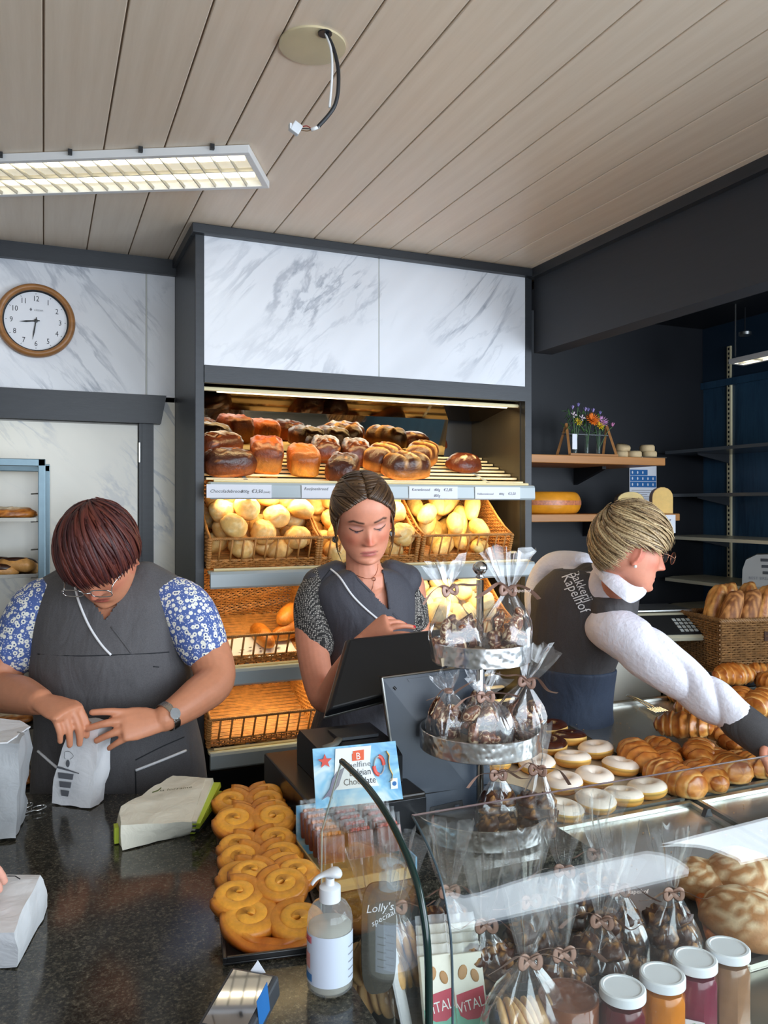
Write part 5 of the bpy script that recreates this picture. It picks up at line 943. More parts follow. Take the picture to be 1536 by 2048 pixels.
# doughnuts
M_dough = mk_attr('doughnut_dough', 0.5, 0.15, 90, 0.002, 0.08, 40); M_ice = mk('sugar_icing', (240, 224, 208), 0.22, var=0.04, vscale=30); M_choc = mk('chocolate_icing', (66, 30, 18), 0.22, var=0.2, vscale=40)
def torus_part(R0, r, zc, a0, a1, nu=36, nv=14, fz=0.85, wob=0.0):
    return [[Vector(((R0 + (r + wob * math.sin(5 * u_ + 3 * math.sin(u_))) * math.cos(v_)) * math.cos(u_), (R0 + (r + wob * math.sin(5 * u_ + 3 * math.sin(u_))) * math.cos(v_)) * math.sin(u_), zc + r * fz * math.sin(v_))) for v_ in np.linspace(a0, a1, nv)] for u_ in np.linspace(0, 2 * math.pi, nu + 1)]
tp = torus_part(0.0275, 0.0205, 0.0175, 0, 2 * math.pi, 36, 17); cs = [lin(lerp3((238, 190, 104), (226, 150, 62), sstep(0.006, -0.008, p.z - 0.0175) if False else (1 - min(1, abs(p.z - 0.019) / 0.008)) * 0.0 + (0.75 if p.z < 0.012 else 0.0))) for r_ in tp for p in r_]
DGH = MB().loft(tp, 0, False, True, cs).mesh('dough', M_dough, True); ICE = MB().loft(torus_part(0.0275, 0.0215, 0.0182, 0.28, math.pi - 0.28, 36, 12, 0.85, 0.0006), 0, False, False).mesh('icing', M_ice, True); ICC = MB().loft(torus_part(0.0275, 0.0213, 0.0182, 0.35, math.pi - 0.35, 36, 12, 0.85, 0.0008), 0, False, False).mesh('icing', M_choc, True)
dn_ = [(1190, 1612, 0, 'white-iced doughnut at the front edge of its tray, second from the bagged chocolates'), (1124, 1630, 0, 'white-iced doughnut at the tray front half hidden by a cellophane bag'), (1246, 1602, 0, 'white-iced doughnut at the front edge, third along'), (1296, 1586, 0, 'white-iced doughnut at the front corner next to the croissants'), (1127, 1574, 0, 'white-iced doughnut in the second row crossed by the glass edge'), (1188, 1562, 0, 'white-iced doughnut in the middle of the second row'), (1240, 1540, 0, 'white-iced doughnut at the end of the second row by the croissants'),
       (1146, 1526, 0, 'white-iced doughnut in the third row behind a bag top'), (1193, 1506, 0, 'white-iced doughnut at the far end of the third row'), (1074, 1535, 0, 'white-iced doughnut in the third row beside the metal stand'), (1026, 1513, 0, 'plain-looking doughnut peeking out under the stand ring'), (985, 1530, 0, 'doughnut mostly hidden behind the stand'),
       (1140, 1482, 1, 'chocolate-iced doughnut nearest to the tongs'), (1104, 1462, 1, 'chocolate-iced doughnut at the back of the tray'), (1100, 1496, 1, 'chocolate-iced doughnut beside the stand ring'), (1062, 1478, 1, 'chocolate-iced doughnut hidden behind the bagged chocolates')]
for i, (u, v, k, lab) in enumerate(dn_):
    p = ondeck(u, v + 6, 0.006); t = thing('doughnut', lab, 'doughnut', p, 'doughnuts on the steel tray'); t.rotation_euler = (DA, 0, i * 1.3); link('dough', DGH, t, False); link('icing', ICC if k else ICE, t, False)
# croissants
M_croi = mk_attr('croissant_crust', 0.3, 0.2, 120, 0.002, 0.14, 60)
def croissant(seed, L=0.125, r0=0.034, bend=0.25, roll=False):
    q = random.Random(seed); nx, nr = 64, 26; rings = []; cs = []; nb = 7
    for i in range(nx + 1):
        s = i / nx * 2 - 1; env = (1 - abs(s) ** (2.3 if not roll else 6)) ** 0.55; ph = (abs(s) * nb / 2) % 1.0; step = 0.80 + 0.20 * (1 - ph) ** 0.8 if not roll else 0.93 + 0.07 * (1 - ph)
        r = max(0.003, r0 * env * step); a = bend * s; c = Vector((s * L / 2, -bend * 0.5 * L * s * s * 0.6, 0)); ring = []
        for k in range(nr):
            b = 2 * math.pi * k / nr; rr = r * (1 + 0.10 * nz((s * 3, math.cos(b), math.sin(b)), 2.2, seed)) * (1 + 0.02 * math.sin(9 * b + s * 14 + seed)); z = rr * math.sin(b) * 0.88
            ring.append(c + Vector((0, rr * math.cos(b) * 1.08, max(z, -r0 * 0.55) + r0 * 0.55))); tone = min(1, max(0, ph * 0.55 + 0.5 * nz((s * 4, math.cos(b) * 1.5, math.sin(b)), 2, seed + 2) + 0.25 - 0.2 * math.sin(b)))
            cs.append(lin(lerp3(lerp3((156, 80, 26), (236, 168, 84), tone), (250, 214, 150), sstep(0.75, 1.0, ph) * 0.6 + (0.5 if z < -r0 * .4 else 0))))
        rings.append(ring)
    return MB().loft(rings, 0, True, True, cs).mesh('croissant', M_croi, True)
CRO = [croissant(1, 0.165, 0.048, 0.2), croissant(2, 0.145, 0.042, 0.35), croissant(3, 0.165, 0.047, 0.1, True), croissant(4, 0.135, 0.038, 0.5)]
cr_ = [(1345, 1572, 2, 118, 0, 'plump chocolate croissant at the tray front, its rolled end facing out'), (1404, 1566, 0, 95, 0, 'croissant beside the plump one at the tray front'), (1274, 1524, 0, 98, 0, 'croissant on the end of the heap nearest the doughnuts'), (1318, 1505, 3, 120, 0, 'small croissant behind the plump front one'), (1366, 1488, 0, 150, .035, 'large glossy croissant on top of the heap with a coiled end'), (1420, 1486, 1, 110, .03, 'sugary croissant on top beside the coiled one'), (1445, 1545, 2, 100, 0, 'chocolate croissant in the front middle of the heap'), (1490, 1540, 1, 120, 0, 'chocolate croissant under the dark cuff'), (1460, 1496, 3, 60, .02, 'broken-looking croissant beside the sugary one'), (1525, 1530, 1, 90, 0, 'chocolate croissant cut by the photo edge'), (1500, 1500, 2, 140, .03, 'croissant at the top of the heap by the cuff'), (1395, 1530, 1, 70, .02, 'croissant wedged in the middle of the heap'), (1330, 1530, 1, 80, 0.0, 'croissant squeezed behind the plump front one'), (1545, 1500, 0, 70, .02, 'croissant at the outer end of the heap'),
       (1400, 1432, 0, 150, 0, 'croissant in the shade under the reaching sleeve'), (1372, 1400, 1, 130, 0, 'croissant farther back under the reaching sleeve'), (1350, 1380, 3, 170, 0, 'small croissant at the back under the sleeve'), (1465, 1372, 0, 10, .03, 'croissant heaped by the brown basket'), (1510, 1366, 1, 160, .03, 'croissant next to the heaped one by the brown basket'), (1525, 1410, 2, 40, .0, 'golden croissant under the forearm at the photo edge'), (1480, 1400, 1, 60, 0, 'croissant dusted with sugar beside the forearm'), (1545, 1385, 0, 100, .02, 'croissant at the photo edge in front of the brown basket')]
for i, (u, v, k, h, up, lab) in enumerate(cr_):
    p = ondeck(u, v + 8, 0.006); o = tag(link('croissant', CRO[k]), lab, 'croissant', 'croissants on the steel trays'); o.location = p + Vector((0, 0, up)); o.rotation_euler = (DA + 0.12 * math.sin(i * 3), 0.1 * math.sin(i * 2.2), R(h - 23))
tongs('serving tongs with slotted claws on the half-empty tray', ondeck(1085, 1415, .012), ondeck(1165, 1450, .012), 0.012); tongs('serving tongs lying across the back tray edge', ondeck(1255, 1392, .012), ondeck(1325, 1428, .012), 0.012)
crb = MB(); q_ = random.Random(9)
for k in range(70): x, y = q_.uniform(1.47, 2.0), q_.uniform(1.55, 2.08); crb.ell((x, y, deck(y) + .0052), (q_.uniform(.001, .003), q_.uniform(.001, .002), .0008), None, 5, 4)
for k in range(50): x, y = q_.uniform(1.05, 2.0), q_.uniform(1.1, 1.46); crb.ell((x, y, deck(y) + .0052), (q_.uniform(.001, .003), q_.uniform(.001, .002), .0008), None, 5, 4)
tag(crb.build('crumbs', mk('crumb', (176, 120, 64), 0.7)), 'scattered pastry crumbs on the bare steel trays', 'crumbs', None, 'stuff')
cl = tag(MB().prism([(-.012, 0), (.012, 0), (.004, .018), (-.004, .018)], .012, Matrix.Translation(ondeck(1410, 1630, .014)) @ Matrix.Rotation(R(90), 4, 'X')).build('tray_clip', M_black), 'small black clip on the rim between two bare trays', 'clip')
# ================================================================== BROWN BREAD BASKET at the photo edge
bb = P(1500, 1350, 2.9); wx, wy, hz_ = 0.2, 0.14, 0.19; zbk = bb.z + 0.012; bk2 = thing('brown_basket', 'brown wicker basket of upright crusty loaves at the photo edge', 'basket', (0, 0, 0)); mbw = MB()
for a, b in (((-wx, -wy, 0), (wx, -wy, 0)), ((wx, -wy, 0), (wx, wy, 0)), ((wx, wy, 0), (-wx, wy, 0)), ((-wx, wy, 0), (-wx, -wy, 0))): weave(mbw, a, b, lambda s: hz_, 0.0085, 0.0042, 0.02)
tag(mbw.build('weave', M_wick2, bk2, 40), kind='stuff'); r_ = MB(); rim(r_, [(-wx, -wy, hz_), (wx, -wy, hz_), (wx, wy, hz_), (-wx, wy, hz_), (-wx, -wy, hz_)], 0.007, 0.03); r_.build('rim', M_wick2, bk2, True)
MB().box((-wx, -wy, -0.004), (wx, wy, 0.002)).build('basket_floor', M_wick2, bk2)
for k in range(3): MB().box((-0.03 + k * 0.035, -wy - 0.006, 0.115), (-0.01 + k * 0.035, -wy - 0.004, 0.15)).build('grip_slot', mk('slot_shadow', (60, 34, 20), 0.8), bk2)
bk2.location = (bb.x + 0.09, bb.y + 0.1, zbk); bk2.rotation_euler = (0, 0, R(-12))
sup = tag(MB().box((bb.x - 0.1, 2.17, 0), (bb.x + 0.28, 2.36, zbk - 0.006)).build('basket_stand', M_dark), 'dark stand under the brown bread basket', 'stand')
def cf_crusty(q): return lerp3((168, 96, 44), (226, 168, 96), sstep(-0.2, 0.4, nz(q, 3, 3) + 0.4 * q.z))
def cf_seed(q): return lerp3((120, 70, 34), (196, 136, 78), sstep(-0.15, 0.25, nz(q, 9, 6)))
BAG1 = blob('crusty_loaf', 0.28, 0.085, 0.075, cf_crusty, M_crust, 41, 0.8, 0.08, 20, 0.6, 32, 18); BAG2 = blob('seeded_loaf', 0.26, 0.075, 0.07, cf_seed, M_flour, 42, 0.8, 0.08, 20, 0.6, 32, 18)
for (x, y, m_, ry, lab) in ((-0.12, 0.02, BAG1, 76, 'tall crusty loaf standing in the brown basket'), (-0.05, 0.05, BAG1, 80, 'second crusty loaf standing behind in the brown basket'), (-0.125, -0.07, BAG2, 70, 'seeded loaf at the front corner of the brown basket'), (-0.05, -0.075, BAG2, 74, 'seeded loaf second from the corner of the brown basket'), (0.03, -0.06, BAG1, 80, 'crusty loaf beside the seeded ones at the photo edge'), (0.04, 0.05, BAG1, 84, 'crusty loaf deepest in the brown basket')):
    o = tag(link('crusty_loaf', m_), lab, 'bread', 'loaves in the brown basket'); M = mloc(bk2) @ Matrix.Translation((x, y, 0.17)) @ Matrix.Rotation(R(-ry), 4, 'Y') @ Matrix.Translation((0, 0, -0.03)); o.location = M.to_translation(); o.rotation_euler = M.to_euler()
# ================================================================== CELLOPHANE BAGS
M_cel = thin('cellophane', (0.985, 0.985, 0.985), 1.5, 0.025, 0.10, 2.2); M_rib = mk('satin_ribbon', (168, 132, 116), 0.35, var=0.1, vscale=30); M_ribw = mk('ribbon_print', (226, 206, 196), 0.4)
def _marbled():
    t = NT('marbled_chocolate'); t.set(Roughness=0.3); oi = t.n('ShaderNodeObjectInfo'); co = t.co(); ad = t.n('ShaderNodeVectorMath', operation='ADD'); t.l(co, ad.inputs[0]); mu = t.n('ShaderNodeVectorMath', operation='SCALE'); mu.inputs['Scale'].default_value = 3.0; t.l(oi.outputs['Location'], mu.inputs[0]); t.l(mu.outputs[0], ad.inputs[1])
    f = t.noise(ad.outputs[0], 55, 3, 0.55, 2.5); t.base(t.ramp(f, [(0.42, lin((96, 52, 34))), (0.53, lin((150, 94, 64))), (0.60, lin((236, 216, 178)))])); MATS['marbled_chocolate'] = t.m; return t.m
M_marb = _marbled(); M_cookie = mk('cookie_dough', (214, 168, 108), 0.6, var=0.16, vscale=60, bump=0.3, bscale=160); M_nut = mk('nut_chocolate', (86, 50, 32), 0.35, var=0.5, vscale=80)
def shellm(kind):
    mb = MB()
    if kind == 0:   # scallop
        mb.grid(lambda a, b: Vector(((0.4 + 0.6 * b) * 0.017 * math.sin((a - .5) * 2.4) * 1.1, (b - 0.5) * 0.028, 0.008 * math.sin(math.pi * min(1, .15 + b * .8)) * math.cos((a - .5) * 2.4) + 0.0016 * abs(math.sin(a * 22)))), 24, 8)
        mb.grid(lambda a, b: Vector(((0.4 + 0.6 * b) * 0.017 * math.sin((a - .5) * 2.4) * 1.1, (b - 0.5) * 0.028, -0.003)), 12, 4)
    elif kind == 1: mb.tube(curve([(-0.018, 0, 0), (-0.008, 0.002, 0.002), (0.006, -0.001, 0.001), (0.018, 0.002, 0)], 14), [0.0075, 0.0085, 0.0065, 0.005, 0.0045, 0.0045, 0.0045, 0.005, 0.005, 0.0055, 0.006, 0.0085, 0.007][:13], 10)
    elif kind == 2: mb.lathe([(0.002, -0.018), (0.007, -0.012), (0.006, -0.009), (0.0105, -0.003), (0.0095, 0.001), (0.013, 0.008), (0.0105, 0.014), (0.003, 0.017)], 14)
    else: mb.ell((0, 0, 0), (0.019, 0.0125, 0.009), None, 16, 9)
    return mb.mesh('chocolate', M_marb, True)
SHM = [shellm(k) for k in range(4)]
COOK = MB().lathe([(0.0, 0), (0.026, 0.0), (0.0295, 0.003), (0.029, 0.007), (0.02, 0.0105), (0.0, 0.0115)], 26).mesh('cookie', M_cookie, True)
ALM = blob('nut_cluster', 0.05, 0.045, 0.03, lambda q: lerp3((70, 38, 26), (190, 140, 84), sstep(0.1, 0.35, nz(q, 4, 9))), M_gloss, 51, 0.9, 0.25, 34, 0.5, 18, 12)
def bag_mesh(w, d, h, hn, hf, fan, seed):
    """cellophane bag: filled body, gathered neck, flared top"""
    n = 40; rings = []; q = random.Random(seed); ph = [q.uniform(0, 6.28) for _ in range(6)]
    def ring(z, a, b, e, pl, tw=0.0, ox=0.0, oy=0.0):
        out = []
        for k in range(n):
            t = 2 * math.pi * k / n; c_, s_ = math.cos(t), math.sin(t); x = math.copysign(abs(c_) ** e, c_) * a; y = math.copysign(abs(s_) ** e, s_) * b
            f = 1 + pl * (math.sin(7 * t + ph[0]) + 0.6 * math.sin(13 * t + ph[1]) + 0.5 * math.sin(4 * t + ph[2]))
            out.append(Vector((x * f + ox, y * f + oy, z + pl * 0.02 * math.sin(3 * t + ph[3]))))
        return out
    rings += [ring(0.001, w * .42, d * .42, .5, 0), ring(0.003, w * .5, d * .5, .45, 0), ring(h * .3, w * .51, d * .53, .5, .02), ring(h * .6, w * .52, d * .54, .62, .04), ring(h * .8, w * .47, d * .47, .8, .08), ring(h, w * .36, d * .36, .95, .13), ring(h + (hn - h) * .5, w * .2, d * .2, 1, .2), ring(hn - .004, .0085, .0075, 1, .25), ring(hn, .0065, .006, 1, .25), ring(hn + .005, .009, .008, 1, .25)]
    ox, oy = q.uniform(-.012, .012), q.uniform(-.008, .008)
    for i in range(1, 5): k = i / 4; rings.append(ring(hn + .005 + hf * k, lerp(.01, fan, k ** .8), lerp(.008, fan * .42, k), 1, .2 + .1 * k, 0, ox * k, oy * k))
    rings[-1] = [p + Vector((0, 0, 0.006 * math.sin(i * 2.1 + ph[4]))) for i, p in enumerate(rings[-1])]
    rings = [[p + Vector((nz(p, 40, seed), nz(p, 40, seed + 4), nz(p, 40, seed + 8) * .5)) * 0.0035 for p in r] for r in rings]
    return MB().loft(rings, 0, False, True).mesh('cellophane', M_cel, 60)
def strip(pts, w, up, nm, m, par, M, seg=16):
    pts = curve(pts, seg); return MB().tube([M @ p for p in pts], [w * (1 if i < len(pts) - 1 else 1) for i in range(len(pts))], 6, up=tuple((M.to_3x3() @ Vector(up))), flat=0.06).build(nm, m, par, 30)
BAGM = {}
def cello(base, rz, label, kind, w=0.085, d=0.06, h=0.085, hn=0.118, hf=0.055, fan=0.032, seed=0, tails=1, tilt=0.0, letter=None, npc=16, boxed=False, group='cellophane gift bags', name='gift_bag', lean=0.0):
    key = (w, d, h, hn, hf, fan, seed % 5)
    if key not in BAGM: BAGM[key] = bag_mesh(w, d, h, hn, hf, fan, seed % 5 + 60)
    t = thing(name, label, 'gift bag', base, group); t.rotation_euler = (lean, tilt, rz); M = mloc(t)
    link('cellophane', BAGM[key], t, False); q = random.Random(seed)
    MB().lathe([(0.0075, hn - .004), (0.0095, hn), (0.0075, hn + .004)], 12, M, caps=False).build('ribbon_band', M_rib, t, True)
    for s in (-1, 1)[:max(1, tails)] if tails else ():
        a = q.uniform(-.4, .4); strip([Vector((0, -.006, hn)), Vector((s * .018, -.014, hn + .004 + .01 * q.random())), Vector((s * .042, -.016 + .02 * a, hn - .002 + .015 * (q.random() - .3))), Vector((s * .062, -.012 + .03 * a, hn - .008 + .03 * (q.random() - .5)))], 0.0062, (0, .5, 1) , 'ribbon_tail', M_rib, t, M)
    if tails > 1: MB().tube([M @ Vector((0.014 * math.sin(a), -.008 - .004 * abs(math.sin(a)), hn + .008 * math.sin(2 * a))) for a in np.linspace(0, 6.283, 24)], 0.0045, 6, up=tuple(M.to_3x3() @ Vector((0, 1, 0))), flat=.2).build('ribbon_bow', M_rib, t, True)
    if letter: text('ribbon_lettering', letter, 0.0095, M_ribw, M @ frame(Vector((.012, -.0195, hn - .001)), (1, 0, .03), (0, .25, 1)), t, shear=.15)
    if boxed: MB().box((-w * .46, -d * .46, 0.002), (w * .46, d * .46, 0.018), M).build('base_card', mk('kraft_card', (206, 188, 158), 0.6), t)
    zb_ = 0.02 if boxed else 0.004
    if kind == 'shell':
        pts = [p_ for p_ in heap(npc + 14, w * .84, d * .9, 0.0165, seed, zb_, -d * .45) if p_.z < h * .78]
        for i, p in enumerate(pts): o = link('chocolate', SHM[(i + seed) % 4], t, False); o.scale = (1.3,) * 3; o.location = p + Vector((0, 0, 0.01)); o.rotation_euler = (q.uniform(0, 6), q.uniform(0, 6), q.uniform(0, 6))
    elif kind == 'cookie':
        for i in range(npc): r_i, c_i = divmod(i, npc // 2); o = link('cookie', COOK, t, False); o.location = (-w * .3 + c_i * w * .62 / (npc // 2 - 1), .0, zb_ + .030 + r_i * .04); o.rotation_euler = (R(90 - 90), R(72 + q.uniform(-8, 8)), q.uniform(-.25, .25))
    elif kind == 'cluster':
        for i in range(npc): o = link('nut_cluster', ALM, t, False); o.location = ((i % 2 - .5) * w * .38, q.uniform(-.3, .3) * d * .5, zb_ + (i // 2) * .022); o.rotation_euler = (q.uniform(-.4, .4), q.uniform(-.4, .4), q.uniform(0, 6))
    return t
# ================================================================== THREE-TIER STAND
def _hammer():
    t = NT('hammered_metal'); t.set(Roughness=0.26, Metallic=1.0); t.base(lin((228, 228, 226))); v = t.n('ShaderNodeTexVoronoi', Scale=85.0, feature='SMOOTH_F1'); t.l(t.co(), v.inputs['Vector']); t.bump(v.outputs['Distance'], 0.35, 0.004); MATS['hammered'] = t.m; return t.m
M_ham = _hammer(); ts = 1.62; sc0 = P(960, 1650, ts); SX, SY = sc0.x, sc0.y
sd_ = thing('tiered_stand', 'three-tier hammered metal stand holding bagged chocolates', 'tiered stand', (SX, SY, 0.951))
zt_ = [0.955, P(960, 1480, ts).z - 0.012, P(960, 1310, ts).z - 0.010]; rt_ = [0.142, 0.122, 0.100]
for z, r in zip(zt_, rt_):
    T = Matrix.Translation((SX, SY, z)); hh = 0.039
    MB().lathe([(0.0, 0.0), (r - .002, 0.0), (r, 0.0015), (r, hh), (r - .0022, hh + .001), (r - .003, hh), (r - .003, 0.004), (0.0, 0.004)], 72, T).build('tier', M_ham, sd_, 40)
MB().tube([(SX, SY, 0.952), (SX, SY, P(960, 1160, ts).z)], 0.0075, 14).build('pole', M_chrome, sd_, True); zk_ = P(960, 1138, ts).z
MB().lathe([(0.005, -.02), (0.0095, -.016), (0.006, -.012), (0.011, -.007), (0.0155, 0.0), (0.0135, .009), (0.006, .015), (0.0, .016)], 24, Matrix.Translation((SX, SY, zk_))).build('knob', M_chrome, sd_, True)
MB().lathe([(0.012, 0), (0.03, 0.0)], 20, Matrix.Translation((SX, SY, 0.951))).build('foot', M_chrome, sd_)
def onst(dx, dy, k): return Vector((SX, SY, zt_[k] + 0.0045)) + RT * dx + FW * dy
fz_ = math.atan2(RT.y, RT.x)
cello(onst(-.044, -.02, 2), fz_ + .25, 'bag of chocolate shells on the top tier, leaning away from the pole', 'shell', .102, .07, .092, .142, .052, .038, 1, 2, -.16, None, 19, True)
cello(onst(.046, -.022, 2), fz_ - .15, 'bag of chocolate shells on the top tier with the widest flared top', 'shell', .102, .07, .098, .14, .075, .044, 2, 2, .05, 'kapelhof', 19)
cello(onst(-.062, -.03, 1), fz_ + .5, 'boxed bag of chocolate shells on the middle tier next to the till', 'shell', .088, .062, .088, .115, .03, .03, 3, 1, -.05, None, 17, True)
cello(onst(.004, -.062, 1), fz_ + .05, 'bag of chocolate shells at the front of the middle tier', 'shell', .096, .062, .09, .112, .028, .034, 4, 2, -.02, None, 19)
cello(onst(.070, -.012, 1), fz_ - .2, 'bag of chocolate shells on the middle tier with a tall twisted top', 'shell', .096, .066, .094, .132, .07, .034, 5, 2, .17, None, 19)
cello(onst(.01, .055, 1), fz_ + .1, 'bag of chocolate shells at the back of the middle tier', 'shell', .075, .055, .08, .105, .03, .028, 6, 1, .0, None, 12)
cello(onst(.028, -.045, 0), fz_ + .1, 'bag of nut chocolates standing on the bottom tier', 'cluster', .078, .05, .075, .112, .085, .034, 7, 2, .0, None, 6)
cello(onst(.105, -.055, 0), fz_ - .3, 'bag of nut chocolates at the rim of the bottom tier in front of the doughnuts', 'cluster', .072, .05, .085, .125, .085, .03, 8, 2, .02, None, 6)
# ================================================================== GOODS INSIDE THE GLASS
def indeck(u, v, up=0.0): return ondeck(u, v, up)
def at(x, y, up=0.001): return Vector((x, y, deck(y) + up))
gb_ = [(0.60, 0.93, 'cookie', 'bag of golden round cookies with wide ribbon behind the nougat bars', .11, .075, .115, 16, 1), (0.455, 1.10, 'cookie', 'bag of cookies behind the chalk sign', .09, .06, .10, 12, 2), (0.70, 0.97, 'cluster', 'bag of dark nut clusters beside the cookie bag', .09, .06, .08, 8, 3), (0.615, 1.06, 'cluster', 'bag of nut clusters in the second row behind the cookie bag', .085, .06, .085, 8, 4), (0.79, 1.01, 'cluster', 'bag of chocolate clusters behind the dark red jam jar', .09, .065, .085, 8, 5), (0.72, 1.09, 'cluster', 'bag of clusters in the second row with upright top', .085, .06, .085, 8, 6), (0.875, 1.06, 'cluster', 'bag of chocolate clusters with a printed ribbon', .09, .065, .09, 8, 7), (0.82, 1.15, 'cluster', 'bag of clusters in the back row near the bare tray', .085, .06, .085, 8, 8), (0.50, 1.14, 'cookie', 'bag of almond cookies next to the carton', .085, .06, .09, 10, 9), (0.92, 1.17, 'cluster', 'bag of clusters at the back beside the bare tray', .085, .06, .085, 8, 10), (0.955, 1.03, 'cluster', 'bag of clusters at the end of the row under the bright reflection', .09, .06, .085, 8, 11), (0.60, 1.16, 'cluster', 'bag of clusters in the back row in front of the tiered stand', .085, .06, .085, 8, 12)]
for x, y, k, lab, w, d, h, npc, sd in gb_: cello(at(x, y), fz_ + 0.25 * math.sin(sd * 2.3), lab, k, w, d, h, h + .045, .10, .036, 20 + sd, 2, .05 * math.sin(sd * 1.7), 'kapelhof' if sd == 7 else None, npc)
# nougat bars
M_ngreen = mk('nougat_green', (110, 190, 160), 0.4); M_nred = mk('nougat_red', (186, 30, 60), 0.4); M_nwrap = mk('nougat_wrap', (232, 230, 214), 0.35, var=0.05, vscale=40); M_alm = mk('almond_print', (186, 140, 90), 0.5)
nm_bar = MB().box((-.024, 0, 0), (.024, .016, .118), bev=.002).mesh('bar_body', M_nwrap, 40); nm_gr = MB().box((-.0238, -.0006, 0.001), (.0238, 0, .05)).mesh('green_print', M_ngreen)
rp = [(-.021, .052), (-.018, .040), (-.008, .034), (.008, .034), (.018, .040), (.021, .052), (.021, .074), (-.021, .066)]; nm_rd = MB().prism(rp, .0008, Matrix(((1, 0, 0, 0), (0, 0, -1, -.0002), (0, 1, 0, 0), (0, 0, 0, 1)))).mesh('red_print', M_nred)
nm_al = MB().ell((-.008, -.0006, .094), (.007, .0008, .010), Matrix.Rotation(.4, 3, 'Y'), 10, 6).ell((.010, -.0006, .088), (.006, .0008, .009), Matrix.Rotation(-.3, 3, 'Y'), 10, 6).mesh('almond_print', M_alm, True)
nm_top = MB().grid(lambda a, b: Vector(((a - .5) * .05, .008 + .006 * math.sin(a * 14) * b, .117 + .014 * b)), 12, 3).mesh('crimped_end', thin('bar_film', (.98, .97, .94), 1.4, .35, .1, 1.0), True)
def flat_text(body, size, sx): 
    o = text('print_text', body, size, mk('white_ink', (240, 240, 236), 0.4), Matrix.Translation((0, 0, 0)), None, 'CENTER', sx); me = o.data; bpy.data.objects.remove(o); me.transform(Matrix(((1, 0, 0, 0), (0, 0, -1, 0), (0, 1, 0, 0), (0, 0, 0, 1)))); return me
tx1 = flat_text('ViTAL', 0.019, 0.85); tx2 = flat_text('almond', 0.0125, 0.9)
for s_, (u, v, lab) in enumerate(((888, 2100, 'stack next to the glass edge'), (952, 2095, 'stack beside the cookie bag'))):
    c0 = PZ(u, v, 0.826)
    for k in range(4):
        t = thing('nougat_bar', ('front nougat bar of the ', 'second nougat bar of the ', 'third nougat bar of the ', 'rear nougat bar of the ')[k] + lab, 'nougat bar', c0 + FW * (.021 * k) + UP * (0.001 + .004 * k), 'almond nougat bars'); t.rotation_euler = (R(-24), 0, fz_ + R(12)); 
        for nm__, me in (('bar_body', nm_bar), ('green_print', nm_gr), ('red_print', nm_rd), ('almond_print', nm_al), ('crimped_end', nm_top)): link(nm__, me, t, False)
        o = link('print_text', tx1, t, False); o.location = (0, -.0016, .046); o.rotation_euler = (0, R(-9), 0); o = link('print_text', tx2, t, False); o.location = (0, -.0012, .018)
# white side card next to the bars and chalk sign
tag(MB().box((-.03, 0, 0), (.03, .003, .15), Matrix.Translation(PZ(822, 2080, .83)) @ Matrix.Rotation(R(60), 4, 'Z') @ Matrix.Rotation(R(-12), 4, 'X')).build('white_card', M_pap), 'plain white card standing beside the nougat bars', 'card')
cs_ = thing('chalk_sign', 'dark rounded chalk sign seen through the side pane', 'sign', PZ(755, 2000, .845)); Mcs = Matrix.Translation(P(757, 1985, 1.12)) @ frame((0, 0, 0), RT + FW * .25, UP) ; z_lo = 0.0
rr_ = [(.025 * math.copysign(abs(math.cos(a)) ** .55, math.cos(a)), .078 + .078 * math.copysign(abs(math.sin(a)) ** .55, math.sin(a))) for a in np.linspace(0, 6.283, 40)[:-1]]
MB().prism(rr_, .003, Mcs).build('board', mk('slate_grey', (64, 60, 54), 0.5), cs_); text('chalk_lettering', "Lolly's", 0.016, M_card, Mcs @ Matrix.Translation((-.019, .115, .0036)), cs_, shear=.2); text('chalk_lettering', 'speciaal', 0.012, M_card, Mcs @ Matrix.Translation((-.01, .095, .0036)) @ Matrix.Rotation(.4, 4, 'Z'), cs_, shear=.2)
# jam jars
def jar(u, v, c, label, lab2, hgt=0.112):
    p = PZ(u, v, 0.945); base = Vector((p.x, p.y, deck(p.y) + .001)); hgt = 0.945 - base.z; T = Matrix.Translation(base); t = thing('jam_jar', label, 'jar', base, 'jam jars behind the glass')
    rj = 0.0335; M_j = thin('jar_glass', (.98, .98, .97), 1.5, 0.0, 0.02, 1.0)
    MB().lathe([(0, .002), (rj - .006, .002), (rj - .0015, .006), (rj - .0015, hgt - .030), (rj - .006, hgt - .022), (0, hgt - .020)], 8, T @ Matrix.Rotation(.39, 4, 'Z')).build('jam', mk('jam_%d' % u, c, 0.15, Alpha=0.93, var=0.12, vscale=30), t, 40)
    MB().lathe([(0, 0), (rj - .004, 0), (rj, .004), (rj, hgt - .030), (rj - .005, hgt - .02), (rj - .005, hgt - .013)], 8, T @ Matrix.Rotation(.39, 4, 'Z'), caps=False).build('jar_glass', M_j, t, 40)
    MB().lathe([(.0295, hgt - .014), (.031, hgt - .013), (.031, hgt - .002), (.029, hgt), (.0255, hgt), (.0245, hgt - .0012), (0, hgt - .0012)], 36, T, caps=False).build('lid', M_wp, t, 40)
    if lab2:
        a = math.atan2(-p.y, -p.x); Mj = T @ frame(Vector((math.cos(a), math.sin(a), 0)) * (rj + .0006), Vector((-math.sin(a), math.cos(a), 0)), (0, 0, 1)); MB().box((-.013, .012, 0), (.013, .055, .0006), Mj).build('label', M_card, t); MB().ell(Mj @ Vector((0, .046, .001)), (.006, .006, .001), Mj.to_3x3(), 8, 5).build('leaf_mark', mk('leaf_mark', (80, 150, 70), 0.5), t)
        for k in range(4): MB().box((-.009, .018 + .005 * k, .0006), (.009, .0192 + .005 * k, .001), Mj).build('fine_print', MATS['grey_print'], t)
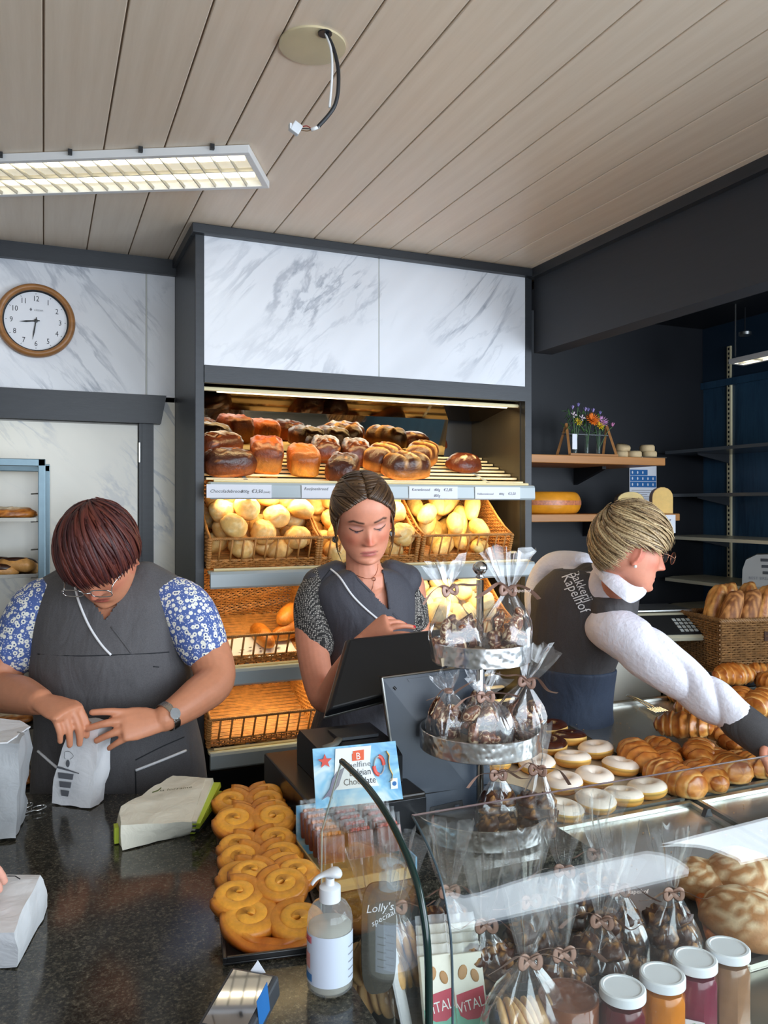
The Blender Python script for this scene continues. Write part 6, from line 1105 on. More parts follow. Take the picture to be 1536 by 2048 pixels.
jar(1245, 1972, (96, 18, 28), 'dark red jam jar with white lid', False); jar(1325, 1946, (206, 120, 24), 'orange jam jar with white lid and small label', True); jar(1390, 1914, (120, 40, 60), 'purple-red jam jar with white lid and label', True); jar(1456, 1892, (150, 110, 80), 'pale brown jam jar with white lid at the end of the row', False)
pbx = PZ(1137, 1990, 0.925); bxb = Vector((pbx.x, pbx.y, deck(pbx.y) + .001)); hb2 = 0.925 - bxb.z; rx_ = thing('round_tub', 'round brown tub wrapped in film in front of the gift bags', 'tub', bxb)
MB().lathe([(0, 0), (.040, 0), (.041, .003), (.041, hb2), (.038, hb2), (.0375, hb2 - .004), (0, hb2 - .004)], 40, Matrix.Translation(bxb)).build('tub', mk('brown_tub', (132, 74, 40), 0.4, var=0.08), rx_, 40)
MB().lathe([(.0415, .002), (.0417, hb2), (.039, hb2 + .001), (0, hb2 + .0012)], 40, Matrix.Translation(bxb), caps=False).build('film', M_film, rx_, True)
# round floury breads and a seeded stick inside the case
FLB = blob('floury_bread', 0.16, 0.15, 0.085, lambda q: lerp3((176, 122, 74), (232, 206, 168), sstep(-0.05, 0.25, nz(q, 5, 2)) * sstep(0, .4, q.z)), M_flour, 61, .9, .05, 20, .45, 36, 20)
for u, v, lab in ((1488, 1795, 'round floury loaf behind the curved glass under the bright reflection'), (1492, 1880, 'round floury loaf behind the curved glass beside the pale jar'), (1405, 1790, 'small floury loaf behind the seeded stick')):
    o = tag(link('floury_bread', FLB), lab, 'bread', 'floury loaves behind the glass'); o.location = ondeck(u, v, .008); o.rotation_euler = (DA, 0, u * .3); o.scale = (1, 1, 1) if u > 1450 else (.75,) * 3
stk = thing('seeded_stick', 'orange-brown seeded bread stick leaning behind the jars', 'bread stick', ondeck(1415, 1860, .02)); MB().tube(curve([ondeck(1425, 1872, .02), ondeck(1405, 1800, .03), ondeck(1390, 1745, .03)], 20), .0125, 10).build('stick_body', mk('stick_crust', (190, 104, 44), .5, var=.3, vscale=90, bump=.4, bscale=150), stk, True)
# ================================================================== PEOPLE
def remesh(mb, voxel, sm=4, fac=0.5):
    me = mb.mesh('tmp', []); o = bpy.data.objects.new('tmp', me); COL.objects.link(o)
    bm = bmesh.new(); bm.from_mesh(me); bmesh.ops.recalc_face_normals(bm, faces=bm.faces[:]); bm.to_mesh(me); bm.free()
    r = o.modifiers.new('r', 'REMESH'); r.mode = 'VOXEL'; r.voxel_size = voxel; s = o.modifiers.new('s', 'SMOOTH'); s.iterations = sm; s.factor = fac
    bpy.context.view_layer.update(); out = bpy.data.meshes.new_from_object(o.evaluated_get(bpy.context.evaluated_depsgraph_get())); bpy.data.objects.remove(o); bpy.data.meshes.remove(me); return out
def vget(me): a = np.empty(len(me.vertices) * 3, np.float32); me.vertices.foreach_get('co', a); return a.reshape(-1, 3)
def finish(me, name, mats, parent, cols=None):
    me.materials.clear()
    for m in (mats if isinstance(mats, list) else [mats]): me.materials.append(m)
    me.polygons.foreach_set('use_smooth', [True] * len(me.polygons)); me.name = name
    if cols is not None:
        at_ = me.color_attributes.new('Col', 'FLOAT_COLOR', 'POINT'); a = np.ones((len(cols), 4), np.float32); a[:, :3] = cols; at_.data.foreach_set('color', a.ravel())
    me.update(); return link(name, me, parent)
def crm(pts, n):
    """smooth interpolation of rows of numbers"""
    pts = [np.array(p, float) for p in pts]; out = []
    for i in range(len(pts) - 1):
        a, b, c, d = pts[max(i - 1, 0)], pts[i], pts[i + 1], pts[min(i + 2, len(pts) - 1)]
        for k in range(n): t = k / n; out.append(0.5 * (2 * b + (c - a) * t + (2 * a - 5 * b + 4 * c - d) * t * t + (3 * b - a - 3 * c + d) * t ** 3))
    return out + [pts[-1]]
def limb(mb, rows, n=6, seg=16, flat=None):
    """rows: (point, radius)"""
    rr = crm([(*Vector(p), r) for p, r in rows], n); mb.tube([Vector(q[:3]) for q in rr], [max(q[3], .002) for q in rr], seg, flat=flat); c0, c1 = rr[0], rr[-1]
    mb.ell(c0[:3], (c0[3],) * 3, None, 12, 8); mb.ell(c1[:3], (c1[3],) * 3, None, 12, 8)
def torso(mb, rows, A, B, grow=0.0, n=5, seg=36, e=0.9):
    """rows: (center, half width along A, half depth along B)"""
    A, B = Vector(A).normalized(), Vector(B).normalized(); rr = crm([(*Vector(c), a, b) for c, a, b in rows], n); rings = []
    sp = lambda x: math.copysign(abs(x) ** e, x)
    for q in rr: c = Vector(q[:3]); rings.append([c + A * ((q[3] + grow) * sp(math.cos(2 * math.pi * k / seg))) + B * ((q[4] + grow) * sp(math.sin(2 * math.pi * k / seg))) for k in range(seg)])
    mb.loft(rings, 0, True)
def hand(mb, wrist, d, nrm, side, curls, spread=0.06, sc=1.0, thumb=(0.9, 0.3, -0.25), tcurl=0.4, fat=1.0):
    y = Vector(d).normalized(); z = Vector(nrm); z = (z - y * z.dot(y)).normalized(); x = y.cross(z) * side; W = Vector(wrist)
    T = lambda a, b, c: W + (x * a + y * b + z * c) * sc
    rings = []
    for yy, hw, th, cx in ((-.02, .024, .019, 0), (.0, .026, .018, 0), (.03, .035, .0165, .002), (.06, .040, .015, .001), (.085, .040, .012, 0), (.094, .035, .008, 0)): rings.append([T(cx + hw * math.cos(k * .3927), yy, th * math.sin(k * .3927)) for k in range(16)])
    mb.loft(rings); tips = []
    for i, (bx, ln, r) in enumerate(((.029, .072, .0088), (.010, .080, .009), (-.009, .074, .0086), (-.027, .058, .0076))):
        r = r * fat
        c = curls[i]; p = Vector((bx, .083 - .004 * abs(i - 1), 0)); a = 0.0; pts = [(T(*(p - Vector((0, .02, 0)))), r * 1.05 * sc)]; sp_ = (1.5 - i) * spread
        for j, f in enumerate((.46, .30, .24)):
            a += c[j]; dd = Vector((math.sin(sp_) * math.cos(a), math.cos(sp_) * math.cos(a), -math.sin(a))); pts.append((T(*p), r * (1.0 - .1 * j) * sc)); p = p + dd * ln * f
        pts.append((T(*p), r * .74 * sc)); limb(mb, pts, 4, 10); tips.append((T(*p), (x * dd.x + y * dd.y + z * dd.z), (x * math.sin(sp_) * math.sin(a) + y * math.cos(sp_) * math.sin(a) + z * math.cos(a))))
    td = Vector(thumb).normalized(); b = Vector((.022, .022, -.006)); p1 = b + td * .036; td2 = (td + Vector((-tcurl * .5, .55 * tcurl + .35, -tcurl * .4))).normalized(); p2 = p1 + td2 * .03; p3 = p2 + td2 * .022
    limb(mb, [(T(*b), .014 * sc), (T(*p1), .0108 * sc), (T(*p2), .0098 * sc), (T(*p3), .0078 * sc)], 4, 10); return tips
HT = [(-.117, .052, .028, .010), (-.112, .066, .010, .026), (-.104, .0725, -.005, .038), (-.092, .0735, -.03, .050), (-.075, .0745, -.062, .0600), (-.055, .0745, -.083, .0665), (-.03, .0765, -.096, .0710), (0, .0765, -.103, .0735), (.02, .083, -.105, .0755), (.04, .0835, -.104, .0755), (.06, .079, -.100, .0725), (.082, .066, -.088, .063), (.1, .042, -.066, .046), (.110, .016, -.038, .026), (.114, -.004, -.02, .010)]
def gau(x, c, w): return np.exp(-((x - c) / w) ** 2)
def head(mb, M, prm={}):
    g = lambda k, d: prm.get(k, d); rr = crm([(a, b, c, d) for a, b, c, d in HT], 7); n = 128; rings = []; fat = g('fat', 0.0)
    for z, f, b, hw in rr:
        t = np.linspace(0, 2 * np.pi, n, endpoint=False); t = t - 0.35 * np.sin(2 * (t - np.pi / 2)) * 0 ; cy = (f + b) / 2; hb_ = (f - b) / 2; hw = hw + fat * math.exp(-((z + .06) / .05) ** 2)
        ct, s_ = np.cos(t), np.sin(t); x = hw * np.sign(ct) * np.abs(ct) ** .92; y = cy + hb_ * np.sign(s_) * np.abs(s_) ** .92; ax = np.abs(x); fr = np.clip((y - cy) / max(hb_, 1e-4), 0, 1) ** .7
        dy = -.010 * gau(ax, .031, .016) * gau(z, .002, .011) + .0075 * gau(ax, .031, .0125) * gau(z, -.002, .0075) + .0035 * gau(ax, .028, .018) * gau(z, .0185, .007) + .004 * gau(ax, .046, .016) * gau(z, -.028, .016)
        k = np.clip((.012 - z) / .052, 0, 1); hgt = g('nose', .024) * k ** 1.25 * (1 - 1 / (1 + math.exp(min(50, max(-50, (z + .0475) / .0018))))); w_ = .0072 + .0035 * k
        dy = dy + hgt * gau(x, 0, w_) + .009 * gau(ax, .0115, .0062) * gau(z, -.0425, .0058) - .004 * gau(z, -.0545, .004) * gau(x, 0, .02)
        dy = dy + .0034 * gau(x, 0, .018) * gau(z, -.0672, .0036) + .0046 * gau(x, 0, .016) * gau(z, -.0778, .0044) - .0038 * gau(x, 0, .022) * gau(z, -.0722, .0020) - .0042 * gau(x, 0, .02) * gau(z, -.0885, .005) + .0065 * gau(x, 0, .017) * gau(z, -.102, .010)
        dy = dy - .0016 * gau(ax, .031, .012) * gau(z, -.0075, .0016)
        y = y + dy * fr; rings.append([M @ Vector((x[i], y[i], z)) for i in range(n)])
    mb.loft(rings)
    for s in (-1, 1):
        E = M @ Matrix.Translation((s * .0735, -.012, -.018)) @ Matrix.Rotation(R(-s * 22), 4, 'Z') @ Matrix.Rotation(R(-12), 4, 'X')
        mb.ell(E.to_translation(), (.0045, .0145, .027), E.to_3x3(), 14, 10); mb.tube([E @ Vector((s * .003, .016 * math.cos(a) - .001, .029 * math.sin(a) + .001)) for a in np.linspace(-.9, 3.6, 18)], .0034, 8); mb.ell((E @ Vector((s * .002, .008, -.026))), (.0045, .006, .008), E.to_3x3(), 10, 8)
def headcolor(v, M, skin, lip, brow, blush, lash=(70, 48, 42), iris=None, lid=None):
    Mi = np.array(M.inverted()); p = v @ Mi[:3, :3].T + Mi[:3, 3]; x, y, z = p[:, 0], p[:, 1], p[:, 2]; ax = np.abs(x); c = np.tile(np.array(lin(skin)), (len(v), 1))
    def put(m, col): nonlocal c; m = np.clip(m, 0, 1)[:, None]; c = c * (1 - m) + np.array(lin(col)) * m
    inh = (y > -.02) & (z > -.125) & (z < .13) & (ax < .09) & (y < .13); fr = inh & (y > .03)
    put(fr * (.6 * gau(ax, .044, .022) * gau(z, -.036, .018) + .9 * gau(x, 0, .012) * gau(z, -.034, .014)), blush); put(inh * (ax > .069) * (np.abs(y + .012) < .035) * .55, blush)
    lz = np.where(z > -.0722, gau(z, -.0688, .0028), gau(z, -.0768, .0034)); put(fr * 1.5 * lz * np.clip((.0225 - ax) / .008, 0, 1), lip); put(fr * .8 * gau(z, -.0722, .0012) * (ax < .0245), tuple(int(q * .5) for q in lip))
    if lid: put(fr * .55 * gau(ax, .031, .016) * gau(z, .004, .006), lid)
    bz = .0205 + .006 * np.clip((ax - .014) / .026, 0, 1) - .008 * np.clip((ax - .040) / .014, 0, 1); put(fr * 1.6 * gau(z, bz, .0026) * np.clip((ax - .011) / .004, 0, 1) * np.clip((.054 - ax) / .007, 0, 1), brow)
    ez = -.0068 + .0045 * ((ax - .031) / .016) ** 2; put(fr * 1.7 * gau(z, ez, .0016) * (np.abs(ax - .031) < .0175), lash)
    if iris: put(fr * 1.2 * gau(z, -.0105, .0016) * gau(ax, .0315, .005), iris)
    put(fr * .8 * gau(ax, .0085, .004) * gau(z, -.0475, .0022), tuple(int(q * .55) for q in skin)); return c
def ellpt(d, off, M=None): return Vector((d.x * (.0785 + off), -.010 + d.y * (.099 + off), .012 + d.z * (.104 + off)))
def hairline(az, tab):
    az = abs(math.degrees(az)); return float(np.interp(az, [t[0] for t in tab], [t[1] for t in tab]))
def haircap(M, tab, off, name, mt, parent):
    vs = {}; mb = MB(); nu, nv = 72, 40; pts = []
    for j in range(nv + 1):
        for i in range(nu):
            el = math.pi / 2 - math.pi * .78 * (j + .02) / nv; az = 2 * math.pi * i / nu; d = Vector((math.cos(el) * math.sin(az), math.cos(el) * math.cos(az), math.sin(el))); pts.append((ellpt(d, off), az))
    fs = []
    for j in range(nv):
        for i in range(nu):
            q = (j * nu + i, j * nu + (i + 1) % nu, (j + 1) * nu + (i + 1) % nu, (j + 1) * nu + i); az = pts[q[0]][1]; az = az if az < math.pi else az - 2 * math.pi
            if sum(pts[k][0].z for k in q) / 4 > hairline(az, tab): fs.append(q)
    mb.add([M @ p for p, _ in pts], fs); o = mb.build(name, mt, parent, True, False); s = o.modifiers.new('solid', 'SOLIDIFY'); s.thickness = .004; s.offset = 1; return o
def locks(M, paths, mt, parent, rad, flat=0.32, name='hair_locks', seg=6):
    mb = MB()
    for pts, r in paths:
        m = len(pts); ups = [tuple((M.to_3x3() @ (p - Vector((0, -.01, .01))))) for p in pts]; mb.tube([M @ p for p in pts], [max(.0006, r * (0.55 + .45 * math.sin(math.pi * min(1, .25 + .62 * i / (m - 1)))) * (1 if i < m - 2 else (.6 if i == m - 2 else .15))) for i in range(m)], seg, up=ups, flat=flat)
    return mb.build(name, mt, parent, True, False)
def radial_paths(whorl, tab, n, seed, off=(.006, .013), r=(.005, .009), smin=0.0, smax=.75, sweep=0.0, over=.0, jit=.012, droop=0.0):
    q = random.Random(seed); w = Vector(whorl).normalized(); a0 = w.orthogonal().normalized(); b0 = w.cross(a0); out = []
    for k in range(n):
        ph = 2 * math.pi * (k + q.random()) / n; pts = []; s0 = q.uniform(smin, smax) ** 1.3 * 1.7 + .05; o0 = q.uniform(*off); al = s0; sw = q.uniform(.6, 1.4) * sweep
        while al < 2.6 and len(pts) < 16:
            pa = ph + sw * (al - s0); d = w * math.cos(al) + (a0 * math.cos(pa) + b0 * math.sin(pa)) * math.sin(al); p = ellpt(d, o0 + .003 * math.sin(al * 3 + k) + droop * (al - s0)); az = math.atan2(d.x, d.y)
            pts.append(p)
            if p.z < hairline(az, tab) - over + q.uniform(-jit, jit): break
            al += .14
        if len(pts) >= 4: out.append((pts, q.uniform(*r)))
    return out
def hairmat(name, cols, rough=.42):
    t = NT(name); t.set(Roughness=rough); g = t.n('ShaderNodeNewGeometry'); base = t.ramp(g.outputs['Random Per Island'], [(i / (len(cols) - 1), lin(c)) for i, c in enumerate(cols)]); co = t.co(); f = t.noise(co, 260, 2, .5); t.base(t.mix(.35, base, t.ramp(f, [(.35, tuple(x * .55 for x in lin(cols[0]))), (.65, lin(cols[-1]))]))); t.bump(f, .35, .002); t.set(Specular_IOR_Level=.5); MATS[name] = t.m; return t.m
def skinmat(name):
    m = mk_attr(name, .48, .12, 420, .0012, .05, 55); b = m.node_tree.nodes['Principled BSDF']; b.inputs['Subsurface Weight'].default_value = .12; b.inputs['Subsurface Radius'].default_value = (.012, .005, .003); b.inputs['Subsurface Scale'].default_value = .6; return m
M_skin = skinmat('skin')
def _denim(name, c):
    t = NT(name); t.set(Roughness=.75); co = t.co((1, 1, 1)); f = t.noise(co, 420, 2, .6); g = t.noise(co, 7, 3, .6); cc = lin(c)
    t.base(t.mix(.5, t.ramp(f, [(.3, tuple(x * .7 for x in cc)), (.7, tuple(x * 1.35 for x in cc))]), t.ramp(g, [(.3, tuple(x * .8 for x in cc)), (.7, tuple(x * 1.2 for x in cc))]))); t.bump(t.noise(t.co((1, 1, .45)), 14, 3, .5, .6), .45, .02); MATS[name] = t.m; return t.m
M_tunic = _denim('tunic_denim', (86, 84, 86)); M_tunicm = _denim('tunic_charcoal', (72, 72, 80)); M_vest = _denim('vest_charcoal', (66, 63, 64)); M_pipe = mk('white_piping', (236, 236, 238), .5); M_seam = mk('seam_dark', (36, 38, 42), .8); M_trou = mk('trousers_navy', (40, 48, 64), .8, var=.1)
def _floral():
    t = NT('floral_blouse'); t.set(Roughness=.7); co = t.co(); v = t.n('ShaderNodeTexVoronoi', Scale=82.0); t.l(co, v.inputs['Vector']); a = t.ramp(v.outputs['Distance'], [(.0, lin((40, 62, 120))), (.16, lin((46, 72, 140))), (.2, lin((240, 240, 226))), (.42, lin((244, 242, 232))), (.48, lin((78, 100, 164))), (1., lin((112, 136, 192)))], 'LINEAR')
    v2 = t.n('ShaderNodeTexVoronoi', Scale=190.0); t.l(co, v2.inputs['Vector']); b = t.ramp(v2.outputs['Distance'], [(.25, lin((226, 230, 240))), (.33, lin((80, 104, 168)))]); d = t.ramp(v.outputs['Distance'], [(.5, (0, 0, 0)), (.55, (1, 1, 1))]); t.base(t.mix(t.n('ShaderNodeMath', operation='MULTIPLY').outputs[0] if False else d, a, b)); t.bump(t.noise(co, 18, 3), .35, .015); MATS['floral'] = t.m; return t.m
M_flor = _floral()
def _check():
    t = NT('woven_check'); t.set(Roughness=.8); co = t.co((1, 1, 1)); w = t.n('ShaderNodeTexVoronoi', Scale=230.0, distance='CHEBYCHEV'); w.inputs['Randomness'].default_value = .35; t.l(co, w.inputs['Vector']); f = t.noise(co, 9, 3); t.base(t.ramp(w.outputs['Distance'], [(.26, lin((186, 180, 172))), (.36, lin((42, 40, 40)))])); t.bump(f, .3, .015); MATS['check'] = t.m; return t.m
M_chk = _check(); M_shirt = mk('white_shirt', (232, 230, 240), .7, var=.03, vscale=12, bump=.4, bscale=16, bdist=.02)
def pix(p): r_ = p - EYE; t = r_.dot(FW); return CU + FPX * r_.dot(RT) / t, CV - FPX * r_.z / t
def inpoly(u, v, poly):
    c = False; n = len(poly)
    for i in range(n):
        (x1, y1), (x2, y2) = poly[i], poly[(i + 1) % n]
        if (y1 > v) != (y2 > v) and u < (x2 - x1) * (v - y1) / (y2 - y1) + x1: c = not c
    return c
def cutpoly(me, poly, front=True):
    bm = bmesh.new(); bm.from_mesh(me); bm.normal_update(); dl = [f for f in bm.faces if f.normal.dot(FW) < .25 and inpoly(*pix(f.calc_center_median()), poly)]; bmesh.ops.delete(bm, geom=dl, context='FACES'); bm.to_mesh(me); bm.free()
def bvh(me): return BVHTree.FromPolygons([v.co.copy() for v in me.vertices], [tuple(p.vertices) for p in me.polygons])
def hit(b, u, v, off=.002):
    d = ray(u, v).normalized(); h, n, i, t = b.ray_cast(EYE, d); return (h - d * off) if h is not None else None
def onsurf(b, pts, off=.002, n=20):
    """a pixel polyline laid onto a real surface"""
    q = crm([(u, v, 0) for u, v in pts], max(2, n // (len(pts) - 1))); out = [hit(b, x[0], x[1], off) for x in q]; out = [p for p in out if p is not None]
    if len(out) > 4:
        for _ in range(2): out = [out[0]] + [(out[i - 1] + out[i] * 2 + out[i + 1]) / 4 for i in range(1, len(out) - 1)] + [out[-1]]
    return out
def bits(b, pts, r, name, m, par, off=.002, flat=None, n=20, seg=6):
    q = onsurf(b, pts, off, n)
    return MB().tube(q, r, seg, flat=flat, up=tuple(-FW) if flat else None).build(name, m, par, True) if len(q) > 2 else None
def split_finish(mb, vox, mt, root):
    me = remesh(mb, vox, 3); bm = bmesh.new(); bm.from_mesh(me); cu_ = np.mean([pix(v.co)[0] for v in list(bm.verts)[::40]])
    for s in (-1, 1):
        b2 = bm.copy(); bmesh.ops.delete(b2, geom=[v for v in b2.verts if (pix(v.co)[0] - cu_) * s < 0], context='VERTS'); m2 = bpy.data.meshes.new('sleeve'); b2.to_mesh(m2); b2.free(); finish(m2, 'sleeve', mt, root)
    bm.free()
def hmat(c, fwd, up): f = Vector(fwd).normalized(); u = Vector(up); u = (u - f * u.dot(f)).normalized(); x = f.cross(u); return Matrix(((x.x, f.x, u.x, c.x), (x.y, f.y, u.y, c.y), (x.z, f.z, u.z, c.z), (0, 0, 0, 1)))
def glasses(M, label, w, h, mframe, y0=.098, sq=.6):
    t = thing('glasses', label, 'glasses', M @ Vector((0, y0, -.004)))
    for s in (-1, 1):
        pts = [M @ Vector((s * (.0325 + w * math.copysign(abs(math.cos(a)) ** sq, math.cos(a))), y0 - .10 * (abs(.0325 + w * math.cos(a)) ** 2) * 6, -.006 + h * math.copysign(abs(math.sin(a)) ** sq, math.sin(a)))) for a in np.linspace(0, 2 * math.pi, 33)]
        MB().tube(pts, .0013, 6).build('rim', mframe, t, True); c = sum(pts[:-1], Vector()) / 32; MB().add([c] + pts[:-1], [(0, i, i % 32 + 1) for i in range(1, 33)]).build('lens', thin('lens_glass', (.97, .97, .97), 1.45, .02, .01, 1.0), t, True)
        e = M @ Vector((s * (.0325 + w), y0 - .022, 0.0)); MB().tube(curve([pts[0], e, M @ Vector((s * .078, .03, .001)), M @ Vector((s * .081, -.012, .004)), M @ Vector((s * .078, -.03, -.018))], 16), .0012, 6).build('temple', mframe, t, True)
    MB().tube(curve([M @ Vector((-.0325 + w * .98, y0, -.003)), M @ Vector((0, y0 + .004, .001)), M @ Vector((.0325 - w * .98, y0, -.003))], 8), .0012, 6).build('bridge', mframe, t, True); return t
def legs(mb, hips, A, fwd, gap=.085, r=.085):
    for s in (-1, 1): h = Vector(hips) + Vector(A).normalized() * s * gap; limb(mb, [(h, r), (Vector((h.x, h.y, .48)), r * .72), (Vector((h.x, h.y, .1)), r * .55)], 5, 14); f = Vector((h.x, h.y, .04)); limb(mb, [(f, .042), (f + Vector(fwd).normalized() * .1, .038), (f + Vector(fwd).normalized() * .17, .03)], 3, 12)
# ------------------------------------------------------------------ woman filling a bag
def woman_l():
    H = hmat(P(197, 1110, 1.83), -FW * math.cos(R(50)) - UP * math.sin(R(50)) - RT * .04, UP); root = thing('person', 'woman with short red hair, glasses and grey tunic filling a paper bag', 'person', Vector((P(235, 1400, 2.0).x, P(235, 1400, 2.0).y, 0)))
    rows = [(P(215, 1140, 1.97), .07, .055), (P(216, 1162, 1.97), .135, .085), (P(220, 1210, 1.97), .172, .115), (P(222, 1290, 1.97), .178, .150), (P(226, 1350, 1.98), .188, .158), (P(233, 1430, 2.0), .188, .155), (P(240, 1520, 2.02), .205, .165), (P(243, 1640, 2.03), .212, .165), (P(243, 1850, 2.03), .19, .15)]
    b = MB(); head(b, H, {'fat': .004}); limb(b, [(H @ Vector((0, -.03, -.045)), .056), (P(210, 1165, 1.93), .058), (P(214, 1215, 1.96), .075)], 6, 20); torso(b, rows[:7], RT, FW, -.014)
    for pts in ([(P(104, 1205, 1.96), .052), (P(40, 1270, 1.95), .055), (P(-4, 1372, 1.90), .047), (P(40, 1390, 1.81), .043), (P(80, 1403, 1.73), .029)], [(P(340, 1205, 1.97), .052), (P(395, 1260, 1.96), .055), (P(430, 1352, 1.91), .049), (P(388, 1398, 1.83), .042), (P(329, 1437, 1.765), .029)]): limb(b, pts, 7, 20)
    hand(b, P(84, 1404, 1.72), P(134, 1424, 1.68) - P(84, 1404, 1.72), -FW * .35 + UP * .85 + RT * .25, -1, [(.95, .45, .25), (1.05, .4, .25), (1.1, .35, .2), (1.0, .4, .25)], .06, .98, (.5, .6, -.6), .4, 1.12); hand(b, P(322, 1442, 1.76), RT * -.112 - FW * .085 + UP * .008, -FW * .62 + UP * .5 + RT * .35, 1, [(.05, .2, .15), (.25, .3, .2), (.42, .35, .2), (.6, .35, .2)], .13, .95, (.35, .75, -.65), .4, 1.16)
    me = remesh(b, .0030, 5); finish(me, 'body', M_skin, root, headcolor(vget(me), H, (208, 140, 106), (186, 96, 84), (96, 50, 40), (206, 118, 94)))
    # tunic
    t = MB(); torso(t, rows, RT, FW, .004); 
    for s, a in ((P(108, 1192, 1.97), P(150, 1166, 1.97)), (P(334, 1190, 1.97), P(290, 1164, 1.97))): limb(t, [(a, .052), (s, .054)], 4, 16)
    tm = remesh(t, .005, 6); cutpoly(tm, [(166, 1140), (166, 1175), (211, 1240), (262, 1170), (262, 1140)]); finish(tm, 'tunic', M_tunic, root); bt = bvh(tm)
    bits(bt, [(150, 1172), (158, 1205), (178, 1252), (203, 1290), (222, 1310)], .0030, 'piping', M_pipe, root); bits(bt, [(170, 1178), (188, 1205), (212, 1240), (240, 1276), (262, 1306)], .0026, 'lapel_edge', M_tunic, root, 0); bits(bt, [(212, 1240), (236, 1206), (258, 1176)], .0026, 'lapel_edge', M_tunic, root, 0)
    bits(bt, [(76, 1308), (150, 1312), (225, 1310), (300, 1307), (338, 1304)], .0016, 'seam', M_seam, root, 0); bits(bt, [(306, 1333), (318, 1334)], .0015, 'seam', M_seam, root, 0, None, 8)
    bits(bt, [(271, 1541), (320, 1522), (372, 1501)], .0034, 'piping', M_pipe, root); bits(bt, [(271, 1541), (272, 1590)], .0016, 'seam', M_seam, root, 0); bits(bt, [(271, 1520), (320, 1495), (368, 1474)], .0016, 'seam', M_seam, root, 0); bits(bt, [(76, 1502), (96, 1520), (114, 1536)], .0034, 'piping', M_pipe, root)
    sl = MB(); limb(sl, [(P(126, 1196, 1.975), .062), (P(80, 1222, 1.96), .072), (P(36, 1296, 1.94), .064)], 7, 24); limb(sl, [(P(322, 1194, 1.975), .060), (P(370, 1222, 1.96), .069), (P(405, 1288, 1.94), .062)], 7, 24)
    split_finish(sl, .0045, M_flor, root)
    tr = MB(); legs(tr, P(243, 1850, 2.03), RT, -FW, .09, .1); finish(remesh(tr, .009, 4), 'trousers', M_trou, root)
    # hair
    tab = [(0, .030), (35, .026), (60, .014), (78, .004), (92, -.012), (105, -.035), (130, -.06), (180, -.075)]; hm = hairmat('red_hair', [(50, 18, 20), (84, 32, 28), (116, 52, 36), (66, 24, 24)], .55); cap = haircap(H, tab, .004, 'hair', hm, root)
    locks(H, radial_paths((.05, -.55, .85), tab, 420, 3, (.005, .010), (.0035, .006), 0, .97, .35, .008, .008, .0015), hm, cap, None)
    locks(H, radial_paths((.05, -.55, .85), tab, 150, 4, (.009, .013), (.003, .0045), 0, .6, .35, .004, .010), hm, cap, None)
    glasses(H, 'thin silver glasses of the woman filling the bag', .023, .0125, M_chrome, .102)
    # watch
    wq = P(327, 1439, 1.765); ad = (P(388, 1398, 1.83) - wq).normalized(); w_ = thing('wrist_watch', 'steel wrist watch on the arm of the woman filling the bag', 'watch', wq + ad * .012); Mw = frame(wq + ad * .012, ad.cross(UP), ad.cross(ad.cross(UP)))
    MB().tube([Mw @ Vector((.0335 * math.cos(a), .0335 * math.sin(a), 0)) for a in np.linspace(0, 6.283, 40)], .0082, 8, up=tuple(ad), flat=1.0).build('bracelet', mk('watch_steel', (190, 190, 186), .25, 1.0, bump=.5, bscale=200), w_, True) if False else MB().lathe([(.031, -.008), (.0335, -.008), (.0335, .008), (.031, .008)], 36, Mw, caps=False).build('bracelet', mk('watch_steel', (190, 190, 186), .25, 1.0, bump=.5, bscale=200), w_, 40)
    qd = -FW; qd = (qd - ad * qd.dot(ad)).normalized(); MB().lathe([(0, 0), (.0125, 0), (.0125, .004), (0, .004)], 20, frame(Mw.to_translation() + qd * .0325, ad.cross(qd), ad)).build('watch_case', M_chrome, w_, 40)
woman_l()
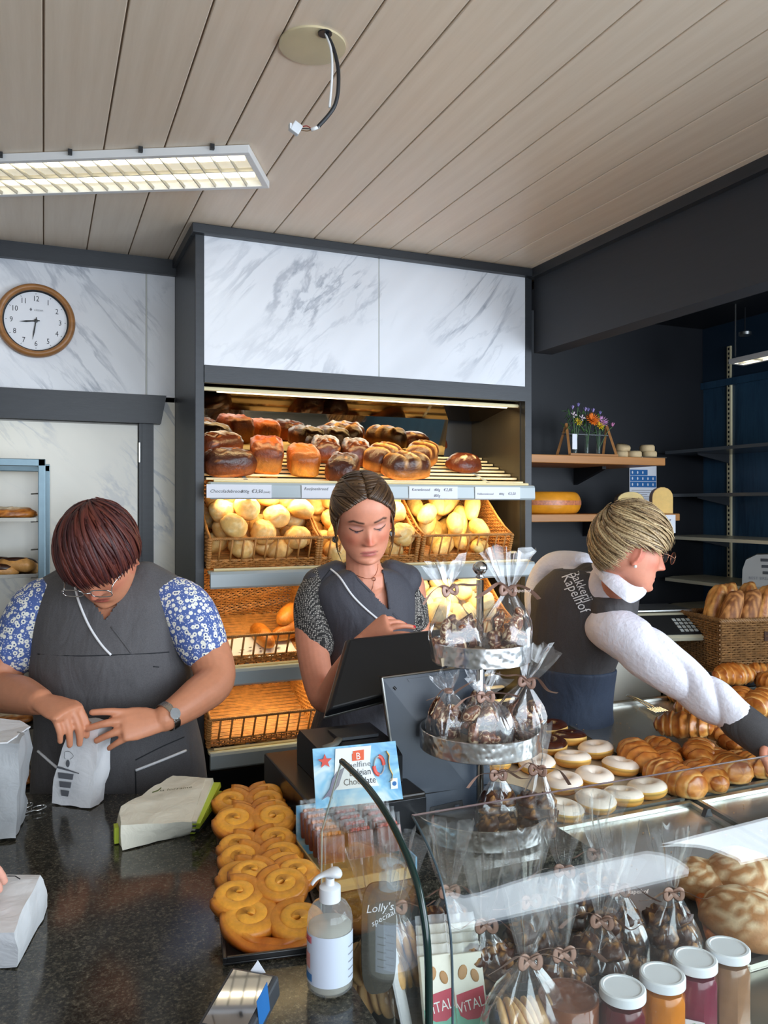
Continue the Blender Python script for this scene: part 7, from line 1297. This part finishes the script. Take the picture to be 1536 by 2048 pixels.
# ------------------------------------------------------------------ woman at the till
def woman_m():
    yaw = R(13); pi_ = R(24); f = (-FW * math.cos(yaw) + RT * math.sin(yaw)) * math.cos(pi_) - UP * math.sin(pi_); H = hmat(P(727, 1034, 2.16), f, UP * 1.0 - RT * .10); bf = (-FW + RT * .35).normalized(); ba = bf.cross(UP)
    root = thing('person', 'woman with tied brown hair in charcoal tunic working at the till', 'person', Vector((P(725, 1400, 2.3).x, P(725, 1400, 2.3).y, 0)))
    rows = [(P(730, 1138, 2.24), .062, .05), (P(729, 1150, 2.25), .105, .065), (P(728, 1180, 2.26), .142, .088), (P(732, 1232, 2.27), .138, .108), (P(732, 1300, 2.28), .125, .106), (P(727, 1380, 2.29), .118, .096), (P(720, 1460, 2.30), .142, .11), (P(718, 1560, 2.31), .165, .12), (P(718, 1760, 2.31), .155, .115)]
    b = MB(); head(b, H, {'nose': .020, 'fat': .002}); limb(b, [(H @ Vector((0, -.028, -.05)), .050), (P(726, 1125, 2.225), .0475), (P(732, 1168, 2.24), .066)], 6, 20); torso(b, rows[:7], ba, bf, -.012)
    limb(b, [(P(632, 1180, 2.24), .044), (P(622, 1255, 2.21), .045), (P(634, 1350, 2.15), .042), (P(652, 1398, 2.10), .036), (P(684, 1345, 2.05), .031), (P(724, 1286, 2.00), .022)], 8, 20); limb(b, [(P(820, 1172, 2.33), .044), (P(832, 1260, 2.34), .043), (P(850, 1340, 2.30), .038), (P(856, 1390, 2.2), .03), (P(850, 1420, 2.1), .022)], 8, 20)
    tips = hand(b, P(726, 1283, 2.0), RT * .85 + UP * .62 - FW * .35, UP * .62 - FW * .75 - RT * .2, 1, [(.25, .5, .3), (.5, .45, .3), (.78, .5, .3), (.95, .5, .3)], .2, .9, (.7, .6, .3)); hand(b, P(850, 1420, 2.1), P(850, 1450, 2.0) - P(850, 1420, 2.1), UP, -1, [(.4, .4, .3)] * 4, .08, .9)
    me = remesh(b, .0026, 5); finish(me, 'body', M_skin, root, headcolor(vget(me), H, (226, 152, 122), (198, 112, 104), (88, 58, 44), (222, 120, 92), (56, 40, 40), (70, 76, 96), (206, 160, 156)))
    M_nail = mk('red_nail', (214, 44, 56), .2)
    for p, d, n in tips: MB().ell(p + n * .0042 - d * .002, (.0042, .0068, .0016), Matrix((d.cross(n), d, n)).transposed(), 10, 6).build('fingernail', M_nail, root, True)
    t = MB(); torso(t, rows, ba, bf, .003); limb(t, [(P(672, 1150, 2.25), .042), (P(638, 1170, 2.25), .050)], 4, 16); limb(t, [(P(782, 1146, 2.30), .040), (P(812, 1160, 2.31), .047)], 4, 16); tm = remesh(t, .0045, 5)
    cutpoly(tm, [(683, 1090), (683, 1118), (705, 1146), (740, 1182), (778, 1219), (775, 1180), (764, 1140), (754, 1112), (754, 1090)]); finish(tm, 'tunic', M_tunicm, root); bt = bvh(tm)
    bits(bt, [(682, 1117), (705, 1147), (740, 1183), (778, 1220), (812, 1254)], .0042, 'lapel_edge', M_tunicm, root, .0, .6); bits(bt, [(754, 1112), (765, 1142), (775, 1180), (779, 1218)], .0038, 'lapel_edge', M_tunicm, root, .0, .6)
    bits(bt, [(661, 1138), (680, 1155), (702, 1188), (728, 1215), (760, 1242)], .0030, 'piping', M_pipe, root); bits(bt, [(661, 1138), (652, 1150), (640, 1165)], .0014, 'seam', M_seam, root, 0)
    bits(bt, [(632, 1469), (660, 1472), (690, 1476)], .0028, 'piping', M_pipe, root)
    sl = MB(); limb(sl, [(P(642, 1168, 2.25), .050), (P(626, 1212, 2.23), .0545), (P(634, 1282, 2.205), .057)], 7, 24); limb(sl, [(P(812, 1165, 2.325), .047), (P(822, 1210, 2.335), .048), (P(826, 1245, 2.335), .048)], 7, 24); split_finish(sl, .0045, M_chk, root)
    tr = MB(); legs(tr, P(718, 1760, 2.31), ba, bf, .075, .085); finish(remesh(tr, .009, 4), 'trousers', M_trou, root)
    # hair: centre parting, drawn back to a knot
    tab = [(0, .082), (12, .078), (30, .066), (50, .044), (68, .014), (80, -.02), (92, -.036), (120, -.055), (180, -.075)]; hm = hairmat('brown_hair', [(50, 33, 21), (82, 57, 36), (120, 88, 56), (64, 44, 28)]); cap = haircap(H, [(a, z_ + .006) for a, z_ in tab], .0, 'hair', hm, root); q = random.Random(8); paths = []
    bun = Vector((0, -.98, .1)).normalized()
    for k in range(420):
        s = 1 if k % 2 else -1; e = q.random()
        if q.random() < .5:
            ang = R(lerp(42, 112, e)); st_d = Vector((s * q.uniform(.0, .05), math.cos(ang), math.sin(ang))); mid = Vector((s * lerp(1.15, .7, e), .25 - .6 * e, .42 + .25 * e)) * 1.1
        else:
            az = R(q.uniform(1, 86)); z = hairline(az, tab); se = min(.98, (z - .012) / .104); ce = math.sqrt(1 - se * se); st_d = Vector((s * math.sin(az) * ce, math.cos(az) * ce, se)); k_ = math.degrees(az) / 86; mid = Vector((s * lerp(.7, 1.0, k_), lerp(.25, -.25, k_), lerp(.85, .0, k_) + q.uniform(-.1, .1)))
        pts = []; off = q.uniform(.005, .011)
        for i in range(13): u = i / 12; d = (st_d * (1 - u) ** 2 + mid * 2 * u * (1 - u) + (bun + Vector((s * .12, 0, q.uniform(-.1, .1)))) * u * u).normalized(); pts.append(ellpt(d, off * (.7 + .3 * min(1, i / 3))))
        paths.append((pts, q.uniform(.0028, .0048)))
    locks(H, paths, hm, cap, None, .35)
    kn = MB()
    for i in range(22): a0 = q.uniform(0, 6.28); kn.tube([H @ Vector((.026 * math.cos(a0 + a) * (1 - .2 * math.sin(a)), -.118 - .014 * math.sin(a * .5), .012 + .026 * math.sin(a0 + a))) for a in np.linspace(0, 3.4, 12)], .006, 6)
    kn.build('hair_knot', hm, cap, True)
    for s, x0 in ((-1, .071), (1, .069)): 
        for j in range(3): MB().tube([H @ Vector((-s * (x0 + .004 * j), .034 - .012 * j, .02)), H @ Vector((-s * (x0 + .009), .03 - .012 * j, -.03)), H @ Vector((-s * (x0 + .006), .022 - .012 * j, -.085)), H @ Vector((-s * (x0 - .004), .028 - .012 * j, -.115 + .02 * j))], [.0022, .002, .0015, .0006], 5).build('loose_strand', hm, cap, True)
    # jewellery
    for s, lab in ((1, 'dark round drop earring on the near ear of the woman at the till'), (-1, 'dark round drop earring on the far ear of the woman at the till')):
        p = H @ Vector((s * .079, .0, -.05)); e = thing('earring', lab, 'earring', p, 'earrings of the woman at the till'); MB().lathe([(0, -.002), (.008, -.002), (.009, 0), (.008, .002), (0, .002)], 18, Matrix.Translation(p - UP * .008) @ Matrix.Rotation(R(90), 4, 'X')).build('disc', mk('tortoise', (70, 66, 50), .25, var=.4, vscale=160), e, 40); MB().tube([p, p + UP * .006], .001, 5).build('hook', M_chrome, e)
    bb_ = bvh(me); nk = thing('necklace', 'fine gold necklace with small ring pendant', 'necklace', hit(bb_, 747, 1156)); M_gold = mk('rose_gold', (190, 120, 90), .25, 1.0)
    bits(bb_, [(697, 1140), (712, 1150), (732, 1157), (747, 1155), (755, 1140), (756, 1128)], .0008, 'chain', M_gold, nk, .001, None, 30); c = hit(bb_, 748, 1158, .002); MB().tube([c + RT * .0045 * math.cos(a) + UP * .0045 * math.sin(a) for a in np.linspace(0, 6.283, 20)], .0011, 6).build('pendant', M_gold, nk, True)
    bits(bb_, [(748, 1162), (745, 1176), (740, 1184)], .0006, 'chain', M_gold, nk, .001)
woman_m()
# ------------------------------------------------------------------ woman reaching for pastry
def woman_r():
    f = RT * math.cos(R(13)) - UP * math.sin(R(13)) - FW * .04; H = hmat(P(1266, 1094, 2.22), f, UP); fw = (RT * .8 + FW * .6).normalized(); la = (FW * .8 - RT * .6).normalized()
    root = thing('person', 'blonde woman in dark vest and white shirt reaching across the pastry trays', 'person', Vector((P(1110, 1400, 2.55).x, P(1110, 1400, 2.55).y, 0)))
    rows = [(P(1224, 1140, 2.30), .055, .05), (P(1190, 1142, 2.39), .13, .08), (P(1168, 1188, 2.42), .172, .10), (P(1158, 1260, 2.45), .165, .108), (P(1138, 1330, 2.50), .142, .105), (P(1126, 1400, 2.54), .150, .112), (P(1122, 1480, 2.56), .165, .12), (P(1122, 1700, 2.56), .155, .115)]
    rows = [(p, a, d) for p, a, d in rows]
    b = MB(); head(b, H, {'nose': .027}); limb(b, [(H @ Vector((0, -.03, -.05)), .050), (P(1238, 1158, 2.24), .049), (P(1218, 1185, 2.32), .045)], 6, 20); torso(b, rows[2:6], la, fw, -.03)
    ns = P(1236, 1236, 2.24); limb(b, [(P(1325, 1335, 2.18), .03), (P(1440, 1408, 2.08), .033), (P(1530, 1470, 2.0), .024)], 7, 18); hand(b, P(1528, 1468, 2.0), P(1580, 1496, 1.95) - P(1528, 1468, 2.0), UP * .8 - FW * .4, 1, [(.5, .6, .4)] * 4, .08, .95)
    me = remesh(b, .0030, 5); finish(me, 'body', M_skin, root, headcolor(vget(me), H, (212, 142, 116), (186, 102, 96), (150, 112, 84), (208, 114, 92), (96, 70, 60)))
    # white shirt: sleeves and collar
    s = MB(); torso(s, rows[1:5], la, fw, -.006); limb(s, [(P(1206, 1250, 2.32), .060), (P(1240, 1266, 2.24), .068), (P(1304, 1312, 2.18), .068), (P(1370, 1364, 2.14), .061), (P(1430, 1406, 2.09), .055), (P(1486, 1446, 2.04), .048)], 8, 26); limb(s, [(P(1160, 1140, 2.52), .058), (P(1110, 1140, 2.58), .058), (P(1082, 1176, 2.58), .050), (P(1078, 1216, 2.52), .044)], 8, 22)
    s.tube([P(1208, 1186, 2.34), P(1226, 1164, 2.29), P(1240, 1148, 2.265)], [.066, .066, .060], 24)
    sm_ = remesh(s, .0042, 4); nrm_ = [v_.normal.copy() for v_ in sm_.vertices]; newc = vget(sm_).copy()
    for i, vt in enumerate(sm_.vertices):
        p = vt.co; u_, v_ = pix(p)
        if u_ > 1180 and v_ > 1200:
            ax_ = (P(1486, 1448, 2.04) - P(1250, 1262, 2.22)).normalized(); s_ = (p - P(1250, 1262, 2.22)).dot(ax_); k_ = 2.2 * nrm_[i].z + 1.2 * nrm_[i].dot(FW); newc[i] = p + nrm_[i] * ((.013 * (abs(math.sin(s_ * 21 + k_ + 2.2 * nz(p, 6))) ** .6 - .75)) * sstep(.0, .08, s_) * (1 - .5 * sstep(.28, .4, s_)) + .006 * nz(p, 11, 3))
    sm_.vertices.foreach_set('co', newc.ravel()); finish(sm_, 'shirt', M_shirt, root)
    co = MB(); up_ = [P(1204, 1110, 2.36), P(1208, 1116, 2.27), P(1226, 1140, 2.20), P(1258, 1166, 2.155), P(1278, 1174, 2.16), P(1290, 1172, 2.20), P(1286, 1160, 2.25)]; cpts = [P(1184, 1128, 2.36), P(1188, 1140, 2.26), P(1208, 1166, 2.175), P(1240, 1194, 2.135), P(1264, 1206, 2.14), P(1290, 1190, 2.19), P(1290, 1178, 2.25)]
    a_, c_ = curve(cpts, 42), curve(up_, 42); co.loft([[q, q.lerp(r_, .3) - FW * .010, q.lerp(r_, .65) - FW * .008, r_, r_ + FW * .006, q.lerp(r_, .5) + FW * .004, q + FW * .006] for q, r_ in zip(a_, c_)], 0, True); co.build('collar', M_shirt, root, 60)
    # dark cuff with stud
    k0, k1 = P(1478, 1442, 2.045), P(1545, 1492, 1.99); cu = MB(); limb(cu, [(k0, .050), (k0.lerp(k1, .5), .049), (k1, .045)], 5, 24); finish(remesh(cu, .004, 3), 'cuff', M_vest, root)
    cb = None
    # vest
    ap = MB(); torso(ap, rows[4:], la, fw, .012); finish(remesh(ap, .006, 5), 'apron', _denim('apron_navy', (46, 56, 74)), root); t = MB(); torso(t, rows[1:6], la, fw, .006); limb(t, [(P(1178, 1158, 2.46), .052), (P(1206, 1190, 2.34), .056), (P(1226, 1222, 2.28), .060)], 5, 18); tm = remesh(t, .0048, 6); finish(tm, 'vest', M_vest, root); bt = bvh(tm)
    for body, u0, v0, ang, sz in (('Bakkerij', 1139, 1146, 62, .040), ('Kapelhof', 1122, 1152, 62, .046)):
        o = text('embroidery', body, sz, M_pipe, Matrix(), None, 'LEFT', .78, .2); me2 = o.data; bpy.data.objects.remove(o); ca_, sa_ = math.cos(R(ang)), math.sin(R(ang)); ok = True
        for vt in me2.vertices:
            x, y = vt.co.x * 660, vt.co.y * 660; h = hit(bt, u0 + x * ca_ + y * sa_, v0 + x * sa_ - y * ca_, .003); vt.co = h if h is not None else P(u0 + x * ca_ + y * sa_, v0 + x * sa_ - y * ca_, 2.3)
        link('embroidery', me2, root)
    tr = MB(); legs(tr, P(1122, 1700, 2.56), la, fw, .075, .085); finish(remesh(tr, .009, 4), 'trousers', M_trou, root)
    bits(bt, [(1235, 1190), (1247, 1198)], .002, 'piping', M_pipe, root, .002, None, 6)
    tab = [(0, .046), (25, .038), (45, .024), (62, .010), (72, -.002), (80, .006), (100, .012), (112, -.028), (130, -.06), (180, -.075)]; hm = hairmat('blonde_hair', [(70, 48, 32), (128, 94, 60), (200, 168, 120), (92, 64, 42), (224, 198, 150)]); cap = haircap(H, tab, .005, 'hair', hairmat('blonde_roots', [(64, 46, 36), (96, 72, 52)]), root)
    locks(H, radial_paths((.0, -.62, .78), tab, 440, 13, (.005, .012), (.003, .0055), 0, .97, .75, .006, .010, .001), hm, cap, None); locks(H, radial_paths((.0, -.62, .78), tab, 150, 14, (.010, .017), (.0028, .0045), 0, .6, .75, .002, .012), hm, cap, None)
    glasses(H, 'fine gold-rimmed glasses of the blonde woman', .020, .0165, mk('glasses_gold', (150, 110, 90), .25, 1.0), .104, .9)
    p = H @ Vector((.0795, -.004, -.05)); p2 = H @ Vector((-.0795, -.004, -.05)); p = p if (p - EYE).length < (p2 - EYE).length else p2; tag(MB().ell(p, (.0045,) * 3, None, 12, 8).build('pearl_earring', mk('pearl', (240, 236, 230), .15), None, True), 'small pearl earring on the ear of the blonde woman', 'earring')
woman_r()
# ------------------------------------------------------------------ customer's fingers entering at the edge
def customer():
    c0 = C(-.86, .42, 0); root = thing('person', 'customer in a blue jacket whose fingertips reach in over the white bag', 'person', c0); H = hmat(C(-.84, .47, 1.63), FW * .9 - UP * .3 + RT * .1, UP); b = MB()
    rows = [(C(-.86, .44, 1.50), .06, .05), (C(-.86, .43, 1.46), .12, .075), (C(-.86, .42, 1.38), .175, .10), (C(-.86, .42, 1.22), .165, .115), (C(-.86, .42, 1.05), .15, .11), (C(-.86, .42, .92), .17, .12), (C(-.86, .42, .78), .17, .12)]
    head(b, H); limb(b, [(H @ Vector((0, -.03, -.05)), .052), (C(-.86, .44, 1.46), .056)], 6, 18); torso(b, rows, RT, FW, -.012); w0 = P(-205, 1690, 1.08)
    hand(b, w0, P(-95, 1700, 1.12) - w0, UP * .8 - FW * .3, 1, [(.15, .35, .25), (.2, .3, .3), (.3, .4, .3), (.35, .4, .3)], .10, 1.0, (.55, .8, -.3)); arm = [(C(-.70, .44, 1.40), .052), (C(-.70, .62, 1.20), .044), (C(-.70, .80, 1.14), .038), (w0, .027)]; limb(b, arm, 6, 16)
    me = remesh(b, .0034, 5); finish(me, 'body', M_skin, root, headcolor(vget(me), H, (224, 164, 144), (190, 110, 104), (90, 66, 50), (220, 138, 116)))
    M_jk = mk('blue_jacket', (60, 84, 120), .8, var=.1, bump=.3, bscale=14, bdist=.02); j = MB(); torso(j, rows[1:], RT, FW, .008); limb(j, [(q, r + .014) for q, r in arm[:3]], 6, 18); limb(j, [(C(-1.03, .43, 1.40), .064), (C(-1.08, .44, 1.15), .055), (C(-1.06, .52, .92), .045)], 6, 18); finish(remesh(j, .006, 5), 'jacket', M_jk, root)
    tr = MB(); legs(tr, C(-.86, .42, .80), RT, FW, .08, .09); finish(remesh(tr, .009, 4), 'trousers', M_trou, root)
    tab = [(0, .05), (45, .04), (70, .01), (90, -.02), (120, -.06), (180, -.08)]; hm = MATS['brown_hair']; cap = haircap(H, tab, .004, 'hair', hm, root); locks(H, radial_paths((.0, -.5, .85), tab, 200, 23, (.006, .012), (.005, .008), 0, .95, .3, .01, .01, .001), hm, cap, None)
customer()
